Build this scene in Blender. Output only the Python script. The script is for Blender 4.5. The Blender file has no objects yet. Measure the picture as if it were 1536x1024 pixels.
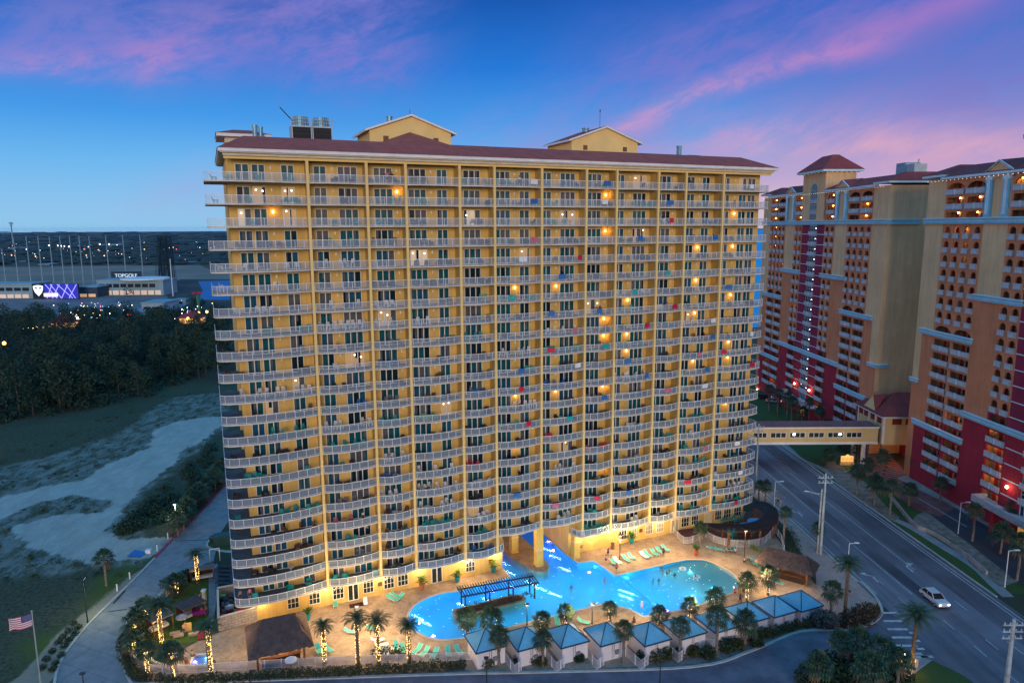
import bpy, bmesh, math, random
from math import pi, sin, cos, tan, radians, sqrt, atan2, asin, hypot
from mathutils import Vector, Matrix
random.seed(7)
scene = bpy.context.scene
COL = scene.collection

# ---------------------------------------------------------------- survey of the site (metres)
CAM_H, PITCH, ROLL, FPX = 58.24, .1619, -.0047, 1050.0
TX, TY, TH = -39.155, 94.302, .4065          # tower frame: origin and heading
def ray(px, py):
    a, b = px-768, py-512
    x = a*cos(ROLL)+b*sin(ROLL); y = -a*sin(ROLL)+b*cos(ROLL)
    r = x/FPX; u = -y/FPX
    c, s = cos(PITCH), sin(PITCH)
    return (r, c+u*s, -s+u*c)
def at(px, py, z=0.0):
    d = ray(px, py); t = (z-CAM_H)/d[2]
    return (d[0]*t, d[1]*t)
def deep(px, py, Y):
    d = ray(px, py); t = Y/d[1]
    return (d[0]*t, CAM_H+d[2]*t)
def W(s, d):                                  # tower frame -> world
    return (TX+s*cos(TH)-d*sin(TH), TY+s*sin(TH)+d*cos(TH))
def L(x, y):                                  # world -> tower frame
    x -= TX; y -= TY
    return (x*cos(TH)+y*sin(TH), -x*sin(TH)+y*cos(TH))
def Lp(px, py, z=0.0): return L(*at(px, py, z))
NBX, NBY = 93.6, 142.0
_n = hypot(.045, 1); NE = (.045/_n, -1/_n); NN = (1/_n, .045/_n)
NTH = atan2(NE[1], NE[0])
def NW(s, d): return (NBX+NE[0]*s+NN[0]*d, NBY+NE[1]*s+NN[1]*d)

# ---------------------------------------------------------------- colour and material helpers
def lin(r, g=None, b=None):
    if g is None: r, g, b = r
    f = lambda v: (v/255/12.92) if v/255 <= .04045 else ((v/255+.055)/1.055)**2.4
    return (f(r), f(g), f(b))
MATS = {}
def mat(name, col, rough=.8, var=.15, scale=.6, bump=0.0, bscale=8.0, metal=0.0, spec=.35, col2=None, emit=0, ecol=None):
    if name in MATS: return MATS[name]
    m = bpy.data.materials.new(name); m.use_nodes = True; MATS[name] = m
    nt = m.node_tree; N = nt.nodes; K = nt.links
    b = N['Principled BSDF']
    b.inputs['Roughness'].default_value = rough
    b.inputs['Metallic'].default_value = metal
    b.inputs['Specular IOR Level'].default_value = spec
    tc = N.new('ShaderNodeTexCoord'); nz = N.new('ShaderNodeTexNoise')
    nz.inputs['Scale'].default_value = scale; nz.inputs['Detail'].default_value = 6; nz.inputs['Roughness'].default_value = .65
    K.new(tc.outputs['Object'], nz.inputs['Vector'])
    rp = N.new('ShaderNodeValToRGB')
    c2 = col2 or tuple(max(0, c*(1-2*var)) for c in col)
    c1 = col if col2 else tuple(min(1, c*(1+var)) for c in col)
    rp.color_ramp.elements[0].position = .33; rp.color_ramp.elements[1].position = .68
    rp.color_ramp.elements[0].color = (*c2, 1); rp.color_ramp.elements[1].color = (*c1, 1)
    K.new(nz.outputs['Fac'], rp.inputs['Fac']); K.new(rp.outputs['Color'], b.inputs['Base Color'])
    if bump:
        n2 = N.new('ShaderNodeTexNoise'); n2.inputs['Scale'].default_value = bscale; n2.inputs['Detail'].default_value = 3
        K.new(tc.outputs['Object'], n2.inputs['Vector'])
        bp = N.new('ShaderNodeBump'); bp.inputs['Strength'].default_value = bump; bp.inputs['Distance'].default_value = .1
        K.new(n2.outputs['Fac'], bp.inputs['Height']); K.new(bp.outputs['Normal'], b.inputs['Normal'])
    if emit:
        b.inputs['Emission Color'].default_value = (*(ecol or col), 1); b.inputs['Emission Strength'].default_value = emit
    return m
def brickmat(name, c1, c2, mortar, scale, rough=.8, bw=.5, rh=.25, ms=.02, rot=0.0, bump=.3, dirt=.35, vert=False):
    if name in MATS: return MATS[name]
    m = mat(name, c1, rough); nt = m.node_tree; N = nt.nodes; K = nt.links; b = N['Principled BSDF']
    tc = N['Texture Coordinate']; mp = N.new('ShaderNodeMapping'); mp.inputs['Rotation'].default_value = (pi/2 if vert else 0, 0, rot)
    K.new(tc.outputs['Object'], mp.inputs['Vector'])
    br = N.new('ShaderNodeTexBrick'); br.inputs['Scale'].default_value = scale
    br.inputs['Color1'].default_value = (*c1, 1); br.inputs['Color2'].default_value = (*c2, 1); br.inputs['Mortar'].default_value = (*mortar, 1)
    br.inputs['Brick Width'].default_value = bw; br.inputs['Row Height'].default_value = rh; br.inputs['Mortar Size'].default_value = ms
    K.new(mp.outputs['Vector'], br.inputs['Vector'])
    nz = N['Noise Texture']; mr = N.new('ShaderNodeMapRange'); mr.inputs['From Min'].default_value = .3; mr.inputs['From Max'].default_value = .7
    mr.inputs['To Min'].default_value = 1-dirt; mr.inputs['To Max'].default_value = 1.1
    K.new(nz.outputs['Fac'], mr.inputs['Value'])
    mx = N.new('ShaderNodeVectorMath'); mx.operation = 'SCALE'
    K.new(br.outputs['Color'], mx.inputs[0]); K.new(mr.outputs['Result'], mx.inputs['Scale'])
    K.new(mx.outputs['Vector'], b.inputs['Base Color'])
    bp = N.new('ShaderNodeBump'); bp.inputs['Strength'].default_value = bump; bp.inputs['Distance'].default_value = .03
    K.new(br.outputs['Fac'], bp.inputs['Height']); bp.invert = True; K.new(bp.outputs['Normal'], b.inputs['Normal'])
    return m
def stripemat(name, c1, c2, scale, axis='X', rough=.6, bump=.6, metal=0.0, dirt=.3, sharp=(.35, .6)):
    """ribbed surface: roof tiles, standing seams, boards"""
    if name in MATS: return MATS[name]
    m = mat(name, c1, rough, metal=metal); nt = m.node_tree; N = nt.nodes; K = nt.links; b = N['Principled BSDF']
    tc = N['Texture Coordinate']
    wv = N.new('ShaderNodeTexWave'); wv.bands_direction = axis; wv.inputs['Scale'].default_value = scale
    wv.inputs['Distortion'].default_value = .15; K.new(tc.outputs['Object'], wv.inputs['Vector'])
    rp = N['Color Ramp']; nz = N['Noise Texture']
    rp.color_ramp.elements[0].color = (*c2, 1); rp.color_ramp.elements[1].color = (*c1, 1)
    rp.color_ramp.elements[0].position = sharp[0]; rp.color_ramp.elements[1].position = sharp[1]
    K.new(wv.outputs['Fac'], rp.inputs['Fac'])
    mr = N.new('ShaderNodeMapRange'); mr.inputs['From Min'].default_value = .3; mr.inputs['From Max'].default_value = .7
    mr.inputs['To Min'].default_value = 1-dirt; mr.inputs['To Max'].default_value = 1.1
    K.new(nz.outputs['Fac'], mr.inputs['Value'])
    mx = N.new('ShaderNodeVectorMath'); mx.operation = 'SCALE'
    K.new(rp.outputs['Color'], mx.inputs[0]); K.new(mr.outputs['Result'], mx.inputs['Scale']); K.new(mx.outputs['Vector'], b.inputs['Base Color'])
    bp = N.new('ShaderNodeBump'); bp.inputs['Strength'].default_value = bump; bp.inputs['Distance'].default_value = .06
    K.new(wv.outputs['Fac'], bp.inputs['Height']); K.new(bp.outputs['Normal'], b.inputs['Normal'])
    return m
def streak(m, amt=.18, sc=(1.2,1.2,.10), lo=.35, hi=.7):
    """rain streaks, wheel tracks: a stretched noise that darkens the base colour"""
    nt = m.node_tree; N = nt.nodes; K = nt.links; b = N['Principled BSDF']; src = b.inputs['Base Color'].links[0].from_socket
    tc = N['Texture Coordinate']; mp = N.new('ShaderNodeMapping'); mp.inputs['Scale'].default_value = sc; K.new(tc.outputs['Object'], mp.inputs[0])
    nz = N.new('ShaderNodeTexNoise'); nz.inputs['Scale'].default_value = 1; nz.inputs['Detail'].default_value = 5; nz.inputs['Roughness'].default_value = .7; K.new(mp.outputs[0], nz.inputs['Vector'])
    mr = N.new('ShaderNodeMapRange'); mr.inputs['From Min'].default_value = lo; mr.inputs['From Max'].default_value = hi; mr.inputs['To Min'].default_value = 1-amt; mr.inputs['To Max'].default_value = 1+amt*.4
    K.new(nz.outputs['Fac'], mr.inputs['Value']); mx = N.new('ShaderNodeVectorMath'); mx.operation = 'SCALE'; K.new(src, mx.inputs[0]); K.new(mr.outputs['Result'], mx.inputs['Scale']); K.new(mx.outputs['Vector'], b.inputs['Base Color'])
    return m
def emis(name, col, strength):
    if name in MATS: return MATS[name]
    m = bpy.data.materials.new(name); m.use_nodes = True; MATS[name] = m
    b = m.node_tree.nodes['Principled BSDF']
    b.inputs['Base Color'].default_value = (*[c*.5 for c in col], 1)
    b.inputs['Emission Color'].default_value = (*col, 1); b.inputs['Emission Strength'].default_value = strength
    return m

# ---------------------------------------------------------------- mesh helpers
class MB:
    """collects faces and links them as one mesh object"""
    def __init__(s): s.v = []; s.f = []; s.m = []; s.mats = []
    def mi(s, m):
        if m not in s.mats: s.mats.append(m)
        return s.mats.index(m)
    def face(s, pts, m):
        n = len(s.v); s.v.extend(pts); s.f.append(tuple(range(n, n+len(pts)))); s.m.append(s.mi(m))
    def box(s, x0, x1, y0, y1, z0, z1, m, bot=True):
        n = len(s.v); i = s.mi(m)
        s.v += [(x0,y0,z0),(x1,y0,z0),(x1,y1,z0),(x0,y1,z0),(x0,y0,z1),(x1,y0,z1),(x1,y1,z1),(x0,y1,z1)]
        F = [(4,5,6,7),(0,1,5,4),(1,2,6,5),(2,3,7,6),(3,0,4,7)]+([(3,2,1,0)] if bot else [])
        for f in F: s.f.append(tuple(n+k for k in f)); s.m.append(i)
    def bar(s, a, b, w, h, m, up=(0,0,1)):
        a, b = Vector(a), Vector(b); d = b-a
        if d.length < 1e-6: return
        d.normalize(); u = Vector(up)
        if abs(d.dot(u)) > .95: u = Vector((0,1,0)) if abs(d.y) < .9 else Vector((1,0,0))
        sd = d.cross(u).normalized(); uu = sd.cross(d)
        n = len(s.v); i = s.mi(m)
        for p in (a, b):
            for q, r in ((-1,-1),(1,-1),(1,1),(-1,1)): s.v.append(tuple(p+sd*(q*w/2)+uu*(r*h/2)))
        for f in ((0,1,5,4),(1,2,6,5),(2,3,7,6),(3,0,4,7),(3,2,1,0),(4,5,6,7)): s.f.append(tuple(n+k for k in f)); s.m.append(i)
    def tube(s, pts, rad, m, n=8, cap=True):
        pts = [Vector(p) for p in pts]
        if not hasattr(rad, '__len__'): rad = [rad]*len(pts)
        base = len(s.v); i = s.mi(m)
        for k, p in enumerate(pts):
            d = (pts[min(k+1, len(pts)-1)]-pts[max(k-1, 0)]).normalized()
            u = Vector((0,0,1)) if abs(d.z) < .9 else Vector((1,0,0))
            a = d.cross(u).normalized(); b = d.cross(a)
            for q in range(n):
                t = 2*pi*q/n; s.v.append(tuple(p+(a*cos(t)+b*sin(t))*rad[k]))
        for k in range(len(pts)-1):
            for q in range(n):
                s.f.append((base+k*n+q, base+k*n+(q+1)%n, base+(k+1)*n+(q+1)%n, base+(k+1)*n+q)); s.m.append(i)
        if cap:
            s.f.append(tuple(base+q for q in range(n))[::-1]); s.m.append(i)
            e = base+(len(pts)-1)*n; s.f.append(tuple(e+q for q in range(n))); s.m.append(i)
    def cyl(s, x, y, z0, z1, r, m, n=10, r2=None): s.tube([(x,y,z0),(x,y,z1)], [r, r if r2 is None else r2], m, n)
    def prism(s, poly, z0, z1, m, mtop=None, mbot=None):
        """poly: list of (x,y)"""
        n = len(poly)
        s.face([(x,y,z1) for x,y in poly], mtop or m)
        s.face([(x,y,z0) for x,y in poly][::-1], mbot or m)
        for k in range(n):
            a, b = poly[k], poly[(k+1)%n]
            s.face([(a[0],a[1],z0),(b[0],b[1],z0),(b[0],b[1],z1),(a[0],a[1],z1)], m)
    def ball(s, x, y, z, rx, ry, rz, m, nu=8, nv=5):
        rows = []
        for j in range(1, nv):
            t = pi*j/nv; rows.append([(x+rx*sin(t)*cos(2*pi*i/nu), y+ry*sin(t)*sin(2*pi*i/nu), z+rz*cos(t)) for i in range(nu)])
        for i in range(nu):
            s.face([(x,y,z+rz), rows[0][i], rows[0][(i+1)%nu]], m)
            s.face([(x,y,z-rz), rows[-1][(i+1)%nu], rows[-1][i]], m)
            for j in range(nv-2): s.face([rows[j][i], rows[j+1][i], rows[j+1][(i+1)%nu], rows[j][(i+1)%nu]], m)
    def hip(s, x0, x1, y0, y1, z0, z1, inset, m, ex=None, ey=None):
        """hip roof; ridge inset from x ends; ey: inset in y (default centre)"""
        ix = inset if ex is None else ex; ym = (y1-y0)/2 if ey is None else ey
        A=(x0,y0,z0);B=(x1,y0,z0);C=(x1,y1,z0);D=(x0,y1,z0)
        a=(x0+ix,y0+ym,z1);b=(x1-ix,y0+ym,z1);c=(x1-ix,y1-ym,z1);d=(x0+ix,y1-ym,z1)
        if abs(y0+ym-(y1-ym)) < .01:
            if abs(b[0]-a[0]) < .01:
                for f in ([A,B,a],[B,C,a],[C,D,a],[D,A,a]): s.face(f, m)
            else:
                s.face([A,B,b,a], m); s.face([B,C,b], m); s.face([C,D,a,b], m); s.face([D,A,a], m)
        else:
            s.face([A,B,b,a], m); s.face([B,C,c,b], m); s.face([C,D,d,c], m); s.face([D,A,a,d], m); s.face([a,b,c,d], m)
    def add(s, o, dx=0, dy=0, dz=0, rz=0, sc=1):
        n = len(s.v); c_, s_ = cos(rz)*sc, sin(rz)*sc
        s.v += [(x*c_-y*s_+dx, x*s_+y*c_+dy, z*sc+dz) for x,y,z in o.v]
        mp = [s.mi(m) for m in o.mats]
        s.f += [tuple(k+n for k in f) for f in o.f]; s.m += [mp[i] for i in o.m]
    def mesh(s, name, smooth=False):
        me = bpy.data.meshes.new(name); me.from_pydata(s.v, [], s.f)
        for m in s.mats: me.materials.append(m)
        me.polygons.foreach_set('material_index', s.m)
        if smooth: me.polygons.foreach_set('use_smooth', [True]*len(s.f))
        me.update(); return me
    def build(s, name, parent=None, smooth=False, kind=None, label=None):
        o = bpy.data.objects.new(name, s.mesh(name, smooth)); COL.objects.link(o)
        if parent: o.parent = parent
        if kind: o['kind'] = kind
        if label: o['label'] = label
        return o
def tag(o, label, cat, group=None, kind=None):
    o['label'] = label; o['category'] = cat
    if group: o['group'] = group
    if kind: o['kind'] = kind
    return o
def thing(name, label, cat, loc=(0,0,0), rz=0.0, group=None):
    o = bpy.data.objects.new(name, None); COL.objects.link(o); o.empty_display_size = .3
    o.location = loc; o.rotation_euler = (0, 0, rz)
    return tag(o, label, cat, group)
def single(mb, name, label, cat, loc=(0,0,0), rz=0.0, group=None, smooth=False, kind=None):
    o = mb.build(name, smooth=smooth); o.location = loc; o.rotation_euler = (0,0,rz)
    return tag(o, label, cat, group, kind)
def setting(mb, name, kind='structure', **k):
    o = mb.build(name, **k); o['kind'] = kind; return o
def dup(root, loc, rz=0.0, label=None, sc=1.0, cat=None):
    def cp(o, par):
        c = o.copy(); COL.objects.link(c)
        if par: c.parent = par
        for ch in list(o.children): cp(ch, c)
        return c
    r = cp(root, None); r.location = loc; r.rotation_euler = (0,0,rz); r.scale = (sc,sc,sc)
    if label: r['label'] = label
    if cat: r['category'] = cat
    return r
class Proto:
    """first placement moves the original, the later ones copy it"""
    def __init__(s, root): s.root = root; s.used = False
    def place(s, loc, rz=0.0, label=None, sc=1.0, group=None):
        if not s.used:
            s.used = True; r = s.root; r.location = loc; r.rotation_euler = (0,0,rz); r.scale = (sc,sc,sc)
            if label: r['label'] = label
        else: r = dup(s.root, loc, rz, label, sc)
        if group: r['group'] = group
        return r
ORD = ['first','second','third','fourth','fifth','sixth','seventh','eighth','ninth','tenth','eleventh','twelfth','thirteenth','fourteenth',
       'fifteenth','sixteenth','seventeenth','eighteenth','nineteenth','twentieth','twenty-first','twenty-second','twenty-third','twenty-fourth','twenty-fifth',
       'twenty-sixth','twenty-seventh','twenty-eighth','twenty-ninth','thirtieth']
NLIGHT = [0]
def lamp(loc, power, col=(1,.62,.25), r=.15, parent=None, typ='POINT'):
    l = bpy.data.lights.new('glow', typ); l.energy = power; l.color = col; l.shadow_soft_size = r
    o = bpy.data.objects.new('glow', l); COL.objects.link(o); o.location = loc; NLIGHT[0] += 1
    if parent: o.parent = parent
    return o
def text_mesh(txt, size, depth, m):
    cu = bpy.data.curves.new('letters', 'FONT'); cu.body = txt; cu.size = size; cu.extrude = depth; cu.align_x = 'CENTER'; cu.align_y = 'CENTER'
    tmp = bpy.data.objects.new('letters', cu); COL.objects.link(tmp)
    dg = bpy.context.evaluated_depsgraph_get(); me = bpy.data.meshes.new_from_object(tmp.evaluated_get(dg))
    bpy.data.objects.remove(tmp); me.materials.clear(); me.materials.append(m)
    o = bpy.data.objects.new('lettering', me); COL.objects.link(o); return o
def sheet(poly, z, m, name, kind='structure', jag=0.0, step=3.0):
    """flat ground patch from a world polygon (list of xy)"""
    if jag:
        q = []
        for k in range(len(poly)):
            a, b = poly[k], poly[(k+1)%len(poly)]; n = max(1, int(hypot(b[0]-a[0], b[1]-a[1])/step))
            for i in range(n):
                t = i/n; q.append((a[0]+(b[0]-a[0])*t+random.uniform(-jag,jag), a[1]+(b[1]-a[1])*t+random.uniform(-jag,jag)))
        poly = q
    mb = MB(); ar = sum(poly[k][0]*poly[(k+1)%len(poly)][1]-poly[(k+1)%len(poly)][0]*poly[k][1] for k in range(len(poly)))
    if ar < 0: poly = poly[::-1]
    mb.face([(x,y,z) for x,y in poly], m)
    return setting(mb, name, kind)
def smoothpoly(pts, n=6, closed=True):
    """Catmull-Rom through points"""
    out = []; N_ = len(pts)
    rng = range(N_) if closed else range(N_-1)
    for k in rng:
        if closed: p0,p1,p2,p3 = pts[(k-1)%N_],pts[k],pts[(k+1)%N_],pts[(k+2)%N_]
        else: p0,p1,p2,p3 = pts[max(k-1,0)],pts[k],pts[k+1],pts[min(k+2,N_-1)]
        for i in range(n):
            t = i/n
            out.append(tuple(.5*((2*p1[j])+(-p0[j]+p2[j])*t+(2*p0[j]-5*p1[j]+4*p2[j]-p3[j])*t*t+(-p0[j]+3*p1[j]-3*p2[j]+p3[j])*t**3) for j in range(2)))
    if not closed: out.append(tuple(pts[-1][:2]))
    return out
def wrapyaw(a): return atan2(sin(a), cos(a))
# ---------------------------------------------------------------- camera, sky, sun
cam = bpy.data.cameras.new('camera'); co = bpy.data.objects.new('camera', cam); COL.objects.link(co); scene.camera = co
cam.sensor_width = 36; cam.sensor_fit = 'HORIZONTAL'; cam.lens = FPX/1536*36; cam.clip_end = 60000; cam.clip_start = .5
co.rotation_mode = 'XYZ'; co.matrix_world = Matrix.Translation((0,0,CAM_H)) @ Matrix.Rotation(pi/2-PITCH, 4, 'X') @ Matrix.Rotation(-.0047, 4, 'Z')
scene.view_settings.view_transform = 'Standard'; scene.view_settings.look = 'None'; scene.view_settings.exposure = 0; scene.view_settings.gamma = 1
w = bpy.data.worlds.new('World'); scene.world = w; w.use_nodes = True
N = w.node_tree.nodes; K = w.node_tree.links; N.clear()
def val(x): return x
def M(op, a, b=None, c=None, clamp=False):
    n = N.new('ShaderNodeMath'); n.operation = op; n.use_clamp = clamp
    for i, v in enumerate((a, b, c)):
        if v is None: continue
        if isinstance(v, (int, float)): n.inputs[i].default_value = v
        else: K.new(v, n.inputs[i])
    return n.outputs[0]
def smooth(v, lo, hi):
    n = N.new('ShaderNodeMapRange'); n.interpolation_type = 'SMOOTHSTEP'; K.new(v, n.inputs['Value'])
    n.inputs['From Min'].default_value = lo; n.inputs['From Max'].default_value = hi; return n.outputs['Result']
def cmix(f, a, b):
    n = N.new('ShaderNodeMix'); n.data_type = 'RGBA'
    if isinstance(f, (int, float)): n.inputs[0].default_value = f
    else: K.new(f, n.inputs[0])
    for i, v in ((6, a), (7, b)):
        if isinstance(v, tuple): n.inputs[i].default_value = (*v, 1)
        else: K.new(v, n.inputs[i])
    return n.outputs[2]
def ramp(v, stops):
    n = N.new('ShaderNodeValToRGB'); K.new(v, n.inputs[0]); e = n.color_ramp.elements
    e[0].position = stops[0][0]; e[0].color = (*lin(stops[0][1]), 1); e[1].position = stops[-1][0]; e[1].color = (*lin(stops[-1][1]), 1)
    for p, c in stops[1:-1]:
        q = e.new(p); q.color = (*lin(c), 1)
    return n.outputs[0]
tc = N.new('ShaderNodeTexCoord'); sep = N.new('ShaderNodeSeparateXYZ'); K.new(tc.outputs['Generated'], sep.inputs[0])
X_, Y_, Z_ = sep.outputs
az = M('MULTIPLY', M('ARCTAN2', X_, Y_), 180/pi); el = M('MULTIPLY', M('ARCSINE', Z_), 180/pi)
def azel(px, py):
    d = ray(px, py); n = sqrt(d[0]**2+d[1]**2+d[2]**2); return (math.degrees(atan2(d[0], d[1])), math.degrees(asin(d[2]/n)))
cmb = N.new('ShaderNodeCombineXYZ'); K.new(az, cmb.inputs[0]); K.new(el, cmb.inputs[1])
def noise(scx, scy, rot, detail=5, w_=0.0, rough=.55):
    mp = N.new('ShaderNodeMapping'); mp.inputs['Rotation'].default_value = (0,0,rot); mp.inputs['Scale'].default_value = (scx,scy,1); mp.inputs['Location'].default_value = (w_,w_*.7,0)
    # rotate first, then stretch
    m0 = N.new('ShaderNodeMapping'); m0.inputs['Rotation'].default_value = (0,0,rot); K.new(cmb.outputs[0], m0.inputs[0]); mp.inputs['Rotation'].default_value = (0,0,0)
    K.new(m0.outputs[0], mp.inputs[0]); nz = N.new('ShaderNodeTexNoise'); nz.inputs['Scale'].default_value = 1; nz.inputs['Detail'].default_value = detail; nz.inputs['Roughness'].default_value = rough
    nz.inputs['Distortion'].default_value = .4
    K.new(mp.outputs[0], nz.inputs['Vector']); return nz.outputs['Fac']
n_big = noise(.045, .09, -.35, 3, 3.1); n_str = noise(.075, .24, -.42, 8, 9.3, .68); n_soft = noise(.06, .16, -.1, 5, 5.2)
e01 = M('DIVIDE', el, 40.0, clamp=True)
left = ramp(e01, [(0.0,(146,200,236)),(.04,(138,194,236)),(.12,(104,180,238)),(.2,(62,152,232)),(.3,(26,118,214)),(.42,(10,84,176)),(.62,(10,66,150)),(1,(16,60,132))])
right = ramp(e01, [(0.0,(228,192,198)),(.05,(216,178,200)),(.10,(178,160,208)),(.17,(132,142,210)),(.26,(88,122,206)),(.4,(34,98,196)),(.62,(18,70,158)),(1,(16,60,132))])
side = smooth(M('ADD', az, M('MULTIPLY', M('SUBTRACT', n_big, .5), 34)), -1, 25)
sky = cmix(side, left, right)
# pink cirrus: bands of cloud lying along given headings, broken up by noise
def band(p, q, wid, fade=.25):
    (a0,e0),(a1,e1) = azel(*p), azel(*q); dx, dy = a1-a0, e1-e0; ll = hypot(dx,dy); dx/=ll; dy/=ll
    u = M('ADD', M('MULTIPLY', M('SUBTRACT', az, a0), dx), M('MULTIPLY', M('SUBTRACT', el, e0), dy))
    v = M('ADD', M('MULTIPLY', M('SUBTRACT', az, a0), -dy), M('MULTIPLY', M('SUBTRACT', el, e0), dx))
    v = M('ADD', v, M('MULTIPLY', M('SUBTRACT', n_soft, .5), wid*2.6))
    g = M('POWER', 2.718, M('MULTIPLY', M('POWER', M('DIVIDE', M('ABSOLUTE', v), wid), 1.6), -1))
    w1 = M('MULTIPLY', smooth(u, -fade*ll, fade*ll), M('SUBTRACT', 1, smooth(u, ll*(1-fade), ll*(1+fade))))
    return M('MULTIPLY', g, w1)
tex = smooth(M('ADD', M('MULTIPLY', n_str, .6), M('MULTIPLY', noise(.22, .5, -.3, 8, 2.2, .7), .4)), .40, .60); texs = M('ADD', M('MULTIPLY', tex, .8), .2)
def addcloud(sky, p, q, wid, col, amt, fade=.3, t=texs):
    return cmix(M('MULTIPLY', M('MULTIPLY', band(p,q,wid,fade), t), amt, clamp=True), sky, lin(col))
sky = addcloud(sky, (380,40), (640,30), 4.0, (110,120,204), .75, .4)
sky = addcloud(sky, (-60,60), (330,20), 2.6, (132,126,204), .7)
sky = addcloud(sky, (-80,108), (300,86), 1.05, (196,138,200), .75)
sky = addcloud(sky, (200,88), (420,30), 1.5, (176,130,200), .5)
sky = addcloud(sky, (430,80), (590,60), 2.6, (150,126,204), .65, .5)
sky = addcloud(sky, (620,300), (1000,170), 3.4, (150,138,206), .6, .5)
sky = addcloud(sky, (880,130), (1500,-40), 3.0, (134,116,200), .55)
sky = addcloud(sky, (1330,160), (1700,100), 3.6, (124,112,194), .7, .5)
sky = addcloud(sky, (905,200), (1130,112), .8, (214,152,198), .85)
sky = addcloud(sky, (1080,128), (1330,52), .8, (200,140,200), .75)
sky = addcloud(sky, (1250,70), (1520,-20), .9, (170,120,196), .6)
sky = addcloud(sky, (1000,215), (1300,190), 1.6, (206,156,202), .6, .5)
sky = addcloud(sky, (1180,225), (1600,215), 1.6, (228,170,192), .8, .5)
sky = addcloud(sky, (220,290), (420,255), 1.6, (160,168,220), .5, .5)
# behind the viewer: after-glow of the set sun, dome blue above
rear = ramp(e01, [(0.0,(240,196,170)),(.12,(226,180,176)),(.3,(170,160,196)),(.55,(80,150,215)),(1,(24,70,150))])
sky = cmix(smooth(M('MULTIPLY', Y_, -1), -.15, .35), sky, rear)
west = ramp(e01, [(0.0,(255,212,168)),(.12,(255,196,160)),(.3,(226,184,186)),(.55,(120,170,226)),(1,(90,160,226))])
wb = N.new('ShaderNodeVectorMath'); wb.operation = 'SCALE'; K.new(west, wb.inputs[0]); wb.inputs['Scale'].default_value = 1.45  # west sky out of view, brightened to light the facades
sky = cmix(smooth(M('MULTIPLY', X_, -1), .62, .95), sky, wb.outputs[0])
sky = cmix(smooth(el, 24, 50), sky, (.09,.54,1.12))  # unseen overhead sky brightened for more ambient light
sky = cmix(smooth(el, -.6, -2.5), sky, lin(10, 30, 44))
nish = N.new('ShaderNodeTexSky'); nish.sky_type = 'NISHITA'; nish.sun_disc = False; nish.sun_elevation = radians(5); nish.sun_rotation = radians(180)
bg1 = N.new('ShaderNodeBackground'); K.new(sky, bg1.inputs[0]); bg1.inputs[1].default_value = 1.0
bg2 = N.new('ShaderNodeBackground'); K.new(nish.outputs[0], bg2.inputs[0]); bg2.inputs[1].default_value = .004
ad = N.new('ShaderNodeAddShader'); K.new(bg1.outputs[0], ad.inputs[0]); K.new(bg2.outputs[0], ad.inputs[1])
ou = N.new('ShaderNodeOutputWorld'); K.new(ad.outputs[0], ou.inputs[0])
sl = bpy.data.lights.new('sun', 'SUN'); so = bpy.data.objects.new('sun', sl); COL.objects.link(so)
sl.energy = 2.0; sl.angle = radians(24); sl.color = (1.0, .84, .70)
so.rotation_euler = Vector((-.12, 1, -tan(radians(5)))).to_track_quat('-Z', 'Y').to_euler()
# ---------------------------------------------------------------- materials
yellow = mat('ochre stucco', (.70,.47,.145), .85, .09, .18, .12, 30)
streak(yellow, .16)
yellow2 = mat('pale ochre column stucco', (.78,.56,.22), .85, .05, .3)
cream = mat('cream trim', (.62,.56,.44), .7, .08, .8)
white = mat('white painted metal', (.72,.74,.76), .45, .05, 1)
wtrim = mat('white trim', (.70,.71,.72), .6, .06, .6)
slabm = mat('pale slab edge', (.60,.55,.48), .8, .1, .6)
floorm = mat('blue grey balcony floor', (.08,.13,.17), .75, .25, .5)  # dark blue of the balcony shade put into the floor colour
soff = mat('soffit', (.50,.40,.25), .85, .1, .5)
def glassmat(name, col, col2, rough=.06, emit=0, ecol=None):
    m = mat(name, col, rough, .2, .35, spec=.38, col2=col2, emit=emit, ecol=ecol)
    return m
glass = [glassmat('teal door glass', (.010,.12,.15), (.008,.045,.06)), glassmat('dark door glass', (.010,.030,.045), (.003,.010,.016)),
         glassmat('blue door glass', (.015,.11,.20), (.010,.05,.10)), glassmat('curtained door glass', (.13,.14,.15), (.05,.06,.08), .12),
         glassmat('lit door glass', (.3,.2,.1), (.1,.05,.03), .2, .34, (1,.62,.30)), glassmat('bright door glass', (.4,.3,.2), (.2,.1,.05), .2, .45, (1,.78,.52))]
tile = stripemat('red barrel tile', (.62,.125,.075), (.34,.062,.042), 3.0, 'X', .7, .8, dirt=.3)
metal_d = mat('dark metal', (.03,.035,.04), .5, .2, 1)
COLS = [0,12.0,20.17,25.87,34.16,39.81,47.91,55.98,61.73,70.0,75.69,83.84,95]
DW = 2.5; SL, SR = 1.7, 94.3
tower = thing('beachfront_tower', 'tall yellow condominium tower with twenty-one rows of wavy white balconies and a red tiled roof', 'apartment tower', (TX,TY,0), TH)
def zb(n): return 4.3+3*(21-n)
def bulge(s):
    if s < 12:
        P = [(0,-.9),(1.4,-1.15),(3.5,-1.3),(5.2,-1.3),(7.5,-1.05),(9.1,-.78),(11,-.3),(12,.05)]
        for (a,b),(c,d) in zip(P,P[1:]):
            if a <= s <= c: return b+(d-b)*(s-a)/(c-a)
        return -.9
    for a, b in zip(COLS[1:11], COLS[2:12]):
        if a <= s <= b: t = (s-a)/(b-a); return .1-.75*sin(pi*t)**.85*(1+.25*(.5-t))
    t = (s-83.84)/10.2
    return .1-.78*sin(pi*min(1,max(0,t)))**.7
def front(lo, hi):
    pts = []; s = lo
    while s < hi-.01: pts.append((s, bulge(s))); s += .68
    pts.append((hi, bulge(hi))); return pts
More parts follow.
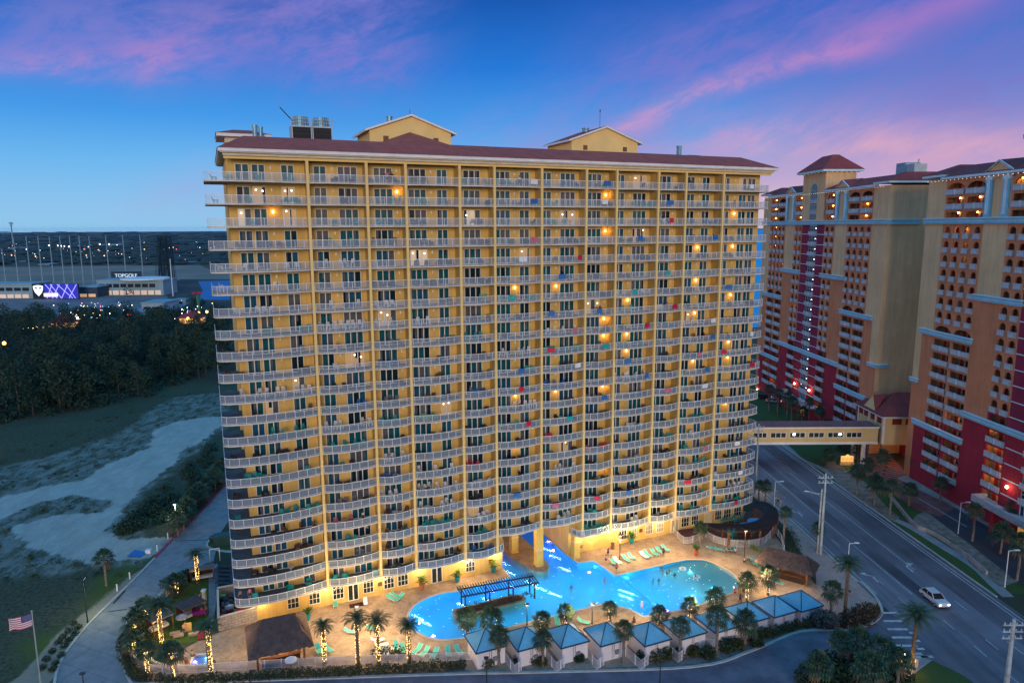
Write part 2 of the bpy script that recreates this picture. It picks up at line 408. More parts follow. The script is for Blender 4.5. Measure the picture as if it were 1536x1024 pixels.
LEFTEND = [(-1.22,7.0),(-1.22,1.0),(-1.2,.1),(-1.0,-.35),(-.6,-.68)]
RIGHTEND = [(94.5,.25),(94.9,.9),(95.0,1.6),(95.0,6.5)]
fullpath = LEFTEND+front(0,12)+front(12,83.84)[1:]+front(83.84,94.0)[1:]+RIGHTEND
pathA = LEFTEND+front(0,39.81)+[(40.5,.1),(41.1,.5),(41.5,1.2),(41.7,2.2),(41.75,8)]
pathB = [(54.5,8),(54.5,3.2),(54.6,1.2),(54.9,.2),(55.4,-.3),(56.0,-.52),(57.04,-.5)]+[p for p in front(57.5,61.73)]+front(61.73,83.84)[1:]+front(83.84,94.0)[1:]+RIGHTEND
panelm = bpy.data.materials.new('fine railing mesh'); panelm.use_nodes = True; _n2 = panelm.node_tree.nodes; _b = _n2['Principled BSDF']
_b.inputs['Base Color'].default_value = (.46,.56,.66,1); _b.inputs['Roughness'].default_value = .5; _b.inputs['Alpha'].default_value = .30
def slab_mb(path, bx0, bx1):
    mb = MB(); i0 = 0
    poly = [(x,y) for x,y in path]+[(bx1, path[-1][1]),(bx1, DW+.05),(bx0, DW+.05),(bx0, path[0][1])]
    mb.prism(poly, 0, .2, slabm, mtop=floorm, mbot=soff)
    return mb
def rail_mb(path):
    mb = MB(); c = [(x,y) for x,y in path]
    # inset a little
    cx = sum(p[0] for p in c)/len(c)
    def off(k):
        a = Vector(c[max(k-1,0)]); b = Vector(c[min(k+1,len(c)-1)]); t = (b-a).normalized(); nrm = Vector((-t.y,t.x)); return (c[k][0]+nrm.x*.07, c[k][1]+nrm.y*.07)
    q = [off(k) for k in range(len(c))]
    acc = 0; post = 0
    for a, b in zip(q, q[1:]):
        for z, w_, h_ in ((1.07,.07,.06),(.10,.04,.04)): mb.bar((a[0],a[1],z),(b[0],b[1],z), w_, h_, white)
        l = hypot(b[0]-a[0], b[1]-a[1]); ang = atan2(b[1]-a[1], b[0]-a[0])
        t = -acc
        mb.face([(a[0],a[1],.1),(b[0],b[1],.1),(b[0],b[1],1.05),(a[0],a[1],1.05)], panelm)
        while True:
            t += 1.31
            if t > l: break
            x, y = a[0]+(b[0]-a[0])*t/l, a[1]+(b[1]-a[1])*t/l
            dx, dy = cos(ang)*.019, sin(ang)*.019
            mb.box(x-.024,x+.024,y-.024,y+.024,0,1.12,white,False)
        acc = (l-(t-1.31)) % 1.31
    return mb
sm_full = slab_mb(fullpath, SL, SR).mesh('balcony_slab'); rm_full = rail_mb(fullpath).mesh('railing')
for n in range(1, 22):
    z = zb(n)
    parts = [(sm_full, rm_full)] if n < 21 else [(slab_mb(pathA, SL, 41.7).mesh('balcony_slab'), rail_mb(pathA).mesh('railing')), (slab_mb(pathB, 54.55, SR).mesh('balcony_slab'), rail_mb(pathB).mesh('railing'))]
    for sm, rm in parts:
        o = bpy.data.objects.new('balcony_slab', sm); COL.objects.link(o); o.parent = tower; o.location = (0,0,z)
        r = bpy.data.objects.new('railing', rm); COL.objects.link(r); r.parent = o; r.location = (0,0,.2)
# walls
mb = MB(); BK = 22.0; ZT = 67.6
OL, OR, OZ = 41.72, 54.45, 7.3
for x0,x1,z0 in ((SL,OL,0),(OL,OR,OZ),(OR,SR,0)):
    mb.face([(x0,DW,z0),(x1,DW,z0),(x1,DW,ZT),(x0,DW,ZT)], yellow)
    mb.face([(x1,BK,z0),(x0,BK,z0),(x0,BK,ZT),(x1,BK,ZT)], yellow)
mb.face([(SL,BK,0),(SL,DW,0),(SL,DW,ZT),(SL,BK,ZT)], yellow); mb.face([(SR,DW,0),(SR,BK,0),(SR,BK,ZT),(SR,DW,ZT)], yellow)
mb.face([(OL,DW,0),(OL,BK,0),(OL,BK,OZ),(OL,DW,OZ)], yellow); mb.face([(OR,BK,0),(OR,DW,0),(OR,DW,OZ),(OR,BK,OZ)], yellow)
mb.face([(OL,DW,OZ),(OL,BK,OZ),(OR,BK,OZ),(OR,DW,OZ)], yellow)
mb.face([(SL,DW,ZT),(SR,DW,ZT),(SR,BK,ZT),(SL,BK,ZT)], soff)
mb.build('wall', tower)
# water course base board
mb = MB()
for k in range(1, 12):
    mb = MB(); x = COLS[k]; z0 = zb(21) if not k in (6,) else zb(20)
    if k == 5: z0 = zb(21)
    z0 -= .05
    mb.box(x-.09, x+.09, .3, DW+.02, z0, ZT, yellow); mb.box(x-.19, x+.19, -.14, .32, z0, ZT+.02, yellow2)
    mb.build('partition_wall', tower)
mb = MB(); mb.box(SL-.3, SR+.3, -.05, .35, 67.35, 67.75, yellow2); mb.box(SL-.4, SR+.4, -.45, .0, 67.72, 68.12, cream)
mb.box(SL-.75, SR+.65, -.9, BK+.9, 68.05, 68.22, cream); mb.box(SL-.95, SR+.85, -1.15, BK+1.2, 68.2, 68.62, wtrim)
mb.build('cornice', tower)
# roof
mb = MB(); x0,x1,y0,y1 = SL-1.05, SR+.95, -1.25, BK+1.3
mb.hip(x0,x1,y0,y1,68.62,70.9,4.0,tile,ex=3.6,ey=6.2)
tile_roof = mb
# raised pyramid
mb.face([(22.6,1.0,69.45),(29.3,9.5,73.1),(23.2,9.5,70.9)], tile); mb.face([(22.6,1.0,69.45),(36.9,1.0,69.45),(29.3,9.5,73.1)], tile)
mb.face([(36.9,1.0,69.45),(36.4,9.5,70.9),(29.3,9.5,73.1)], tile)
roof = mb.build('roof', tower)
def penthouse(s0, s1, d0, d1, ze, zp, name='penthouse'):
    m = MB(); e = .75; sm = (s0+s1)/2; zi = ze-.1
    a,b = s0+e, s1-e
    m.face([(a,d0,70.4),(b,d0,70.4),(b,d0,zi),(sm,d0,zp-.35),(a,d0,zi)], yellow2)
    m.face([(b,d1,70.4),(a,d1,70.4),(a,d1,zi),(sm,d1,zp-.35),(b,d1,zi)], yellow2)
    m.face([(a,d1,70.4),(a,d0,70.4),(a,d0,zi),(a,d1,zi)], yellow2); m.face([(b,d0,70.4),(b,d1,70.4),(b,d1,zi),(b,d0,zi)], yellow2)
    p = m.build(name, tower)
    v = MB()
    for x in (sm-4.1, sm+4.1):
        v = MB(); v.box(x-.42, x+.42, d0-.05, d0+.02, 71.7, 72.5, mat('bronze louvre', (.16,.08,.03), .6)); v.build('vent', p)
    g = MB()
    for xa, za, xb, zb_ in ((s0,ze,sm,zp),(sm,zp,s1,ze)):
        g.face([(xa,d0-.6,za),(xb,d0-.6,zb_),(xb,d1+.6,zb_),(xa,d1+.6,za)], tile)
        g.face([(xa,d0-.6,za-.34),(xb,d0-.6,zb_-.34),(xb,d0-.6,zb_-.02),(xa,d0-.6,za-.02)], wtrim)
        g.face([(xa,d1+.6,za-.34),(xb,d1+.6,zb_-.34),(xb,d0-.6,zb_-.34),(xa,d0-.6,za-.34)], wtrim)
    g.face([(s0,d1+.6,ze-.34),(s0,d0-.6,ze-.34),(s0,d0-.6,ze-.02),(s0,d1+.6,ze-.02)], wtrim)
    g.face([(s1,d0-.6,ze-.34),(s1,d1+.6,ze-.34),(s1,d1+.6,ze-.02),(s1,d0-.6,ze-.02)], wtrim)
    g.build('roof', p)
penthouse(22.35, 37.2, 10.5, 20, 73.4, 76.0); penthouse(58.0, 73.2, 10.5, 20, 73.35, 76.0)
m = MB(); m.box(2.0,7.2,10.5,17,70.5,71.5,cream); m.box(.9,8.3,9.4,18,71.3,71.75,wtrim); m.hip(.8,8.4,9.3,18.1,71.75,72.75,2.6,tile); m.build('stair_roof', tower)
m = MB(); m.box(84.5,90.5,10.5,17,70.5,71.0,cream); m.hip(83.6,91.4,9.5,18,71.0,72.0,2.6,tile); m.build('stair_roof', tower)
bluem = mat('blue galvanised drum', (.16,.34,.44), .4, .15, 1, metal=.3)
def drum(x,d,z,r,h):
    m = MB(); m.cyl(x,d,z,z+h,r,bluem,12); m.cyl(x,d,z+h*.86,z+h,r*1.12,bluem,12); m.build('roof_vent', tower)
drum(6.1,8.5,71.0,.35,1.9); drum(6.9,8.7,71.0,.3,1.7); drum(80.2,8.5,70.9,.45,2.0); drum(26.7,12,74.2,.45,1.5); drum(64.0,15,75.4,.6,.7); drum(71.0,14,73.6,.6,.8)
# lightning rods
m = MB(); m.cyl(64.7,11,75.6,78.7,.04,metal_d,5); m.ball(64.7,11,78.6,.12,.12,.3,metal_d,6,4); m.build('lightning_rod', tower)
m = MB(); m.cyl(29.8,11,75.6,76.8,.04,metal_d,5); m.build('lightning_rod', tower)
# cooling tower plant
cool = thing('cooling_tower', 'pair of dark cooling towers with pale blue fan drums on the tower roof', 'cooling tower', (*W(11.9,15),70.4), TH)
m = MB(); dk = mat('black louvres', (.012,.014,.018), .7); fr = mat('galvanised frame', (.35,.42,.46), .5, .1, 1, metal=.3)
for k in (0,1):
    x = k*3.15; m.box(x+.15,x+2.95,0,3,.3,3.4,dk); m.box(x+.02,x+.17,-.08,3,0,3.6,fr); m.box(x+2.93,x+3.08,-.08,3,0,3.6,fr); m.box(x,x+3.1,-.1,3.1,3.4,3.62,fr)
    for z in (1.0,1.7,2.4,3.0): m.box(x+.15,x+2.95,-.03,0.0,z,z+.05,metal_d)
m.build('casing', cool)
for k in (0,1):
    m = MB(); m.cyl(k*3.2+1.55,1.5,3.6,5.1,1.35,bluem,18,1.2)
    for i in range(18):
        a = 2*pi*i/18; m.bar((k*3.2+1.55+1.38*cos(a),1.5+1.38*sin(a),3.6),(k*3.2+1.55+1.25*cos(a),1.5+1.25*sin(a),5.1),.06,.06,fr)
    m.build('fan_drum', cool)
m = MB()
for x in (0,1.5,3.1,4.7,6.3): m.bar((x,-.1,3.6),(x,-.1,4.6),.05,.05,fr)
for z in (4.1,4.6): m.bar((0,-.1,z),(6.3,-.1,z),.05,.05,fr)
m.bar((.1,0,4.4),(-1.6,-.5,6.1),.12,.12,metal_d); m.bar((6.2,0,3.6),(6.6,0,5.0),.1,.1,fr); m.build('guard_rail', cool)
# doors
TYPES = {0:[(2.8,4.56,2),(4.9,6.64,2),(8.75,10.5,2)],1:[(1.15,2.9,2),(4.5,7.3,3)],2:[(1.5,4.3,3)],3:[(1.0,3.75,3),(5.4,7.1,2)],4:[(1.4,4.2,3)],5:[(1.0,3.65,3),(5.25,7.0,2)],
 6:[(1.1,2.85,2),(4.5,7.25,3)],7:[(1.5,4.2,3)],8:[(1.3,3.0,2),(4.7,7.4,3)],9:[(1.4,4.25,3)],10:[(1.95,3.7,2),(5.35,7.05,2)],11:[(1.7,3.4,2),(5.55,7.25,2),(7.6,9.4,2)]}
LAMPX = {0:7.4,1:3.8,2:4.95,3:4.5,4:.95,5:4.4,6:3.8,7:5.05,8:4.05,9:4.8,10:4.7,11:4.65}
roomlamp = emis('room lamp', (1,.78,.45), 5)
def frame_mb(w_, n):
    m = MB(); f = .08
    m.box(0,f,-.07,0,0,2.42,white); m.box(w_-f,w_,-.07,0,0,2.42,white); m.box(f,w_-f,-.07,0,2.34,2.42,white); m.box(f,w_-f,-.07,0,0,.07,white)
    for k in range(1, n): m.box(w_*k/n-.065, w_*k/n+.065, -.06, 0, .07, 2.34, white)
    return m
def glass_mb(w_, n, gs):
    m = MB()
    for k in range(n):
        m.face([(w_*k/n+.05,-.02,.05),(w_*(k+1)/n-.05,-.02,.05),(w_*(k+1)/n-.05,-.02,2.36),(w_*k/n+.05,-.02,2.36)], glass[gs[k]])
        if random.random() < .5:
            q = random.uniform(.18,.6); xa = w_*k/n+.05; xb = w_*(k+1)/n-.05; a,b = (xa,xa+(xb-xa)*q) if random.random() < .5 else (xb-(xb-xa)*q,xb); h_ = 2.3 if random.random() < .8 else random.uniform(.8,1.6)
            m.face([(a,-.024,2.36-h_),(b,-.024,2.36-h_),(b,-.024,2.36),(a,-.024,2.36)], glass[3] if gs[k] < 4 else glass[1])
        if gs[k] >= 4 and random.random() < .7: c_ = w_*(k+.5)/n; m.ball(c_,-.05,random.uniform(1.5,2.1),.13,.02,.13,roomlamp,6,4)
    return m
LITD = {(2,0,1):4,(2,0,2):4,(3,0,0):5,(3,0,2):4,(1,1,1):3,(1,2,0):3,(3,4,0):5,(3,6,1):4,(4,8,1):4,(1,11,1):4,(4,4,0):3,(2,6,1):3,(5,3,0):5,(5,5,1):4,(8,2,0):4,(12,0,1):4,(11,0,2):4,(9,10,0):4,(13,3,1):4,(16,6,1):4,(10,1,1):4,(17,1,1):3,(8,7,0):4,(1,8,1):4,(19,4,0):4}
doors = []
for n in range(1,22):
    for b in range(12):
        if n == 21 and b in (5,6): continue
        for k, (x0,x1,np_) in enumerate(TYPES[b]):
            rr = random.random(); base = 0 if rr < .58 else (1 if rr < .78 else (2 if rr < .95 else 3))
            if n < 5 and rr > .86: base = 3
            gs = [base if random.random() < .75 else random.choice([0,1,2,3]) for _ in range(np_)]
            if (n,b,k) in LITD: gs = [LITD[(n,b,k)] if random.random() < .6 else 3 for _ in range(np_)]; gs[0] = LITD[(n,b,k)]
            doors.append((COLS[b]+x0, zb(n)+.2, x1-x0, np_, gs, (n,b,k) in LITD))
def dd(x, z): X,Y = W(x,2.5); return X*X+Y*Y+(z-CAM_H)**2
order = sorted(range(len(doors)), key=lambda i: (not doors[i][5], dd(doors[i][0], doors[i][1])))
rest = MB()
for rank, i in enumerate(order):
    x,z,w_,np_,gs,lit = doors[i]; fm = frame_mb(w_, np_); gm = glass_mb(w_, np_, gs)
    if rank < 96:
        o = fm.build('sliding_door', tower); o.location = (x, DW, z); g = gm.build('glass', o)
    else: rest.add(fm, x, DW, z); rest.add(gm, x, DW, z)
rest.build('sliding_door', tower, kind='stuff')
# wall lamps beside the doors, 26 of them alight
lampoff = mat('lamp housing', (.8,.8,.78), .5)
LIT = {(2,2),(3,0),(2,7),(4,7),(3,11),(5,10),(5,11),(7,5),(7,6),(7,10),(8,8),(9,7),(9,10),(10,8),(10,7),(11,8),(11,11),(12,11),(12,10),(13,6),(13,5),(13,7),(15,11),(16,5),(8,11),(18,7)}
litm = emis('lit wall lamp', (1,.55,.14), 14)
off = MB(); nl = 0
for n in range(1,22):
    for b in range(12):
        if n == 21 and b in (5,6): continue
        x, z = COLS[b]+LAMPX[b], zb(n)+2.2
        if (n,b) in LIT:
            m = MB(); m.ball(x, DW-.14, z, .13,.12,.2, litm, 7, 5); o = m.build('wall_lamp', tower); lamp((x, DW-.45, z), 22, (1,.47,.10), .12, tower); nl += 1
        else: off.box(x-.09,x+.09,DW-.14,DW,z-.22,z+.2,lampoff)
off.build('wall_lamp', tower, kind='stuff')
# ground floor windows and doors
winf = mat('window frame', (.74,.73,.68), .5)
gfg = glassmat('ground floor glass', (.03,.05,.05), (.008,.012,.016)); gfl = glassmat('amber lit ground floor glass', (.2,.16,.08), (.06,.05,.03), .15, .25, (1,.7,.35))
def gwin(x, w_=2.1, z0=.75, h=2.5, arch=True, door=False, g=gfg):
    m = MB(); f = .1; y = DW-.07
    if door: z0 = .02; h = 2.7
    m.box(x,x+f,y,DW,z0,z0+h,winf); m.box(x+w_-f,x+w_,y,DW,z0,z0+h,winf); m.box(x+f,x+w_-f,y,DW,z0,z0+f,winf); m.box(x+f,x+w_-f,y,DW,z0+h-f,z0+h,winf)
    if door: m.box(x+w_/2-.09,x+w_/2+.09,y,DW,z0+f,z0+h-f,winf)
    else:
        for k in (1,2): m.box(x+w_*k/3-.035,x+w_*k/3+.035,y+.02,DW,z0+f,z0+h-f,winf)
        for q in (.36,.72): m.box(x+f,x+w_-f,y+.025,DW,z0+h*q-.03,z0+h*q+.03,winf)
        if arch:
            c = x+w_/2; r = w_*.32
            for i in range(8): a0,a1 = pi*i/8, pi*(i+1)/8; m.bar((c+r*cos(a0),y+.01,z0+h*.62+r*sin(a0)),(c+r*cos(a1),y+.01,z0+h*.62+r*sin(a1)),.07,.06,winf,(0,1,0))
    o = m.build('glass_door' if door else 'window', tower)
    p = MB(); p.face([(x+.05,DW-.02,z0+.05),(x+w_-.05,DW-.02,z0+.05),(x+w_-.05,DW-.02,z0+h-.05),(x+.05,DW-.02,z0+h-.05)], g); p.build('pane', o)
def sx(px, py, z=1.5):                        # where a picture column meets the wall plane
    d = ray(px, py); nx, ny = -sin(TH), cos(TH); ox, oy = W(0, DW)
    t = (ox*nx+oy*ny)/(d[0]*nx+d[1]*ny); return L(d[0]*t, d[1]*t)[0]
for a,b,dr in ((430,448,0),(463,480,0),(499,516,0),(522,538,1),(545,561,0),(576,592,0),(597,613,0),(648,664,1),(699,713,0)):
    xa, xb = sx(a,890), sx(b,890); gwin(xa, xb-xa, door=bool(dr), arch=(a in (463,499,576,699)))
for a,b,dr in ((928,940,0),(944,955,0),(968,979,0),(984,995,0),(1006,1018,1),(1021,1033,0),(1036,1047,0),(1056,1067,1),(1071,1081,0),(1084,1095,0),(1099,1110,0)):
    xa, xb = sx(a,795), sx(b,795); gwin(xa, xb-xa, door=bool(dr), arch=(a == 968), g=random.choice([gfg,gfg,gfl]))
# ground floor wall lights (up and down lighters under the first balcony)
wl = emis('deck wall light', (1,.86,.6), 14)
for px in (391, 488, 571, 629, 700, 744): 
    x = min(sx(px, 880), OL-.5); m = MB(); m.box(x-.3,x+.3,DW-.22,DW-.02,3.3,3.5,wl); m.build('wall_light', tower); lamp((x, DW-.7, 3.1), 330, (1,.70,.32), .2, tower)
for px in (862, 888, 915, 945, 985): 
    x = max(sx(px, 800), OR+.6); m = MB(); m.box(x-.3,x+.3,DW-.22,DW-.02,3.3,3.5,wl); m.build('wall_light', tower); lamp((x, DW-.7, 3.1), 270, (1,.70,.32), .2, tower)
# columns in the pool passage
pilo = mat('bright ochre column', (.70,.42,.08), .8, .06, .5)
for (a,b,w_,rd) in ((48.0,1.2,1.25,0),(46.0,7.5,1.3,0),(47.6,12,1.1,0),(55.3,1.2,1.2,0),(55.6,7.5,1.3,0),(50.2,14,1.1,0)):
    m = MB(); m.box(a-w_/2,a+w_/2,b-w_/2,b+w_/2,.05,OZ-.01 if a < 54 else 4.25,pilo); m.box(a-w_/2-.08,a+w_/2+.08,b-w_/2-.08,b+w_/2+.08,3.0,3.15,cream); m.box(a-w_/2-.08,a+w_/2+.08,b-w_/2-.08,b+w_/2+.08,.05,.5,pilo); m.build('column', tower)
for a,b,p in ((44,4,120),(51.5,4,140),(44.5,10,140),(52.0,10,160),(49,17,160),(46,1.5,60),(55.8,.2,60)): lamp((a,b,5.8 if a<54 else 3.4), p, (1,.66,.28), .3, tower)
# planter bulletin boards
bm = mat('brown notice', (.12,.05,.02), .6)
for px,py in ((377,915),(736,846),(961,803),(570,877)):
    x = sx(px,py); 
    if x > SL+.3: m = MB(); m.box(x-.35,x+.35,DW-.06,DW,1.5,2.2,bm); m.build('notice_board', tower)
m = MB(); m.box(SL-.02,SL+.0,4,12,45,48,yellow)

# ---------------------------------------------------------------- balcony furniture
CC = {'white':mat('white resin', (.70,.72,.74), .5,.05,2), 'teal':mat('teal resin', (.01,.36,.34), .5,.1,2), 'brown':mat('brown wicker', (.10,.045,.03), .7,.2,6),
      'grey':mat('grey sling fabric', (.16,.17,.19), .7,.15,4), 'dark':mat('charcoal wicker', (.03,.032,.036), .7,.2,6), 'red':mat('red resin', (.55,.012,.05), .5,.1,2), 'blue':mat('blue sling', (.02,.14,.42), .6,.1,3),
      'pink':mat('pink fabric', (.55,.14,.22), .7,.1,3), 'green':mat('lime resin', (.12,.45,.10), .6,.1,3)}
def chair_mb(c, kind='a'):
    m = MB(); q = CC[c]
    if kind == 'a':       # slatted armchair with a fanned back
        m.box(-.27,.27,-.26,.24,.36,.42,q)
        for k in range(5): x = -.24+k*.12; m.bar((x,.24,.38),(x*1.12,.50,1.0-.03*abs(k-2)),.1,.03,q,(0,1,0))
        for s_ in (-1,1):
            m.box(s_*.33-.06,s_*.33+.06,-.34,.34,.58,.62,q); m.box(s_*.33-.03,s_*.33+.03,-.3,-.24,0,.58,q); m.box(s_*.33-.03,s_*.33+.03,.2,.26,0,.58,q)
    elif kind == 'h':     # tall bar-height chair
        m.box(-.25,.25,-.25,.25,.68,.74,q)
        for k in range(4): x = -.2+k*.13; m.bar((x,.24,.72),(x,.32,1.32),.09,.03,q,(0,1,0))
        for sx_ in (-1,1):
            for sy_ in (-1,1): m.box(sx_*.24-.03,sx_*.24+.03,sy_*.24-.03,sy_*.24+.03,0,.7,q)
            m.box(sx_*.28-.03,sx_*.28+.03,-.28,.28,.92,.96,q)
    else:                 # deep wicker armchair
        m.box(-.36,.36,-.34,.34,.12,.44,q); m.box(-.36,.36,.26,.4,.4,.86,q); m.box(-.42,-.34,-.34,.4,.1,.62,q); m.box(.34,.42,-.34,.4,.1,.62,q)
        m.box(-.3,.3,-.3,.26,.44,.52,CC['grey'])
    return m
CH = {}
def chair_data(c, k):
    if (c,k) not in CH: CH[(c,k)] = chair_mb(c,k).mesh('balcony_chair')
    return CH[(c,k)]
SPEC = {(8,0):('teal','a',5),(8,1):('white','h',8),(8,2):('white','h',4),(11,0):('white','h',8),(13,1):('white','h',5),(14,1):('teal','a',4),(13,2):('teal','a',4),(13,3):('green','a',4),(15,2):('white','h',3),
 (15,0):('teal','a',5),(17,0):('teal','a',6),(17,3):('white','h',6),(18,3):('white','h',5),(19,3):('teal','a',6),(21,0):('teal','w',3),(16,4):('red','a',3),(19,4):('white','a',4),(17,4):('white','a',3),(16,5):('dark','w',4),(15,6):('red','a',3),
 (20,6):('white','a',5),(17,6):('white','h',4),(16,7):('red','w',4),(21,7):('teal','a',5),(20,7):('teal','w',3),(7,5):('teal','a',5),(7,1):('white','h',2),(5,1):('white','h',4),(3,1):('teal','a',2),(3,2):('teal','a',3),(2,3):('teal','a',2),(1,5):('teal','a',4),
 (3,6):('teal','a',3),(2,8):('teal','a',5),(3,10):('blue','a',4),(10,5):('white','h',4),(10,6):('teal','a',6),(12,8):('white','h',5),(10,8):('teal','a',5),(15,6):('red','a',3),(16,9):('teal','a',3),(21,11):('teal','a',4),(20,11):('white','h',5),(15,10):('teal','a',5),(19,9):('teal','w',4),
 (11,4):('grey','a',3),(9,4):('teal','h',4),(20,4):('teal','a',2),(14,5):('teal','a',3),(12,4):('blue','a',3),(13,5):('white','h',5),(14,0):('dark','w',4),(19,0):('brown','w',3),(20,0):('dark','w',3),(18,1):('pink','a',3),(21,1):('teal','w',3),(5,0):('white','a',4),(4,0):('grey','a',5),(2,0):('teal','a',4)}
items = []
for n in range(1,22):
    for b in range(12):
        if n == 21 and b in (5,6): continue
        if (n,b) in SPEC: c,k,cnt = SPEC[(n,b)]
        else:
            c = random.choices(['brown','dark','grey','teal','white','blue'], [5,5,4,2.2,1.6,1.4])[0]; k = 'w' if c in ('brown','dark') and random.random()<.6 else random.choice('aah'); cnt = random.choice([1,2,2,3,3,4])
            if b in (2,4,7,9): cnt = min(cnt,3)
        lo, hi = COLS[b]+.5, COLS[b+1]-.6
        if b == 11: hi = 93.8
        xs = sorted(random.uniform(lo,hi) for _ in range(cnt))
        for i in range(1,cnt):
            if xs[i]-xs[i-1] < .85: xs[i] = xs[i-1]+.85
        for i, x in enumerate(xs):
            if x > hi+.4: break
            d = random.uniform(.75, 1.9); 
            if b == 0 and x < 1.6: x = 1.8
            items.append((n,b,i,c,k,x,d,random.uniform(-.6,.6)+(pi if random.random()<.25 else 0)))
            if k != 'h' and random.random() < .12: pass
        if b == 0 and random.random() < .75:
            items.append((n,b,8,c,k,.1,random.uniform(1.5,4),1.4))
items.sort(key=lambda t: dd(t[5], zb(t[0])))
restf = MB()
HOW = {'a':'slatted','h':'tall','w':'deep'}
for r, (n,b,i,c,k,x,d,rz) in enumerate(items):
    X,Y = W(x,d); z = zb(n)+.2
    if r < 290:
        o = bpy.data.objects.new('balcony_chair', chair_data(c,k)); COL.objects.link(o); o.location = (X,Y,z); o.rotation_euler = (0,0,TH+rz)
        pos = ORD[i]+' from the left' if i != 8 else 'alone round the end'
        tag(o, f'{HOW[k]} {c} chair, {pos}, balcony row {21-n+1} up, {ORD[b]} bay from left', 'chair', 'chairs on the tower balconies')
    else: restf.add(chair_mb(c,k), X, Y, z, TH+rz)
single(restf, 'balcony_chair', 'the many small chairs set out on the upper and farther balconies', 'chairs', kind='stuff')
# tables on balconies
tmb = {}
def table_mb(c):
    m = MB(); q = CC[c]; m.cyl(0,0,.68,.72,.5,q,12); m.cyl(0,0,0,.68,.05,q,6); m.box(-.3,.3,-.03,.03,0,.04,q); m.box(-.03,.03,-.3,.3,0,.04,q); return m
rt = 0
for n in range(1,22):
    for b in range(12):
        if (n == 21 and b in (5,6)) or random.random() > .5: continue
        c = random.choice(['white','brown','dark','teal','grey']); x = random.uniform(COLS[b]+1.5, COLS[b+1]-1.2); X,Y = W(x,1.15)
        if c not in tmb: tmb[c] = table_mb(c).mesh('balcony_table')
        o = bpy.data.objects.new('balcony_table', tmb[c]); COL.objects.link(o); o.location = (X,Y,zb(n)+.2)
        tag(o, f'small round {c} table on balcony row {21-n+1} up, {ORD[b]} bay from the left', 'table', 'tables on the tower balconies')
# towels over railings
TWC = ['blue','teal','pink','blue','white','red']
rows = {}
for n in range(1,22):
    for b in range(5,12):
        if (n == 21 and b in (5,6)) or random.random() > .38: continue
        s_ = random.uniform(COLS[b]+.8, (COLS[b+1] if b<11 else 93.5)-1.4); wd = random.uniform(.8,1.4); c = random.choice(TWC)
        m = MB(); d0, d1 = bulge(s_), bulge(s_+wd)
        for dy in (-.0,.14): 
            pts = [(s_,d0+dy-.02,1.12),(s_+wd,d1+dy-.02,1.12),(s_+wd,d1+dy-.02,.35),(s_,d0+dy-.02,.35)]; m.face(pts, CC[c])
        m.face([(s_,d0-.02,1.12),(s_,d0+.12,1.12),(s_+wd,d1+.12,1.12),(s_+wd,d1-.02,1.12)], CC[c])
        o = m.build('towel'); o.location = (TX,TY,zb(n)+.2); o.rotation_euler = (0,0,TH)
        tag(o, f'{c} towel drying over the railing, balcony row {21-n+1} up, {ORD[b]} bay from left', 'towel', 'towels over balcony railings')
# ---------------------------------------------------------------- neighbouring resort: two wings of one design
terra = mat('terracotta stucco', (.60,.235,.11), .88, .08, .2); tan_ = mat('tan stucco', (.70,.48,.26), .88, .07, .15)
redw = mat('maroon stucco', (.33,.020,.042), .88, .12, .2); purp = mat('plum stucco', (.25,.022,.06), .88, .12, .2)
[streak(q, .16) for q in (terra, tan_, redw, purp)]
bandm = mat('sky tinted cornice', (.20,.50,.66), .6, .08, .5); pale = mat('pale aqua moulding', (.50,.70,.80), .6, .06, .5)  # cornice is pale trim; blue sky light put into its colour
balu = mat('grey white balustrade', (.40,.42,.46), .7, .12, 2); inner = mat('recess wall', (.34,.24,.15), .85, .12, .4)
rdoor = mat('dark red door', (.20,.012,.012), .6); nwin = mat('resort window', (.006,.03,.06), .08, .3, .4, spec=.6)
tile2 = stripemat('maroon barrel tile', (.42,.065,.055), (.22,.036,.034), 4.0, 'X', .7, .7)
warmrec = emis('amber walkway lamp', (1,.40,.08), 30); whiterec = emis('white walkway lamp', (.85,.9,1), 9)
FH = 3.03
def fz(k): return 55.5-FH*k
def shell(mb, x0, x1, f, h, m, ow=1.6, arch=.8, rise=None, o0=0.0):
    """one wall cell with an opening; o0 = sill above floor"""
    c = (x0+x1)/2; a, b = c-ow/2, c+ow/2; top = f+2.4; rise = arch if rise is None else rise; sp = top-rise
    mb.face([(x0,0,f),(a,0,f),(a,0,f+h),(x0,0,f+h)], m); mb.face([(b,0,f),(x1,0,f),(x1,0,f+h),(b,0,f+h)], m)
    if rise > 0:
        n = 6; P = [(c-ow/2*cos(pi*i/n), sp+rise*sin(pi*i/n)) for i in range(n+1)]
        for p, q in zip(P, P[1:]):
            mb.face([(p[0],0,p[1]),(q[0],0,q[1]),(q[0],0,f+h),(p[0],0,f+h)], m)
            mb.face([(p[0],0,p[1]),(p[0],.35,p[1]),(q[0],.35,q[1]),(q[0],0,q[1])], m)
    else:
        mb.face([(a,0,top),(b,0,top),(b,0,f+h),(a,0,f+h)], m); mb.face([(a,0,top),(a,.35,top),(b,.35,top),(b,0,top)], m)
    mb.face([(a,0,f),(a,.35,f),(a,.35,sp),(a,0,sp)], m); mb.face([(b,.35,f),(b,0,f),(b,0,sp),(b,.35,sp)], m)
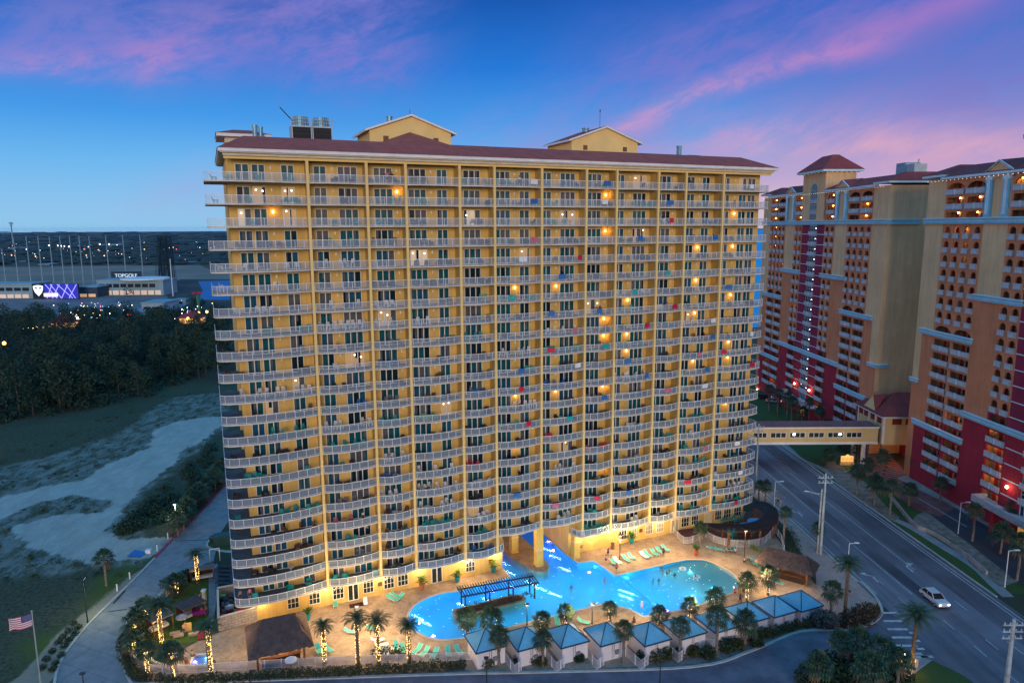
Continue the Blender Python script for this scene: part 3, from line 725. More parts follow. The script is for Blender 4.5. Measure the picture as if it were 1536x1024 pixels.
def balustrade(w_, out=.28):
    m = MB(); m.box(0,w_,-out,-out+.1,.0,.16,balu); m.box(0,w_,-out-.03,-out+.13,.92,1.06,balu); m.box(0,w_,-out+.02,-out+.07,.16,.92,balu)
    m.box(0,.14,-out-.02,.05,0,1.0,balu); m.box(w_-.14,w_,-out-.02,.05,0,1.0,balu); m.box(0,w_,-out,.05,-.12,.02,balu)
    if w_ > 3: m.box(w_/2-.12,w_/2+.12,-out-.05,-out+.12,-.1,1.12,pale)
    for i in range(int(w_/.4)): x = .2+i*.4; m.box(x,x+.08,-out-.01,-out+.03,.16,.92,pale,False)
    return m
BAL = {}
def wing(o, name, label, lo, hi, lamps):
    root = thing(name, label, 'hotel', (*NW(0,0),0), NTH)
    # local frame: x along the facade towards the viewer, y into the building
    wall = MB(); bal = []; det = MB(); D = 22.0
    def flat(x0,x1,z0,z1,m,y=0.0): wall.face([(o+x0,y,z0),(o+x1,y,z0),(o+x1,y,z1),(o+x0,y,z1)], m)
    def backs(x0,x1,f,units,lit=None):
        """recess behind an opening run: floor, ceiling, back wall, doors and windows"""
        wall.face([(o+x0,1.7,f),(o+x1,1.7,f),(o+x1,1.7,f+FH),(o+x0,1.7,f+FH)], inner)
        wall.face([(o+x0,.0,f),(o+x1,.0,f),(o+x1,1.7,f),(o+x0,1.7,f)], inner)
        wall.face([(o+x0,.3,f+2.75),(o+x0,1.7,f+2.75),(o+x1,1.7,f+2.75),(o+x1,.3,f+2.75)], inner)
        for s_ in (x0,x1): wall.face([(o+s_,.0,f),(o+s_,1.7,f),(o+s_,1.7,f+FH),(o+s_,.0,f+FH)], inner)
        for u in units:
            c = x0+(x1-x0)*u; det.box(o+c-1.3,o+c-.35,1.62,1.71,f+.02,f+2.15,rdoor); det.box(o+c+.35,o+c+1.2,1.62,1.71,f+.75,f+2.1,nwin)
    def run4(x0,x1,k,m,arch=True):
        f = fz(k); w_ = (x1-x0)/4
        for i in range(4):
            shell(wall,o+x0+w_*i,o+x0+w_*(i+1),f,FH,m,1.7,.8); bal.append((o+x0+w_*i+w_/2-.95,f,1.9))
        backs(x0,x1,f,(.25,.75))
    def run2(x0,x1,k,m,rise=0,h=FH):
        f = fz(k); w_ = (x1-x0)/2
        for i in range(2):
            shell(wall,o+x0+w_*i,o+x0+w_*(i+1),f,h,m,w_-.8,0,rise); bal.append((o+x0+w_*i+.35,f,w_-.7))
        wall.face([(o+x0+w_-.1,.3,f),(o+x0+w_-.1,1.7,f),(o+x0+w_-.1,1.7,f+FH),(o+x0+w_-.1,.3,f+FH)], inner)
        backs(x0,x1,f,(.22,.7))
    def runN(x0,x1,k,m,n,rise,ow):
        f = fz(k); w_ = (x1-x0)/n
        for i in range(n): shell(wall,o+x0+w_*i,o+x0+w_*(i+1),f,FH,m,ow,0,rise); bal.append((o+x0+w_*i+w_/2-ow/2-.1,f,ow+.2))
        backs(x0,x1,f,(.5,))
    ZE = 67.9
    flat(-17,-11,34.7,ZE,tan_); flat(-17,-14.8,23,34.7,tan_); flat(-14.8,-11,13.6,34.7,terra); flat(-17,-14.8,0,23,terra); flat(-14.8,-11,0,13.6,redw)
    flat(52.3,59,34.7,ZE,tan_); flat(55.8,59,23,34.7,tan_); flat(52.3,55.8,13.6,34.7,terra); flat(55.8,59,0,23,terra); flat(52.3,55.8,0,13.6,redw)
    for (x0,x1) in ((-11,1.3),(40.0,52.3)):
        for k in range(-3,18):
            f = fz(k)
            if k == -3: run2(x0,x1,k,terra,1.15,ZE-f)
            elif k < 0: run2(x0,x1,k,terra)
            elif k < 7: run4(x0,x1,k,terra)
            elif k == 7: run2(x0,x1,k,terra,1.2)
            elif k < 14: run2(x0,x1,k,terra)
            else: run2(x0,x1,k,redw)
        flat(x0,x1,0,fz(17),redw)
    for (x0,x1) in ((7.8,13.4),(27.4,33.5)):
        for k in range(-3,18):
            if k == -3: runN(x0,x1,k,terra,1,1.15,4.4); flat(x0,x1,fz(-3)+FH,ZE,terra)
            elif k < 0: runN(x0,x1,k,terra,1,0,4.4)
            elif k < 12: runN(x0,x1,k,terra,2,.85,1.75)
            else: runN(x0,x1,k,redw,1,0,4.6)
        flat(x0,x1,0,fz(17),redw)
    for (x0,x1) in ((1.3,7.8),(33.5,40.0)):
        flat(x0,x1,43.8,ZE,tan_); flat(x0,x1,19.6,43.8,terra); flat(x0,x1,0,19.6,redw)
        c = (x0+x1)/2; wall.face([(o+c-3.7,-.3,68.4),(o+c+3.7,-.3,68.4),(o+c,-.3,70.3)], tan_)
        wall.face([(o+c-3.7,-.3,67.2),(o+c+3.7,-.3,67.2),(o+c+3.7,-.3,68.4),(o+c-3.7,-.3,68.4)], tan_)
        wall.face([(o+c-3.7,0,67.2),(o+c+3.7,0,67.2),(o+c+3.7,-.3,67.2),(o+c-3.7,-.3,67.2)][::-1], tan_)
    # stair tower
    flat(13.4,18.3,19.6,59,purp); flat(22.8,27.4,19.6,59,purp); flat(13.4,18.3,0,19.6,redw); flat(22.8,27.4,0,19.6,redw)
    T0,T1 = 13.0,27.0
    for (x0,x1) in ((T0,18.3),(22.8,T1)): flat(x0,x1,59,73.6,tan_,-.4)
    flat(18.3,22.8,70.6,73.6,tan_,-.4)
    wall.face([(o+T0,-.4,59),(o+T0,8.6,59),(o+T0,8.6,73.6),(o+T0,-.4,73.6)][::-1], tan_); wall.face([(o+T1,-.4,59),(o+T1,8.6,59),(o+T1,8.6,73.6),(o+T1,-.4,73.6)], tan_)
    wall.face([(o+T0,8.6,67),(o+T1,8.6,67),(o+T1,8.6,73.6),(o+T0,8.6,73.6)][::-1], tan_)
    # window stack
    wn = []
    for k in range(-4,18):
        f = fz(k)
        m = MB(); m.face([(o+18.3,.12,f),(o+22.8,.12,f),(o+22.8,.12,f+FH),(o+18.3,.12,f+FH)], nwin)
        m.box(o+18.25,o+22.85,.02,.11,f+2.55,f+FH+.03,balu)
        for q in range(5): m.box(o+18.3+q*1.08,o+18.42+q*1.08,.02,.11,f,f+2.6,balu)
        m.box(o+18.3,o+22.8,.04,.1,f+1.9,f+2.0,balu)
        if k > -4: wn.append((m, f))
        if k < 17 and k > -5: bal.append((o+18.0,f,5.1))
    for x0,x1 in ((13.4,18.3),(22.8,27.4)):
        for k in range(0,17): det.box(o+x0,o+x1,-.06,-.003,fz(k)+.1,fz(k)+.28,pale)
    # body behind
    X0,X1 = o-17,o+59
    wall.face([(X1,0,0),(X1,D,0),(X1,D,ZE),(X1,0,ZE)], tan_); wall.face([(X0,D,0),(X0,0,0),(X0,0,ZE),(X0,D,ZE)], tan_)
    wall.face([(X1,D,0),(X0,D,0),(X0,D,ZE),(X1,D,ZE)], tan_)
    wall.build('wall', root); det.build('door', root, kind='stuff')
    ob = []
    for m, f in wn: m.build('window', root)
    # pale cornices tinted with the blue of the sky
    def band(x0,x1,z,back=None,h=1.05):
        m = MB(); m.box(o+x0-.3,o+x1+.3,-.45,-.004,z-h/2,z+h/2,bandm); m.box(o+x0-.42,o+x1+.42,-.62,-.004,z+h/2,z+h/2+.2,pale); m.box(o+x0-.36,o+x1+.36,-.52,-.004,z-.06,z+.06,pale)
        if back: m.box(o+x1,o+x1+.45,-.44,back,z-h/2+.003,z+h/2-.003,bandm); m.box(o+x1,o+x1+.6,-.6,back,z+h/2+.003,z+h/2+.197,pale)
        m.build('cornice', root)
    band(-17,59,59.0,8); band(1.3,13.4,43.8); band(27.4,40,43.8); band(-14.8,1.3,34.7); band(40,55.6,34.7); band(-14.8,1.3,13.6); band(40,55.6,13.6); band(1.3,40,19.6); band(-17,-14.9,23,None,.8); band(55.9,59,23,3,.8)
    for c in (4.55,36.75):
        for s_ in (-1,1): m = MB(); x = o+c+s_*2.3; m.box(x-.75,x+.75,-.5,-.004,59.7,67.4,bandm); m.box(x-.35,x+.35,-.6,-.5,60.2,66.8,pale); m.box(x-.9,x+.9,-.62,-.004,66.8,67.5,pale); m.build('pilaster', root)
        m = MB(); m.bar((o+c-3.9,-.45,68.3),(o+c,-.45,70.4),.3,.25,pale); m.bar((o+c+3.9,-.45,68.3),(o+c,-.45,70.4),.3,.25,pale); m.build('gable_trim', root)
    # roofs
    r = MB(); y0 = -.9
    def roofrun(x0,x1,yb=11):
        r.face([(o+x0,y0,68.3),(o+x1,y0,68.3),(o+x1,yb/2,70.9),(o+x0,yb/2,70.9)], tile2); r.face([(o+x1,yb+12,68.3),(o+x0,yb+12,68.3),(o+x0,yb/2+11,70.9),(o+x1,yb/2+11,70.9)], tile2)
        r.face([(o+x0,yb/2,70.9),(o+x1,yb/2,70.9),(o+x1,yb/2+11,70.9),(o+x0,yb/2+11,70.9)], tile2)
    roofrun(-12,13); roofrun(27,54)
    for xa,xb in ((-18.2,-11),(53,60.2)):
        r.hip(o+xa,o+xb,-1.1,D+1,68.9,71.2,3.3,tile2,ex=3.2,ey=6)
    for c in (4.55,36.75):
        r.face([(o+c-3.9,y0+.2,68.35),(o+c,y0+.2,70.5),(o+c,5.5,71.05)], tile2); r.face([(o+c,y0+.2,70.5),(o+c+3.9,y0+.2,68.35),(o+c,5.5,71.05)], tile2)
    r.build('roof', root)
    r = MB(); r.hip(o+T0-1.5,o+T1+1.5,-2.0,10.2,74.1,78.6,4.6,tile2,ex=5.2,ey=5.2); r.box(o+T0-1.4,o+T1+1.4,-1.9,10.1,73.5,74.08,pale); r.build('tower_roof', root)
    for xa,xb,ya,yb,za in ((-12,13,-.85,0,67.8),(27,54,-.85,0,67.8),(-18.1,-11.1,-1.0,D+.9,68.4),(53.1,60.1,-1.0,D+.9,68.4)):
        m = MB(); m.box(o+xa,o+xb,ya,yb,za,za+.48,pale); m.build('eave', root)
    # tall arched window of the stair tower
    m = MB(); c = o+20.55; m.box(c-2.4,c+2.4,-.45,-.41,59.6,70.8,tan_)
    n = 10; P = [(c-2.1*cos(pi*i/n),68.4+2.1*sin(pi*i/n)) for i in range(n+1)]
    m.face([(c-2.1,-.46,60)]+[(c+2.1,-.46,60)]+[(x,-.46,z) for x,z in P[::-1]], nwin)
    for x in (-1.05,0,1.05): m.box(c+x-.06,c+x+.06,-.52,-.47,60,69.5,balu)
    for z in (62.8,64.2,65.9,68.4): m.box(c-2.1,c+2.1,-.52,-.47,z,z+.16,balu)
    for z in (61.6,64.7): m.box(c-2.3,c+2.3,-.7,-.47,z,z+1.0,balu)
    m.build('arched_window', root)
    # soffit fairy lights under the eaves
    s_ = emis('eave bulb', (1,.93,.85), 3.0); m = MB()
    for i in range(60): m.ball(o-16+i*1.25,-1.0,67.55,.055,.055,.055,s_,5,3)
    for i in range(8): m.ball(o+T0-1+i*2.2,-1.7,73.3,.055,.055,.055,s_,5,3); m.ball(o+T1+1.1,-.5+i*1.4,73.3,.055,.055,.055,s_,5,3)
    m.build('eave_lights', root, kind='stuff')
    # balustrades: nearest hundred as parts, the others in one
    vis = sorted(bal, key=lambda b: (NW(b[0],0)[0]**2+NW(b[0],0)[1]**2+(b[1]-CAM_H)**2) if lo < b[0] < hi else 1e9)
    rest = MB()
    for i, (x,f,w_) in enumerate(vis):
        key = round(w_,1)
        if key not in BAL: BAL[key] = (balustrade(key), None); BAL[key] = (BAL[key][0], BAL[key][0].mesh('balustrade'))
        if i < 98: q = bpy.data.objects.new('balustrade', BAL[key][1]); COL.objects.link(q); q.parent = root; q.location = (x,0,f)
        else: rest.add(BAL[key][0], x, 0, f)
    rest.build('balustrade', root, kind='stuff')
    for (x,k,c) in lamps:
        m = MB(); m.ball(x, 1.35, fz(k)+2.25, .17,.17,.17, warmrec if c else whiterec, 6,4)
        if c is None: continue
        m.build('walkway_lamp', root)
        if c == 2: lamp((x,1.0,fz(k)+2.1), 55, (1,.42,.10), .15, root)
    return root
LR = [(-6.3,-3,2),(-8.2,-2,1),(-2.3,-2,1),(-8.4,-1,1),(-2.6,-1,1),(8.6,-3,2),(-6.0,0,2),(-6.1,1,1),(-6.2,2,1),(-1.3,13,2),(-6.5,14,2),(-1.6,14,1),(-2,15,1),(-5.5,17,2),(-1,16,2),(0,17,2),(9.5,14,2),(10.5,15,2),(9.3,16,2),(10.6,17,2),(16.8,12,1),(-9,17,1),(8.2,13,1)]
LL = [(-101,-3,1),(-101,-2,1),(-101,-1,1),(-82,-3,1),(-82,-2,1),(-82,-1,1),(-62,-3,1),(-62,-2,1),(-62,-1,1),(-44,-2,1),(-44.2,-1,1),(-40,-1,2),(-100,0,1),(-100,1,1),(-100,2,2),(-98,4,2),(-94,4,1),(-81,1,1),(-81,2,1),(-81,0,1),(-79,8,2),(-97,15,2),(-93,15,1),(-99,16,1),(-78,9,1),(-94,17,2),(-60,17,2),(-56,16,1)]
WR = wing(0, 'resort_wing', 'near terracotta and maroon resort wing with aqua bands at the right edge', -18, 20, LR)
WL = wing(-91, 'resort_wing', 'far terracotta and maroon resort wing behind the footbridge, with a pyramid roofed tower', -110, -30, LL)
# white lamps up the stair window of the far wing
for k in range(-3,17):
    m = MB(); m.ball(-68.6, -.05, fz(k)+1.9, .11,.1,.11, whiterec, 6,4); m.build('stair_lamp', WL)
# rooftop chiller of the far wing
m = MB(); m.box(0,4,0,4,0,3.9,bluem); m.box(4.05,7.5,.3,3.6,.2,3.3,fr); m.bar((6,2,3.3),(6.4,2,4.5),.2,.2,fr); 
m.build('rooftop_chiller', WL).location = (-47, 10, 70.3)
# big wall light stars on the maroon base
star = emis('entrance flood', (1,.60,.32), 22)
for (px,py,wg) in ((1192,575,WL),(1214,585,WL),(1136,584,WL),(1511,730,WR)):
    d = ray(px,py); ox,oy = NW(0,-.4); t = (ox*NN[0]+oy*NN[1])/(d[0]*NN[0]+d[1]*NN[1]); P = (d[0]*t-NBX, d[1]*t-NBY); s_ = P[0]*NE[0]+P[1]*NE[1]; z = CAM_H+d[2]*t
    m = MB(); m.ball(s_,-.5,z,.3,.3,.3,star,7,5); m.build('wall_light', wg); lamp((s_,-1.5,z),90,(1,.42,.18),.3,wg)
# terraces over the entrances
for o, wg in ((0,WR),(-91,WL)):
    m = MB(); m.box(o+10,o+31,-3.2,0,4.4,4.75,balu); m.box(o+10,o+31,-3.25,-3.1,4.75,5.8,balu); m.box(o+10,o+10.15,-3.2,0,4.75,5.8,balu)
    for x in (11,15.5,20,25,30): m.box(o+x-.25,o+x+.25,-3.1,-2.6,0,4.4,redw)
    m.build('terrace', wg)
    m = MB(); m.box(o+18.6,o+22.4,-.12,-.01,4.8,8.2,pale); 
    for q in range(4): m.box(o+18.8+q*.92,o+19.5+q*.92,-.14,-.121,5,8,nwin)
    m.build('glazed_door', wg)
    m = MB(); m.box(o+18.6,o+22.4,-.1,-.01,.1,3.6,mat('amber doorway', (.5,.25,.05), .4, emit=.35, ecol=(1,.5,.12))); m.build('entrance_door', wg)

# ---------------------------------------------------------------- footbridge over the road and lobby pavilion
YB = 165.0
bx0 = 46.0; bx1 = deep(1318,640,YB)[0]; zbot = deep(1230,664,YB)[1]; ztop = deep(1230,642,YB)[1]; zrf = deep(1230,633,YB+3)[1]
bridge_m = mat('bridge stucco', (.60,.44,.20), .85, .06, .3)
br = thing('footbridge', 'enclosed yellow footbridge with a dark roof crossing the road at second floor height', 'footbridge', (bx0,YB,0), 0)
Lb = bx1-bx0; m = MB(); m.box(0,Lb,0,5,zbot,ztop,bridge_m); m.build('wall', br)
m = MB(); m.box(-.1,Lb+.1,-.25,5.2,ztop-.02,ztop+.35,wtrim); m.box(0,Lb,-.12,-.01,zbot-.35,zbot+.25,wtrim); m.box(0,Lb,0,5,zbot-.35,zbot-.01,wtrim); m.build('trim', br)
m = MB(); rd = mat('dusky roof', (.17,.08,.09), .8); m.face([(-.1,-.3,ztop+.36),(Lb,-.3,ztop+.36),(Lb-1.4,2.5,zrf+.5),(-.1,2.5,zrf+.5)], rd); m.face([(Lb,5.3,ztop+.36),(-.1,5.3,ztop+.36),(-.1,2.5,zrf+.5),(Lb-1.4,2.5,zrf+.5)], rd); m.face([(Lb,-.3,ztop+.36),(Lb,5.3,ztop+.36),(Lb-1.4,2.5,zrf+.5)], rd); m.build('roof', br)
for (a,b) in ((190,358),(400,567),(608,775),(818,985),(1022,1190),(0,147)):
    xa = deep(1130+a*.1367,652,YB)[0]-bx0; xb = deep(1130+b*.1367,652,YB)[0]-bx0; z0 = deep(1230,655.5,YB)[1]; z1 = deep(1230,648.7,YB)[1]
    m = MB(); m.box(xa-.08,xb+.08,-.06,-.004,z0-.12,z0,wtrim); m.box(xa-.08,xb+.08,-.06,-.004,z1,z1+.1,wtrim)
    for q in range(4): x = xa+(xb-xa)*q/3; m.box(x-.07,x+.07,-.055,-.004,z0,z1,wtrim)
    o = m.build('window', br); p = MB(); p.face([(xa,-.02,z0),(xb,-.02,z0),(xb,-.02,z1),(xa,-.02,z1)], mat('bridge glass', (.05,.05,.03), .15, .4, .5, spec=.5)); p.build('pane', o)
for px in (1191,1260):
    x = deep(px,651,YB)[0]-bx0; m = MB(); m.ball(x,-.1,deep(px,651,YB)[1],.32,.1,.22,emis('bridge lamp',(1,.97,.9),22),8,5); m.build('bridge_lamp', br)
xc = deep(1296,670,YB)[0]-bx0
m = MB(); m.box(xc-.35,xc+.35,-.1,.6,0,zbot-.35,wtrim); m.build('column', br); m = MB(); m.box(xc-.6,xc+.2,4.2,5,0,zbot-.35,wtrim); m.build('column', br)
m = MB(); m.box(deep(1143,700,YB)[0]-bx0-6,deep(1143,700,YB)[0]-bx0-4.8,1,4,0,zbot-.35,bridge_m); m.build('column', br)
# lobby pavilion standing in the gap between the wings
cx = deep(1322,640,YB)[0]; zpe = deep(1330,620,YB)[1]
lob = thing('lobby_pavilion', 'yellow lobby block with a maroon hip roof between the two resort wings', 'pavilion', (cx,YB-1,0), 0)
Lx = 20.0; m = MB(); m.box(0,Lx,0,12.5,zbot-.3,zpe-.4,bridge_m); m.build('wall', lob)
m = MB(); m.hip(-1.2,Lx+1,-1.1,13.6,zpe-.3,zpe+4.0,5,tile2,ex=7.0); m.face([(-.6,3.2,zpe),(3.6,6.2,zpe+3.6),(.2,6.2,zpe+3.4)], tile2); m.face([(-.6,9.2,zpe),(3.6,6.2,zpe+3.6),(.2,6.2,zpe+3.4)], tile2); m.build('roof', lob)
m = MB(); m.box(-1.1,Lx+.9,-1.0,13.5,zpe-.62,zpe-.32,pale); m.build('eave', lob)
m = MB(); m.face([(-.62,3.2,zpe-.2),(-.62,9.2,zpe-.2),(.15,6.2,zpe+3.35)], bridge_m); m.build('gable', lob)
for x in (2,5.2,8.4): m = MB(); m.box(x,x+2.3,-.05,-.004,zpe-2.5,zpe-1.1,rdoor); m.build('window', lob)
for x in (1.2,4.4,7.6,10.2): m = MB(); m.box(-.05,-.004,x,x+1.9,zpe-2.6,zpe-1.1,rdoor); m.build('window', lob)
for y in (0.0,3.7,7.0,12.3): m = MB(); m.box(-.2,.2,y-.2,y+.2,zbot,zpe-.63,wtrim); m.build('corner_post', lob)
for x,y in ((7.5,.5),(14,.5),(7.5,11),(.8,11.5),(.7,.8)): m = MB(); m.box(x-.5,x+.5,y-.5,y+.5,0,zbot-.3,mat('orange column', (.42,.17,.05), .8)); m.build('column', lob)
m = MB(); m.box(10.2,Lx,1.5,12,0,zbot-.31,redw); m.build('ground_floor', lob)
for x in (10.8,13.6,16.4): 
    m = MB(); m.box(x,x+2,1.42,1.498,.2,4.4,pale); m.box(x+.12,x+.9,1.39,1.418,.4,4.2,nwin); m.box(x+1.1,x+1.88,1.39,1.418,.4,4.2,nwin); m.build('tall_window', lob)
for x,y,p in ((4,2,260),(9,-1,160),(12,0,120)): lamp((x,y,zbot-1.2), p, (1,.40,.08), .3, lob)
# ---------------------------------------------------------------- pool outline (tower frame) and ground sheet with its opening
PP = [(613.4,918),(623.9,906),(642,896),(663,889.5),(691.6,885)]
left_end = smoothpoly([Lp(*p) for p in [(668,960),(648,957.5),(633,952),(618,943),(612,930),(613.4,918),(623.9,906),(642,896),(663,889.5),(691.6,885)]], 5, False)
right_end = smoothpoly([Lp(*p) for p in [(1028,839),(1059,840.6),(1087.5,853),(1106,867),(1109,884),(1090,892),(1069,900),(1031,912.5),(1006,917)]], 5, False)
pool = left_end+[Lp(763,866),(41.74,-.8),(41.74,22.0),(54.35,22.0),(54.35,2.3),(54.69,-.85),(57.6,-1.3),(58.35,-7.4)]+right_end+[(55.44,-20.13),(54.54,-17.2),(51.93,-14.4),(47.06,-14.5),(35.6,-14.44),(28.89,-14.44)]
isl1 = [(44.6,22.0),(44.6,6.0),(46.0,.3),(46.6,-.9),(47.6,-1.6),(48.7,-1.2),(49.67,.5),(49.9,6),(49.9,22.0)]
isl2 = smoothpoly([Lp(*p) for p in [(678.5,919.4),(684,913),(717.6,905),(749,896),(777.5,891.4),(786.6,894.7),(788,900),(772,905),(733,915.5),(694,924.6),(684,923.3)]], 4)
def fill(outer, holes, z, m, name, kind='structure'):
    bm = bmesh.new()
    for lp in [outer]+holes:
        vs = [bm.verts.new((x,y,z)) for x,y in lp]
        for a, b in zip(vs, vs[1:]+vs[:1]): bm.edges.new((a,b))
    bmesh.ops.triangle_fill(bm, use_beauty=True, use_dissolve=False, edges=bm.edges[:])
    for f in bm.faces:
        if f.normal.z < 0: f.normal_flip()
    me = bpy.data.meshes.new(name); bm.to_mesh(me); bm.free(); me.materials.append(m)
    o = bpy.data.objects.new(name, me); COL.objects.link(o); o['kind'] = kind; return o
poolW = [W(*p) for p in pool]
R_ = 16500
outer = [(R_*cos(2*pi*i/90), R_*sin(2*pi*i/90)) for i in range(90)]
gm = mat('dark scrub ground', (.030,.042,.026), 1.0, .3, .02, col2=(.055,.062,.036))
fill(outer, [poolW], 0.0, gm, 'ground')
# ---------------------------------------------------------------- sandy lot on the left: one sheet, two masks carried as attributes
smooth_px = [(-90,775),(-40,756),(0,746),(77,728),(124,719.5),(160,697),(199,682),(224,671),(233,644),(261,633),(300,627),(332,624),(345,628),(345,640),(332,637.5),(310,657),(273,677),(262,695),(222,724),(188,759),(160,793),(178,808),(232,806),(258,806),(236,838),(205,836),(137,845),(100,838),(40,820),(20,790),(60,778),(105,768),(150,772),(165,752),(120,742),(60,752),(0,778),(-60,800)]
mott_px = [(-140,900),(-140,700),(0,700),(60,690),(110,670),(170,655),(222,618),(262,596),(345,586),(350,640),(262,700),(200,760),(232,806),(225,850),(165,852),(100,862),(0,866)]
green_px = [(130,930),(150,865),(195,838),(225,838),(215,850),(160,905),(110,960),(80,1000),(40,1030),(40,960)]
bed_px = [(215,852),(235,838),(165,905),(108,966),(84,1012),(60,1040),(-10,1040),(40,1005),(85,950),(130,915),(165,885)]
def poly_w(L_): return [at(*p) for p in L_]
PS, PM, PG, PB = poly_w(smooth_px), poly_w(mott_px), poly_w(green_px), poly_w(bed_px)
def sd(p, poly):
    x, y = p; inside = False; best = 1e9; n = len(poly)
    for k in range(n):
        x0,y0 = poly[k]; x1,y1 = poly[(k+1)%n]
        if (y0 > y) != (y1 > y) and x < (x1-x0)*(y-y0)/(y1-y0)+x0: inside = not inside
        dx,dy = x1-x0,y1-y0; t = max(0,min(1,((x-x0)*dx+(y-y0)*dy)/(dx*dx+dy*dy+1e-9))); best = min(best, (x-x0-dx*t)**2+(y-y0-dy*t)**2)
    return sqrt(best)*(1 if inside else -1)
GX0,GX1,GY0,GY1,ST = -190,-42,74,262,1.7
nx, ny = int((GX1-GX0)/ST), int((GY1-GY0)/ST)
vs = []; at_s = []; at_m = []; at_g = []; at_b = []
for j in range(ny+1):
    for i in range(nx+1):
        x, y = GX0+i*ST, GY0+j*ST; vs.append((x,y,.012+.12*max(0,math.sin(x*.21+y*.13)*math.sin(y*.17-x*.05)) if x < -80 else .012))
        at_s.append(max(-8,min(8,sd((x,y),PS)))); at_m.append(max(-8,min(8,sd((x,y),PM)))); at_g.append(max(-8,min(8,sd((x,y),PG)))); at_b.append(max(-8,min(8,sd((x,y),PB))))
drive_left = [at(*p) for p in [(352,716),(330,736),(309,760),(270,797),(232,837),(200,870),(165,904),(135,934),(108,966),(92,990),(84,1012),(80,1040)]]
fs = []
for j in range(ny):
    for i in range(nx):
        x, y = GX0+(i+.5)*ST, GY0+(j+.5)*ST
        # keep the sheet off the drive
        lim = 1e9
        for a, b in zip(drive_left, drive_left[1:]):
            if min(a[1],b[1]) <= y <= max(a[1],b[1]): lim = a[0]+(b[0]-a[0])*(y-a[1])/(b[1]-a[1])
        if y > drive_left[0][1]: lim = -60
        if y < drive_left[-1][1]: lim = drive_left[-1][0]
        if x > lim+1.0: continue
        k = j*(nx+1)+i; fs.append((k,k+1,k+nx+2,k+nx+1))
me = bpy.data.meshes.new('sandy_lot'); me.from_pydata(vs, [], fs)
for nm, d in (('smoothsand',at_s),('mottled',at_m),('green',at_g),('bed',at_b)):
    a = me.attributes.new(nm, 'FLOAT', 'POINT'); a.data.foreach_set('value', d)
lotm = bpy.data.materials.new('sand and scrub'); lotm.use_nodes = True
N = lotm.node_tree.nodes; K = lotm.node_tree.links; b = N['Principled BSDF']; b.inputs['Roughness'].default_value = .95; b.inputs['Specular IOR Level'].default_value = .1
tc = N.new('ShaderNodeTexCoord')
def nz(sc, det=6, rough=.6, stretch=None):
    n = N.new('ShaderNodeTexNoise'); n.inputs['Scale'].default_value = sc; n.inputs['Detail'].default_value = det; n.inputs['Roughness'].default_value = rough
    if stretch:
        mp = N.new('ShaderNodeMapping'); mp.inputs['Rotation'].default_value = (0,0,stretch[0]); mp.inputs['Scale'].default_value = (stretch[1],stretch[2],1); K.new(tc.outputs['Object'], mp.inputs[0]); K.new(mp.outputs[0], n.inputs[0])
    else: K.new(tc.outputs['Object'], n.inputs['Vector'])
    return n.outputs['Fac']
def attr(n_): a = N.new('ShaderNodeAttribute'); a.attribute_name = n_; return a.outputs['Fac']
big = nz(.09, 6); med = nz(.32, 8, .72, (.6,1.0,.45)); fine = nz(1.6, 6, .7); strk = nz(.30, 8, .72, (-.9,1.25,.6))
def mask(a_, noise_, amp, w_=.35): return smooth(M('ADD', attr(a_), M('MULTIPLY', M('SUBTRACT', noise_, .5), amp)), -w_, w_)
m_s = mask('smoothsand', med, 7, .5); m_m = M('MULTIPLY', mask('mottled', big, 10, 1.5), smooth(M('ADD', M('MULTIPLY', strk,.6), M('MULTIPLY', fine,.4)), .44, .56)); m_g = mask('green', big, 8, 2.5); m_b = mask('bed', med, 3, .3)
sand = cmix(smooth(med,.35,.7), cmix(fine, (.26,.26,.23), (.36,.36,.32)), cmix(fine, (.36,.36,.32), (.46,.45,.41))); scrub = cmix(big, (.045,.062,.036), (.125,.120,.078)); grn = cmix(fine, (.05,.085,.02), (.10,.13,.035)); bedc = cmix(fine, (.20,.17,.13), (.36,.30,.22))
scrub = cmix(smooth(fine,.4,.65), scrub, (.035,.042,.026))
c = cmix(m_g, scrub, grn); c = cmix(M('MULTIPLY', m_m, .8), c, (.22,.24,.22)); c = cmix(m_s, c, sand); c = cmix(m_b, c, bedc)
K.new(c, b.inputs['Base Color'])
bp = N.new('ShaderNodeBump'); bp.inputs['Strength'].default_value = .7; bp.inputs['Distance'].default_value = .4; K.new(fine, bp.inputs['Height']); K.new(bp.outputs[0], b.inputs['Normal'])
me.materials.append(lotm); o = bpy.data.objects.new('sandy_lot', me); COL.objects.link(o); o['kind'] = 'structure'
# ---------------------------------------------------------------- concrete drive, kerbs
conc = brickmat('concrete drive', (.24,.24,.25), (.21,.21,.225), (.12,.12,.13), .16, .85, .9, .6, .006, .4, .15, .3)
kerbm = mat('kerb concrete', (.42,.40,.37), .85, .12, .8); redk = mat('red painted kerb', (.50,.02,.06), .6, .1, 1)
drive_right = [(350,770),(330,800),(320,842),(296,848),(273,858),(242,889),(215,915),(190,935),(181,960),(180,980),(187,1004),(195,1021),(210,1040)]
dl = drive_left; dr_ = [at(*p) for p in drive_right]
low = [at(*p) for p in [(200,1040),(195,1021),(300,1032),(420,1022),(560,1015),(680,1011),(808,1008),(930,1005),(1040,1000),(1120,975),(1200,947),(1268,945),(1300,936),(1325,916),(1400,905),(1450,960),(1400,1010),(1370,1060)]]
sheet(dl+[(-52,74),(-40,74),(-49,82)]+dr_[::-1], .02, conc, 'driveway')
aspd = mat('dark drive asphalt', (.15,.13,.165), .8, .2, .3)
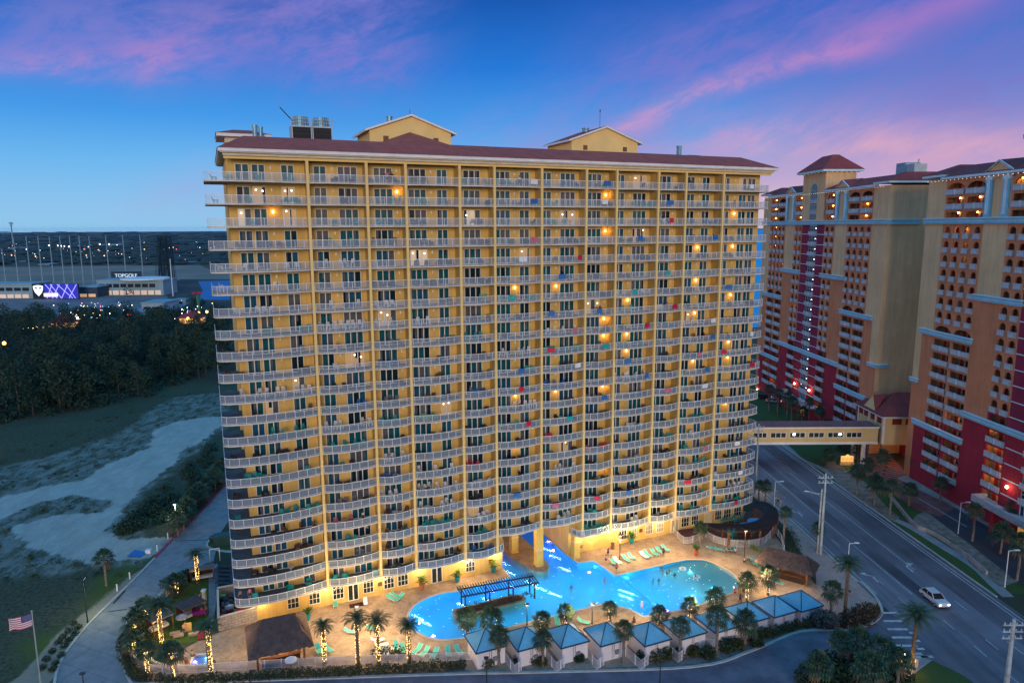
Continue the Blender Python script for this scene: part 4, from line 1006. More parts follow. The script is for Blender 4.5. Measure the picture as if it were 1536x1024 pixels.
sheet([(-56,60),(-49.9,82.4),(-30,83.2),(-8,84.2),(3.3,84.5),(24.1,85.5),(33,89),(41.7,93.6),(48.4,94),(53,96),(56.6,99),(60,96),(60,84),(58,76),(66,60)], .028, aspd, 'front_road')
def strip(path, w_, h_, m, name, kind='structure', z=0.0):
    mb = MB()
    for a, b in zip(path, path[1:]): mb.bar((a[0],a[1],z+h_/2),(b[0],b[1],z+h_/2), w_, h_, m)
    o = mb.build(name); o['kind'] = kind; return o
k1 = dl[:5]; strip(smoothpoly(k1,4,False), .35, .16, redk, 'kerb'); strip(smoothpoly(dl[4:],4,False), .35, .16, kerbm, 'kerb'); strip(smoothpoly(dr_[3:],4,False), .3, .15, kerbm, 'kerb')
strip(smoothpoly([(-49.9,82.4),(-30,83.2),(-8,84.2),(3.3,84.5),(24.1,85.5),(33,89),(41.7,93.6),(48.4,94),(53,95.6),(56.4,99),(57.6,104),(57.6,108)],5,False), .4, .16, kerbm, 'kerb')
# ---------------------------------------------------------------- main road (runs away to the north)
def RD(t, y): return (t-.055*(y-110), y)
asph = mat('road asphalt', (.125,.120,.145), .62, .28, .05, .25, 40, spec=.4); asph2 = mat('worn asphalt lane', (.20,.185,.215), .7, .22, .045, .25, 40)
streak(asph, .30, (.9,.03,1)); streak(asph2, .30, (.9,.03,1))
linem = mat('road paint', (.52,.52,.50), .6, .2, 1.2); yel = mat('yellow road paint', (.42,.20,.05), .6, .2, 1)
def quad(t0,t1,y0,y1,z,m,name): return sheet([RD(t0,y0),RD(t1,y0),RD(t1,y1),RD(t0,y1)], z, m, name)
quad(56.8,76.3,55,420,.036,asph,'road'); quad(57.0,64.0,55,420,.042,asph2,'road_lane'); quad(66.3,70.4,60,420,.042,asph2,'road_lane')
mb = MB()
def rl(t,y0,y1,w_=.13,m=linem,dash=None):
    ys = [(y0,y1)] if not dash else [(y, min(y+dash[0],y1)) for y in [y0+i*(dash[0]+dash[1]) for i in range(int((y1-y0)/(dash[0]+dash[1]))+1)]]
    for a,b in ys:
        p = [RD(t-w_/2,a),RD(t+w_/2,a),RD(t+w_/2,b),RD(t-w_/2,b)]; mb.face([(x,y,.052) for x,y in p], m)
rl(57.9,104,300); rl(63.5,104,400); rl(68.9,112,160); rl(74.6,60,400,.2); rl(75.3,60,400,.2); rl(60.7,100,140,.1,linem,(3,4)); rl(60.9,140,300,.1,linem,(1,3)); rl(63.5,55,101,.12,linem,(2.5,4)); rl(66.2,55,96,.12,linem,(2.5,6)); rl(68.9,55,110,.14,linem,(3,8))
# turn arrows
def arrow(px,py,flip=1):
    x,y = at(px,py); y -= .0
    for a,b in (((0,-1.6),(0,.5)),((0,.5),(.9*flip,1.1))): mb.bar((x+a[0],y+a[1],.05),(x+b[0],y+b[1],.05),.28,.006,linem)
    mb.face([(x+.8*flip,y+.6,.055),(x+1.7*flip,y+1.5,.055),(x+.6*flip,y+1.7,.055)],linem)
for px,py,f_ in ((1310,866,-1),(1362,851,1),(1199,770,-1)): arrow(px,py,f_)
# zebra
for i in range(6):
    x,y = at(1334+i*7, 919+i*12.3); mb.face([(x-1.6,y-.25,.056),(x+1.3,y-.25,.056),(x+1.3,y+.28,.056),(x-1.6,y+.28,.056)], linem)
    if 1 < i: x,y = at(1356+i*6, 925+i*12); mb.face([(x-.4,y-.22,.056),(x+.6,y-.22,.056),(x+.6,y+.25,.056),(x-.4,y+.25,.056)], linem)
x,y = at(1382,985); mb.face([(x-1.3,y-.3,.056),(x+1.6,y-.3,.056),(x+1.6,y+.3,.056),(x-1.3,y+.3,.056)], linem)
# chevrons beyond
for i in range(7): mb.bar((66.5+i*.3,166+i*3.2,.052),(68.5+i*.15,164+i*3.2,.052),.25,.006,yel)
setting(mb, 'road_markings')
conc2 = mat('pavement concrete', (.27,.26,.27), .85, .12, .5); lawn = mat('clipped lawn', (.030,.075,.016), .95, .25, .5, col2=(.05,.085,.02))
paver = brickmat('pink brick pavement', (.46,.33,.29), (.40,.28,.25), (.28,.21,.19), 1.2, .85, .5, .25, .02, .2, .2, .25)
sheet([RD(57,102),(54.5,98.6),(51.5,96.3),(48.6,95.2),(47.3,97),(48.2,103),(51.8,112),(52.2,121),(53.5,128),(53.0,140),(50.0,175),(45,300),RD(57,300),RD(57,106)], .03, paver, 'pavement')
strip([RD(57,300),RD(57,150),RD(57,108)], .35, .15, kerbm, 'kerb'); strip([RD(76.3,103),RD(76.3,420)], .3, .15, kerbm, 'kerb')
quad(76.4,96,104,420,.018,lawn,'lawn'); 
walk = [at(*p) for p in [(1140,640),(1177,668),(1200,688),(1243,708),(1287,746),(1320,769),(1366,790),(1412,818),(1462,849),(1490,875),(1512,895)]]
mb = MB()
ww = smoothpoly(walk,4,False)
for a,b in zip(ww,ww[1:]): mb.face([(a[0]-.9,a[1],.03),(a[0]+1.0,a[1],.03),(b[0]+1.0,b[1],.03),(b[0]-.9,b[1],.03)], conc2)
setting(mb,'footpath')
sheet([at(*p) for p in [(1398,990),(1440,1010),(1500,1050),(1420,1090),(1345,1030)]], .045, lawn, 'lawn'); sheet([at(*p) for p in [(1372,985),(1398,990),(1420,1012),(1440,1040),(1340,1060),(1350,1000)]], .04, conc2, 'pavement')
# car park and beds in front of the resort
sheet([at(*p) for p in [(1325,720),(1349,718),(1380,728),(1430,752),(1500,790),(1600,850),(1640,960),(1536,880),(1470,828),(1400,775),(1350,742)]], .05, mat('car park asphalt', (.045,.05,.062), .7, .2, .1), 'car_park')
sheet([at(*p) for p in [(1325,720),(1349,718),(1392,733),(1440,757),(1410,775),(1375,765),(1345,745)]], .056, mat('red brick forecourt', (.22,.08,.075), .8, .2, .4), 'forecourt')
sheet([at(*p) for p in [(1285,690),(1320,668),(1352,700),(1362,718),(1349,718),(1325,722),(1290,712)]], .06, brickmat('striped rose paving', (.40,.19,.18), (.34,.15,.15), (.07,.03,.03), .35, .8, 4, .5, .12, .6), 'forecourt')
sheet([at(*p) for p in [(1345,717),(1362,712),(1400,735),(1470,775),(1536,812),(1600,850),(1590,858),(1500,800),(1430,760),(1380,735)]], .062, mat('pale walk', (.36,.29,.27), .8), 'pavement')
bedm = mat('planting bed', (.30,.25,.21), .95, .3, .8, col2=(.10,.08,.06))
sheet([at(*p) for p in [(1363,786),(1395,792),(1430,812),(1455,845),(1500,880),(1536,870),(1500,850),(1440,790),(1390,765),(1375,772)]], .045, bedm, 'planting_bed')
sheet([at(*p) for p in [(1245,690),(1262,700),(1300,725),(1330,760),(1350,776),(1340,782),(1300,760),(1262,728),(1236,700)]], .045, bedm, 'planting_bed')
mb = MB()
for i in range(0): a = at(1340+i*16,725+i*8.3); b_ = at(1345+i*16,733+i*9.2); mb.bar((a[0],a[1],.064),(b_[0],b_[1],.064),.12,.006,linem)
a, b_ = at(1335,722), at(1450,790); mb.bar((a[0],a[1],.066),(b_[0],b_[1],.066),.14,.006,linem); setting(mb,'parking_lines')
wallp = [at(*p) for p in [(1334,745),(1350,765),(1372,790),(1395,800),(1420,815),(1452,838),(1480,862)]]
m = MB(); ws = smoothpoly(wallp,4,False)
for a,b in zip(ws,ws[1:]): m.bar((a[0],a[1],.4),(b[0],b[1],.4),.3,.8,mat('garden wall', (.36,.30,.28), .85))
single(m, 'garden_wall', 'low curving pale wall between the lawn and the resort car park', 'wall')
# ---------------------------------------------------------------- pool deck, turf garden
deckm = brickmat('tan deck pavers', (.54,.40,.28), (.40,.285,.20), (.24,.17,.12), 1.7, .8, .5, .3, .03, .35, .4, .45)
deck_out = [(1.7,2.5),(-1.0,2.0),(-5.2,1.0),(-8.0,-.8),(-10.2,-3.4),(-8.0,-7.2),(-6.0,-8.9),(10,-14.2),(25.4,-19.4),(27,-22.2),(27.5,-23),(38,-26.5),(48,-30),(60,-31.8),(75,-32.5),(80,-31),(86.3,-24.5),(91,-13),(95.5,-4),(97,3),(97,8),(94.4,8),(94.4,22.5),(1.7,22.5)]
fill(deck_out, [pool], .035, deckm, 'pool_deck').matrix_world = Matrix.Translation((TX,TY,0)) @ Matrix.Rotation(TH,4,'Z')
turf = mat('garden turf', (.045,.095,.012), .95, .2, .8)
def lsheet(poly, z, m, name): return sheet([W(*p) for p in poly], z, m, name)
lsheet([Lp(*p) for p in [(248,968),(306,960),(318,958),(315,905),(322,858),(300,862),(285,875),(262,900),(240,935),(222,960),(206,985),(222,1000),(247,1000)]], .05, turf, 'garden_lawn')
lsheet([Lp(*p) for p in [(247,945),(262,895),(240,905),(212,935),(200,965),(206,990),(215,1006),(235,1008),(250,1003)]], .062, mat('golden lit shrub bed', (.06,.065,.012), .95, .3, 1.5), 'planting_bed')
lsheet([Lp(*p) for p in [(313,850),(326,845),(328,880),(318,945),(313,952)]], .055, mat('blue grey path', (.20,.23,.26), .85), 'path')
isl_m = mat('planted island soil', (.05,.03,.02), .95, .3, 2)
for nm, isl, top in (('pool_island',isl1,deckm),('pool_island',isl2,mat('stone coping', (.30,.22,.16), .85, .3, 2.5))):
    mb = MB(); mb.prism([p for p in (isl if sum(isl[k][0]*isl[(k+1)%len(isl)][1]-isl[(k+1)%len(isl)][0]*isl[k][1] for k in range(len(isl)))>0 else isl[::-1])], -1.6, .09, mat('island side', (.28,.22,.17), .8), mtop=top)
    o = mb.build(nm); o['kind'] = 'structure'; o.location = (TX,TY,0); o.rotation_euler = (0,0,TH)
cx2, cy2 = sum(p[0] for p in isl2)/len(isl2), sum(p[1] for p in isl2)/len(isl2)
mb = MB(); inner2 = [(cx2+(x-cx2)*.9, cy2+(y-cy2)*.62) for x,y in isl2]; mb.prism(inner2 if sum(inner2[k][0]*inner2[(k+1)%len(inner2)][1]-inner2[(k+1)%len(inner2)][0]*inner2[k][1] for k in range(len(inner2)))>0 else inner2[::-1], .091, .2, isl_m)
o = mb.build('island_bed'); o['kind'] = 'structure'; o.location = (TX,TY,0); o.rotation_euler = (0,0,TH)
sheet([(-49.9,82.4),(-30,83.2),(-8,84.2),(3.3,84.5),(24.1,85.5),(33,89),(41.7,93.6),(48.4,94),(51.5,95.4),(47.3,97.5),(48.0,103)]+[W(*p) for p in [(88,-20),(86.3,-24.5),(80,-31),(75,-32.5),(60,-31.8),(48,-30),(38,-26.5),(27.5,-23),(25.4,-19.4),(10,-14.2),(-6,-8.9),(-8,-7.2)]]+[(-52,89),(-52.5,85)], .016, mat('rosy gravel bed', (.30,.23,.21), .95, .35, 1.6, .5, 6, col2=(.15,.115,.10)), 'planting_bed')
# basin
floorc = mat('pool plaster', (.06,.50,.72), .7, .06, .25, col2=(.045,.42,.66)); shal = mat('beach entry plaster', (.52,.66,.68), .7, .1, .6)
mb = MB()
for k in range(len(pool)):
    a, b_ = pool[k], pool[(k+1)%len(pool)]
    mb.face([(a[0],a[1],-1.55),(b_[0],b_[1],-1.55),(b_[0],b_[1],.03),(a[0],a[1],.03)], floorc)
o = mb.build('pool_walls'); o['kind'] = 'structure'; o.location = (TX,TY,0); o.rotation_euler = (0,0,TH)
# sloping floor: shallow towards the beach end on the right
bm = bmesh.new(); vsn = [bm.verts.new((x,y,0)) for x,y in pool]
for a, b_ in zip(vsn, vsn[1:]+vsn[:1]): bm.edges.new((a,b_))
bmesh.ops.triangle_fill(bm, use_beauty=True, edges=bm.edges[:])
bmesh.ops.subdivide_edges(bm, edges=bm.edges[:], cuts=4, use_grid_fill=True)
for v in bm.verts: v.co.z = -1.5 if v.co.x < 60 else -1.5+1.42*min(1,(v.co.x-60)/16.5)**.8
me = bpy.data.meshes.new('pool_floor'); bm.to_mesh(me); bm.free()
pf = bpy.data.materials.new('pool floor'); pf.use_nodes = True; N = pf.node_tree.nodes; K = pf.node_tree.links; b = N['Principled BSDF']; b.inputs['Roughness'].default_value = .7
tc = N.new('ShaderNodeTexCoord'); sp = N.new('ShaderNodeSeparateXYZ'); K.new(tc.outputs['Object'], sp.inputs[0]); n1 = nz(.35,4); n2 = nz(2.0,3)
depthm = smooth(M('ADD', sp.outputs[2], M('MULTIPLY', M('SUBTRACT', n1,.5),.5)), -1.25, -.45)
K.new(cmix(depthm, cmix(n2,(.012,.44,.76),(.03,.55,.84)), (.42,.58,.62)), b.inputs['Base Color']); me.materials.append(pf)
o = bpy.data.objects.new('pool_floor', me); COL.objects.link(o); o['kind'] = 'structure'; o.location = (TX,TY,0); o.rotation_euler = (0,0,TH)
# coping
m = MB(); 
for k in range(len(pool)):
    a, b_ = pool[k], pool[(k+1)%len(pool)]
    if a[1] > 3 and b_[1] > 3 and abs(a[0]-b_[0]) < .2 and False: continue
    m.bar((a[0],a[1],.05),(b_[0],b_[1],.05),.32,.06,mat('pool coping', (.50,.44,.38), .7, .1, 2))
o = m.build('pool_coping'); o['kind'] = 'structure'; o.location = (TX,TY,0); o.rotation_euler = (0,0,TH)
# water
wm = bpy.data.materials.new('pool water'); wm.use_nodes = True; N = wm.node_tree.nodes; K = wm.node_tree.links; N.clear()
ou = N.new('ShaderNodeOutputMaterial'); mx = N.new('ShaderNodeMixShader'); tr = N.new('ShaderNodeBsdfRefraction'); tr.inputs['IOR'].default_value = 1.33; tr.inputs['Roughness'].default_value = 0; tr.inputs[0].default_value = (.62,.95,1.0,1)
gl = N.new('ShaderNodeBsdfGlossy'); gl.inputs['Roughness'].default_value = .05; fr_ = N.new('ShaderNodeFresnel'); fr_.inputs['IOR'].default_value = 1.26
tc = N.new('ShaderNodeTexCoord'); n1 = nz(2.6,4,.6); n2 = nz(10,3,.6); n3 = nz(18,2,.5); h = M('ADD', M('ADD', M('MULTIPLY',n1,.55), M('MULTIPLY',n2,.3)), M('MULTIPLY',n3,.12))
bp = N.new('ShaderNodeBump'); bp.inputs['Strength'].default_value = 1.0; bp.inputs['Distance'].default_value = .5; K.new(h, bp.inputs['Height']); K.new(bp.outputs[0], gl.inputs['Normal']); K.new(bp.outputs[0], tr.inputs['Normal']); K.new(bp.outputs[0], fr_.inputs['Normal'])
t2 = N.new('ShaderNodeBsdfTransparent'); t2.inputs[0].default_value = (.70,.96,1.0,1); m2 = N.new('ShaderNodeMixShader'); m2.inputs[0].default_value = .45; K.new(tr.outputs[0], m2.inputs[1]); K.new(t2.outputs[0], m2.inputs[2])
K.new(fr_.outputs[0], mx.inputs[0]); K.new(m2.outputs[0], mx.inputs[1]); K.new(gl.outputs[0], mx.inputs[2]); K.new(mx.outputs[0], ou.inputs[0])
fill(pool, [isl1[::-1], isl2], -.10, wm, 'pool_water').matrix_world = Matrix.Translation((TX,TY,0)) @ Matrix.Rotation(TH,4,'Z')
# underwater lamps, then fill and glint lamps added
wl_m = emis('underwater lamp lens', (.75,.85,1), 40)
tl = bpy.data.objects.new('pool_lights', None)
def under(s_, d_, p, col=(.25,.75,1), z=-.45, r=.10, disc=True):
    x,y = W(s_,d_); lamp((x,y,z), p, col, r)
CY = (.12,.84,1.0); BL = (.05,.22,1.0); PU = (.45,.12,1.0); WH = (.8,.9,1)
for s_,d_,p,c_ in ((25,-4,170,BL),(27,-9,150,CY),(24.6,-10.5,130,PU),(29,-3,150,BL),(31.5,-12.5,200,CY),(35,-3,170,BL),(36.5,-12.8,200,CY),(38.5,-4,200,CY),(42.3,-2.5,170,BL),(42,-9,220,CY),(43,-13,190,CY),
  (47.5,-5,200,CY),(47.5,-10.5,220,CY),(52,-3,170,BL),(53,-8,210,CY),(52.5,-13,200,CY),(57.4,-5,160,PU),(57.5,-11,240,CY),(57,-16,240,CY),(61.5,-9,230,CY),(62,-14,240,CY),(62,-19,200,BL),(66.5,-10,200,CY),(67,-16,210,CY),
  (43,3,110,BL),(43,8,110,PU),(43.2,14,110,BL),(52,2.5,120,BL),(52,6,130,PU),(52,10,150,PU),(52,16,120,BL),(33,-7,180,CY),(28.5,-6,160,CY)): under(s_,d_,p*(1.1 if c_ in (BL,PU) else .45),c_,r=0)
under(71,-11,70,CY,-.30); under(71,-17,70,CY,-.3)
def inpool(p, poly):
    ins = False
    for k in range(len(poly)):
        (x0,y0),(x1,y1) = poly[k],poly[(k+1)%len(poly)]
        if (y0 > p[1]) != (y1 > p[1]) and p[0] < (x1-x0)*(p[1]-y0)/(y1-y0)+x0: ins = not ins
    return ins
for i in range(17):  # unseen lamp grid added to even out the pool's glow
    for j in range(8):
        s_,d_ = 24.5+i*2.75, -1.9-j*2.6+(i%2)*1.3
        if inpool((s_,d_),pool) and not inpool((s_,d_),isl2) and not inpool((s_,d_),isl1) and s_ < 69: under(s_,d_,50 if s_ > 40 else 30,CY,-.3,r=0)
for s_,d_ in ((57.6,-12.2),(56.6,-13.4),(44.5,-3.2),(45.2,-5.5),(46.5,-8),(42.6,1.5),(43,5),(52.4,3.5),(52.6,6.5),(24.3,-5.6),(24.9,-7.4),(31.8,-5.2),(36.0,-5.5),(51.8,-1.2),(74.6,-16.2),(74.3,-18)): [under(s_+q*.25,d_-q*.45,7,WH,-.7,r=.055) for q in (-2,-1,0,1,2)]  # clusters of small lamps added to make glitter on the water
for px,py in ((682,889),(650,953),(621,912),(768,880),(884,858),(893,850),(822,812),(830,825),(786,838),(940,866),(1000,915),(738,886)): under(*Lp(px,py,-.5),90,PU if px not in (893,940) else BL,-.75,r=.10)
under(74.2,-18.3,60,WH,-.25,.1); under(24.0,-7.6,80,(.7,.55,1),-.35,.1)
# ---------------------------------------------------------------- palms
bark = mat('palm bark', (.16,.115,.08), .95, .25, 3, .6, 14); barkd = mat('sabal bark', (.20,.17,.14), .95, .3, 3, .6, 14)
def leafmat(name, c, c2, rough=.6):
    m = mat(name, c, rough, .3, 1.2, col2=c2); b = m.node_tree.nodes['Principled BSDF']; b.inputs['Specular IOR Level'].default_value = .25; return m
dateleaf = leafmat('date palm leaf', (.060,.115,.055), (.022,.050,.032)); sableaf = leafmat('sabal leaf', (.050,.105,.050), (.016,.040,.028)); deadleaf = leafmat('dead frond', (.16,.11,.06), (.08,.05,.03))
def date_mb(rng, nf=44, L_=2.9):
    m = MB()
    for i in range(nf):
        a = i*2.399+rng.uniform(-.2,.2); t = i/nf; el0 = radians(82-t*92+rng.uniform(-6,6)); ll = L_*(.72+.28*sin(pi*min(1,t*1.15)))*rng.uniform(.9,1.05)
        pts = []; x = y = 0.0; z = 0.0; r_ = 0.0; e = el0; n = 9
        for k in range(n+1):
            pts.append(Vector((r_*cos(a), r_*sin(a), z))); st = ll/n; r_ += cos(e)*st; z += sin(e)*st; e -= radians(7+10*(k/n))*(1.1 if t < .5 else .8)
        side = Vector((-sin(a), cos(a), 0)); mt = dateleaf if t < .93 else deadleaf
        m.tube(pts, [.035*(1-k/(n+1)) for k in range(n+1)], mt, 3, False)
        for k in range(1, n*2):
            u = k/2; k0 = int(u); f = u-k0
            if k0+1 > n: break
            p = pts[k0].lerp(pts[k0+1], f); d = (pts[min(k0+1,n)]-pts[k0]).normalized(); lw = .52*sin(pi*min(1,.18+.82*(u/n)))**.6*rng.uniform(.85,1.1)
            for s_ in (-1,1):
                q = p+side*s_*lw*.8+d*lw*.55+Vector((0,0,-lw*rng.uniform(.15,.45))); wv = d*.055
                m.face([tuple(p-wv), tuple(p+wv), tuple(q)], mt)
    return m
def sabal_mb(rng, nf=34, R=1.15):
    m = MB()
    for i in range(nf):
        a = i*2.399+rng.uniform(-.3,.3); t = i/nf; e = radians(80-t*125+rng.uniform(-8,8)); pl = .85*R*rng.uniform(.8,1.15)
        d = Vector((cos(e)*cos(a), cos(e)*sin(a), sin(e))); base = d*.12; tip = d*pl+Vector((0,0,-.10*t)); mt = sableaf if t < .88 else deadleaf
        m.bar(tuple(base), tuple(tip), .035, .03, mt)
        side = Vector((-sin(a), cos(a), 0)); up = side.cross(d).normalized()
        nb = 9
        for k in range(nb):
            an = radians(-105+210*k/(nb-1)); dirn = d*cos(an)+side*sin(an); L_ = R*.78*(1-.28*abs(k-(nb-1)/2)/((nb-1)/2))*rng.uniform(.85,1.1)
            q = tip+dirn*L_*.6; q2 = tip+dirn*L_+Vector((0,0,-L_*rng.uniform(.25,.6))); wv = dirn.cross(up).normalized()*.085
            m.face([tuple(tip), tuple(q-wv), tuple(q2), tuple(q+wv)], mt)
    return m
def trunk_mb(h, r0, r1, m_, rng, rough=True):
    m = MB(); n = max(6, int(h/.45)); bx, by = rng.uniform(-.15,.15), rng.uniform(-.15,.15)
    pts = [(bx*sin(pi*k/n)*h*.15, by*sin(pi*k/n)*h*.15, h*k/n) for k in range(n+1)]
    rad = [(r0+(r1-r0)*k/n)*(1+(.10 if k%2 else -.04)) for k in range(n+1)]; rad[0] *= 1.3
    m.tube(pts, rad, m_, 8)
    if rough:
        for k in range(int(h*5)):
            z = h*.45+h*.55*k/(h*5); a = k*2.4; m.bar((r1*cos(a),r1*sin(a),z),((r1+.12)*cos(a),(r1+.12)*sin(a),z+.16),.07,.03,m_)
    return m
prng = random.Random(5)
DATE = [date_mb(prng) for _ in range(3)]; SAB = [sabal_mb(prng) for _ in range(4)]
DM = [d.mesh('crown') for d in DATE]; SMh = [d.mesh('crown') for d in SAB]
fairy = emis('warm fairy light', (1,.60,.16), 7); fairyw = emis('warm white fairy light', (1,.76,.42), 5)
TR = {}
def fairy_mb(h, r, n, z0=.1, m_=None):
    m = MB()
    for i in range(int(n*.7)):
        a = prng.uniform(0,2*pi); z = z0+(h-z0)*prng.random(); s_ = prng.uniform(.028,.048); m.ball(r*1.12*cos(a), r*1.12*sin(a), z, s_, s_, s_, m_ or fairy, 4, 3)
    return m
def palm(kind, x, y, h, label, lights=0, sc=1.0, group='palm trees', zb_=0.0, lm=None, h0=.1):
    root = thing('date_palm' if kind == 'd' else 'sabal_palm', label, 'palm tree', (x,y,zb_), prng.uniform(0,6.28), group)
    hq = round(h*2)/2; key = (kind, hq)
    if key not in TR: TR[key] = trunk_mb(hq, .26 if kind == 'd' else .20, .20 if kind == 'd' else .15, bark if kind == 'd' else barkd, prng).mesh('trunk')
    t = bpy.data.objects.new('trunk', TR[key]); COL.objects.link(t); t.parent = root
    c = bpy.data.objects.new('crown', prng.choice(DM if kind == 'd' else SMh)); COL.objects.link(c); c.parent = root; c.location = (0,0,hq); q = sc*prng.uniform(.85,1.15); c.scale = (q,q,q*prng.uniform(.85,1.15)); c.rotation_euler = (prng.uniform(-.16,.16),prng.uniform(-.16,.16),prng.uniform(0,6.28))
    if lights:
        f = fairy_mb(hq*.97, .24 if kind == 'd' else .19, lights, h0*hq, lm).build('string_lights', root)
        lamp((.6,0,hq*.5), 22, (1,.55,.16), .4, root)
    return root
def top_h(px, pby, pty):
    """height that carries the crown centre from its base pixel to its crown pixel"""
    x, y = at(px, pby); best = min(range(5, 160), key=lambda q: abs(-(((q/10-CAM_H)*cos(PITCH)+y*sin(PITCH))*FPX/(y*cos(PITCH)-(q/10-CAM_H)*sin(PITCH)))+512-pty)); return best/10
def palm_at(kind, bx, by, ty, label, lights=0, sc=1.0, group='palm trees', **k):
    x, y = at(bx, by); h = max(1.2, top_h(bx, by, ty)); return palm(kind, x, y, h, label, lights, sc, group, **k)
PAL = [
 ('d',297,873.7,829,'palm wound with string lights, farthest back in the turf garden',190,.8),
 ('s',266,890,872,'short string-lit palm beside the sloping garden fence',120,1.2),
 ('s',221,941,912,'leaning string-lit palm behind the garden cabana, left side',120,1.3),
 ('s',203,951,930,'string-lit palm over the left hedge, beside the drive bend',90,1.2),
 ('d',243,968,905,'tall string-lit date palm in front of the striped garden cabana',220,1.05),
 ('s',203,986,958,'string-lit palm just inside the curving white fence',110,1.0),
 ('s',222,1012,975,'string-lit palm beside the lit curved planter wall',160,1.0),
 ('s',260,1019,974,'string-lit palm by the gate post near the small spa',160,1.0),
 ('d',317,1013,938,'tall date palm with string lights right of the spa pool',260,.85),
 ('d',487,996,938,'date palm with string lights just right of the thatched bar',200,.8),
 ('d',537.5,1001,928,'left one of a close pair of string-lit date palms by the fence',170,.85),
 ('d',568,998.5,930,'right one of a close pair of string-lit date palms by the fence',200,.85),
 ('d',614,993.6,936,'string-lit date palm beside the rounded left end of the pool',120,.75),
 ('s',701,950,926,'sabal palm below the pergola island, left of its neighbour',30,1.15),
 ('s',737,948,927,'sabal palm between pool edge and first cabana, dark crown',0,1.1),
 ('s',749,998.5,954,'sabal palm in front of the gap after the first cabana',0,1.1),
 ('s',812,948,929,'sabal palm with a floodlit yellow crown near the pool lamp',40,1.1),
 ('s',814,998.5,958,'sabal palm in front of the gap after the second cabana',0,1.1),
 ('s',849,941,918,'sabal palm at the pool edge above the third cabana roof',40,1.0),
 ('s',915,935,914,'sabal palm at the pool edge above the fourth cabana roof',40,.95),
 ('s',935,995,946,'sabal palm in front of the gap after the fourth cabana',0,1.05),
 ('s',988,946,921,'sabal palm with a bright floodlit crown above the fifth cabana',40,1.15),
 ('s',1019,988.6,940,'sabal palm in front of the gap after the fifth cabana',0,1.05),
 ('s',1034,930,909,'sabal palm at the pool edge behind the sixth cabana',40,1.0),
 ('s',1073,918,895,'sabal palm at the pool edge behind the seventh cabana',40,1.1),
 ('s',1073.4,984,924,'sabal palm standing in front of the seventh cabana wall',0,1.1),
 ('s',1117,966,931,'sabal palm in front of the eighth cabana, over the hedge',0,1.05),
 ('s',1120,902,873,'palm by the beach end of the pool wrapped in white lights',70,1.1),
 ('s',1152,892,862,'palm wrapped in white lights beside the right thatched bar',70,1.05),
 ('d',1266.6,921,851,'tall date palm at the corner of the brick pavement',0,.95),
 ('s',1246,928,889,'bushy palm against the right end of the last cabana',0,1.1),
 ('s',1175.8,814,770,'slim palm on the lawn right of the curved pergola',0,.95),
 ('s',1225.6,826,795,'palm beside the twin utility poles at the road',0,1.0),
 ('s',1050,818,792,'small palm in the bed before the curved pergola',0,.85),
 ('s',1148,752,729,'floodlit palm at the far corner of the tower',0,.9),
 ('s',1138,751,731,'slender palm left of the floodlit one behind the tower',0,.8),
 ('d',1368.4,1002,926,'tall date palm rising over the crossing at lower right',0,1.05),
 ('s',160,878,833,'lone sabal palm on the grass left of the drive',0,1.3),
 ('s',1257,1008,962,'left tallest sabal in the dark clump at the bottom right',0,1.1),
 ('s',1283,1006,962,'second sabal from left in the dark clump at the bottom right',0,1.25),
 ('s',1318,1022,975,'third sabal from left in the dark clump at the bottom right',0,1.2),
 ('s',1226,1040,1000,'lowest left sabal at the bottom edge of the dark clump',0,1.3),
 ('s',1300,1050,1002,'lowest sabal at the bottom edge, middle of the dark clump',0,1.3),
 ('s',1345,1035,990,'right sabal of the dark clump behind the glowing low sign',0,1.1),
]
for k,bx,by,ty,lb,li,sc in PAL: palm_at(k,bx,by,ty,lb,li,sc, lm=fairyw if bx > 690 else fairy, h0=.1)
# palms along the drive beside the sand, and in front of the resort
row = [(276,790,768),(288,763,742),(300,757,735),(311,745,722),(323,735,712),(331,722,699),(282,778,758),(268,803,778)]
row.sort()
for i,(bx,by,ty) in enumerate(row): palm_at('s',bx,by,ty,f'{ORD[i]} dark sabal palm from the left in the row beside the red kerb',0,1.3,'palms beside the drive')
res = [(1153,616,585),(1166,622,590),(1180,628,596),(1186,640,604),(1212,640,605),(1228,650,618),(1243,700,684),(1284,742,708),(1311,758,727),(1334,772,734),(1396,728,692),(1417,735,705),(1377,716,690),(1458,811,768),(1517,802,765),(1410,752,728),(1300,715,700),(1322,712,688),(1471,742,726),(1525,870,820),(1240,655,640),(1262,675,668),(1500,830,800),(1203,636,618),(1363,758,736),(1286,690,676)]
res.sort()
for i,(bx,by,ty) in enumerate(res): palm_at('s',bx,by,ty,f'{ORD[i]} dark palm from the left among those fronting the maroon resort',0,1.25,'palms in front of the resort')
# floodlights into crowns
for px,py in ((806,936),(980,930),(258,782),(1146,738)): x,y = at(px,py); lamp((x,y,2.6), 150, (1,.88,.45), .2)
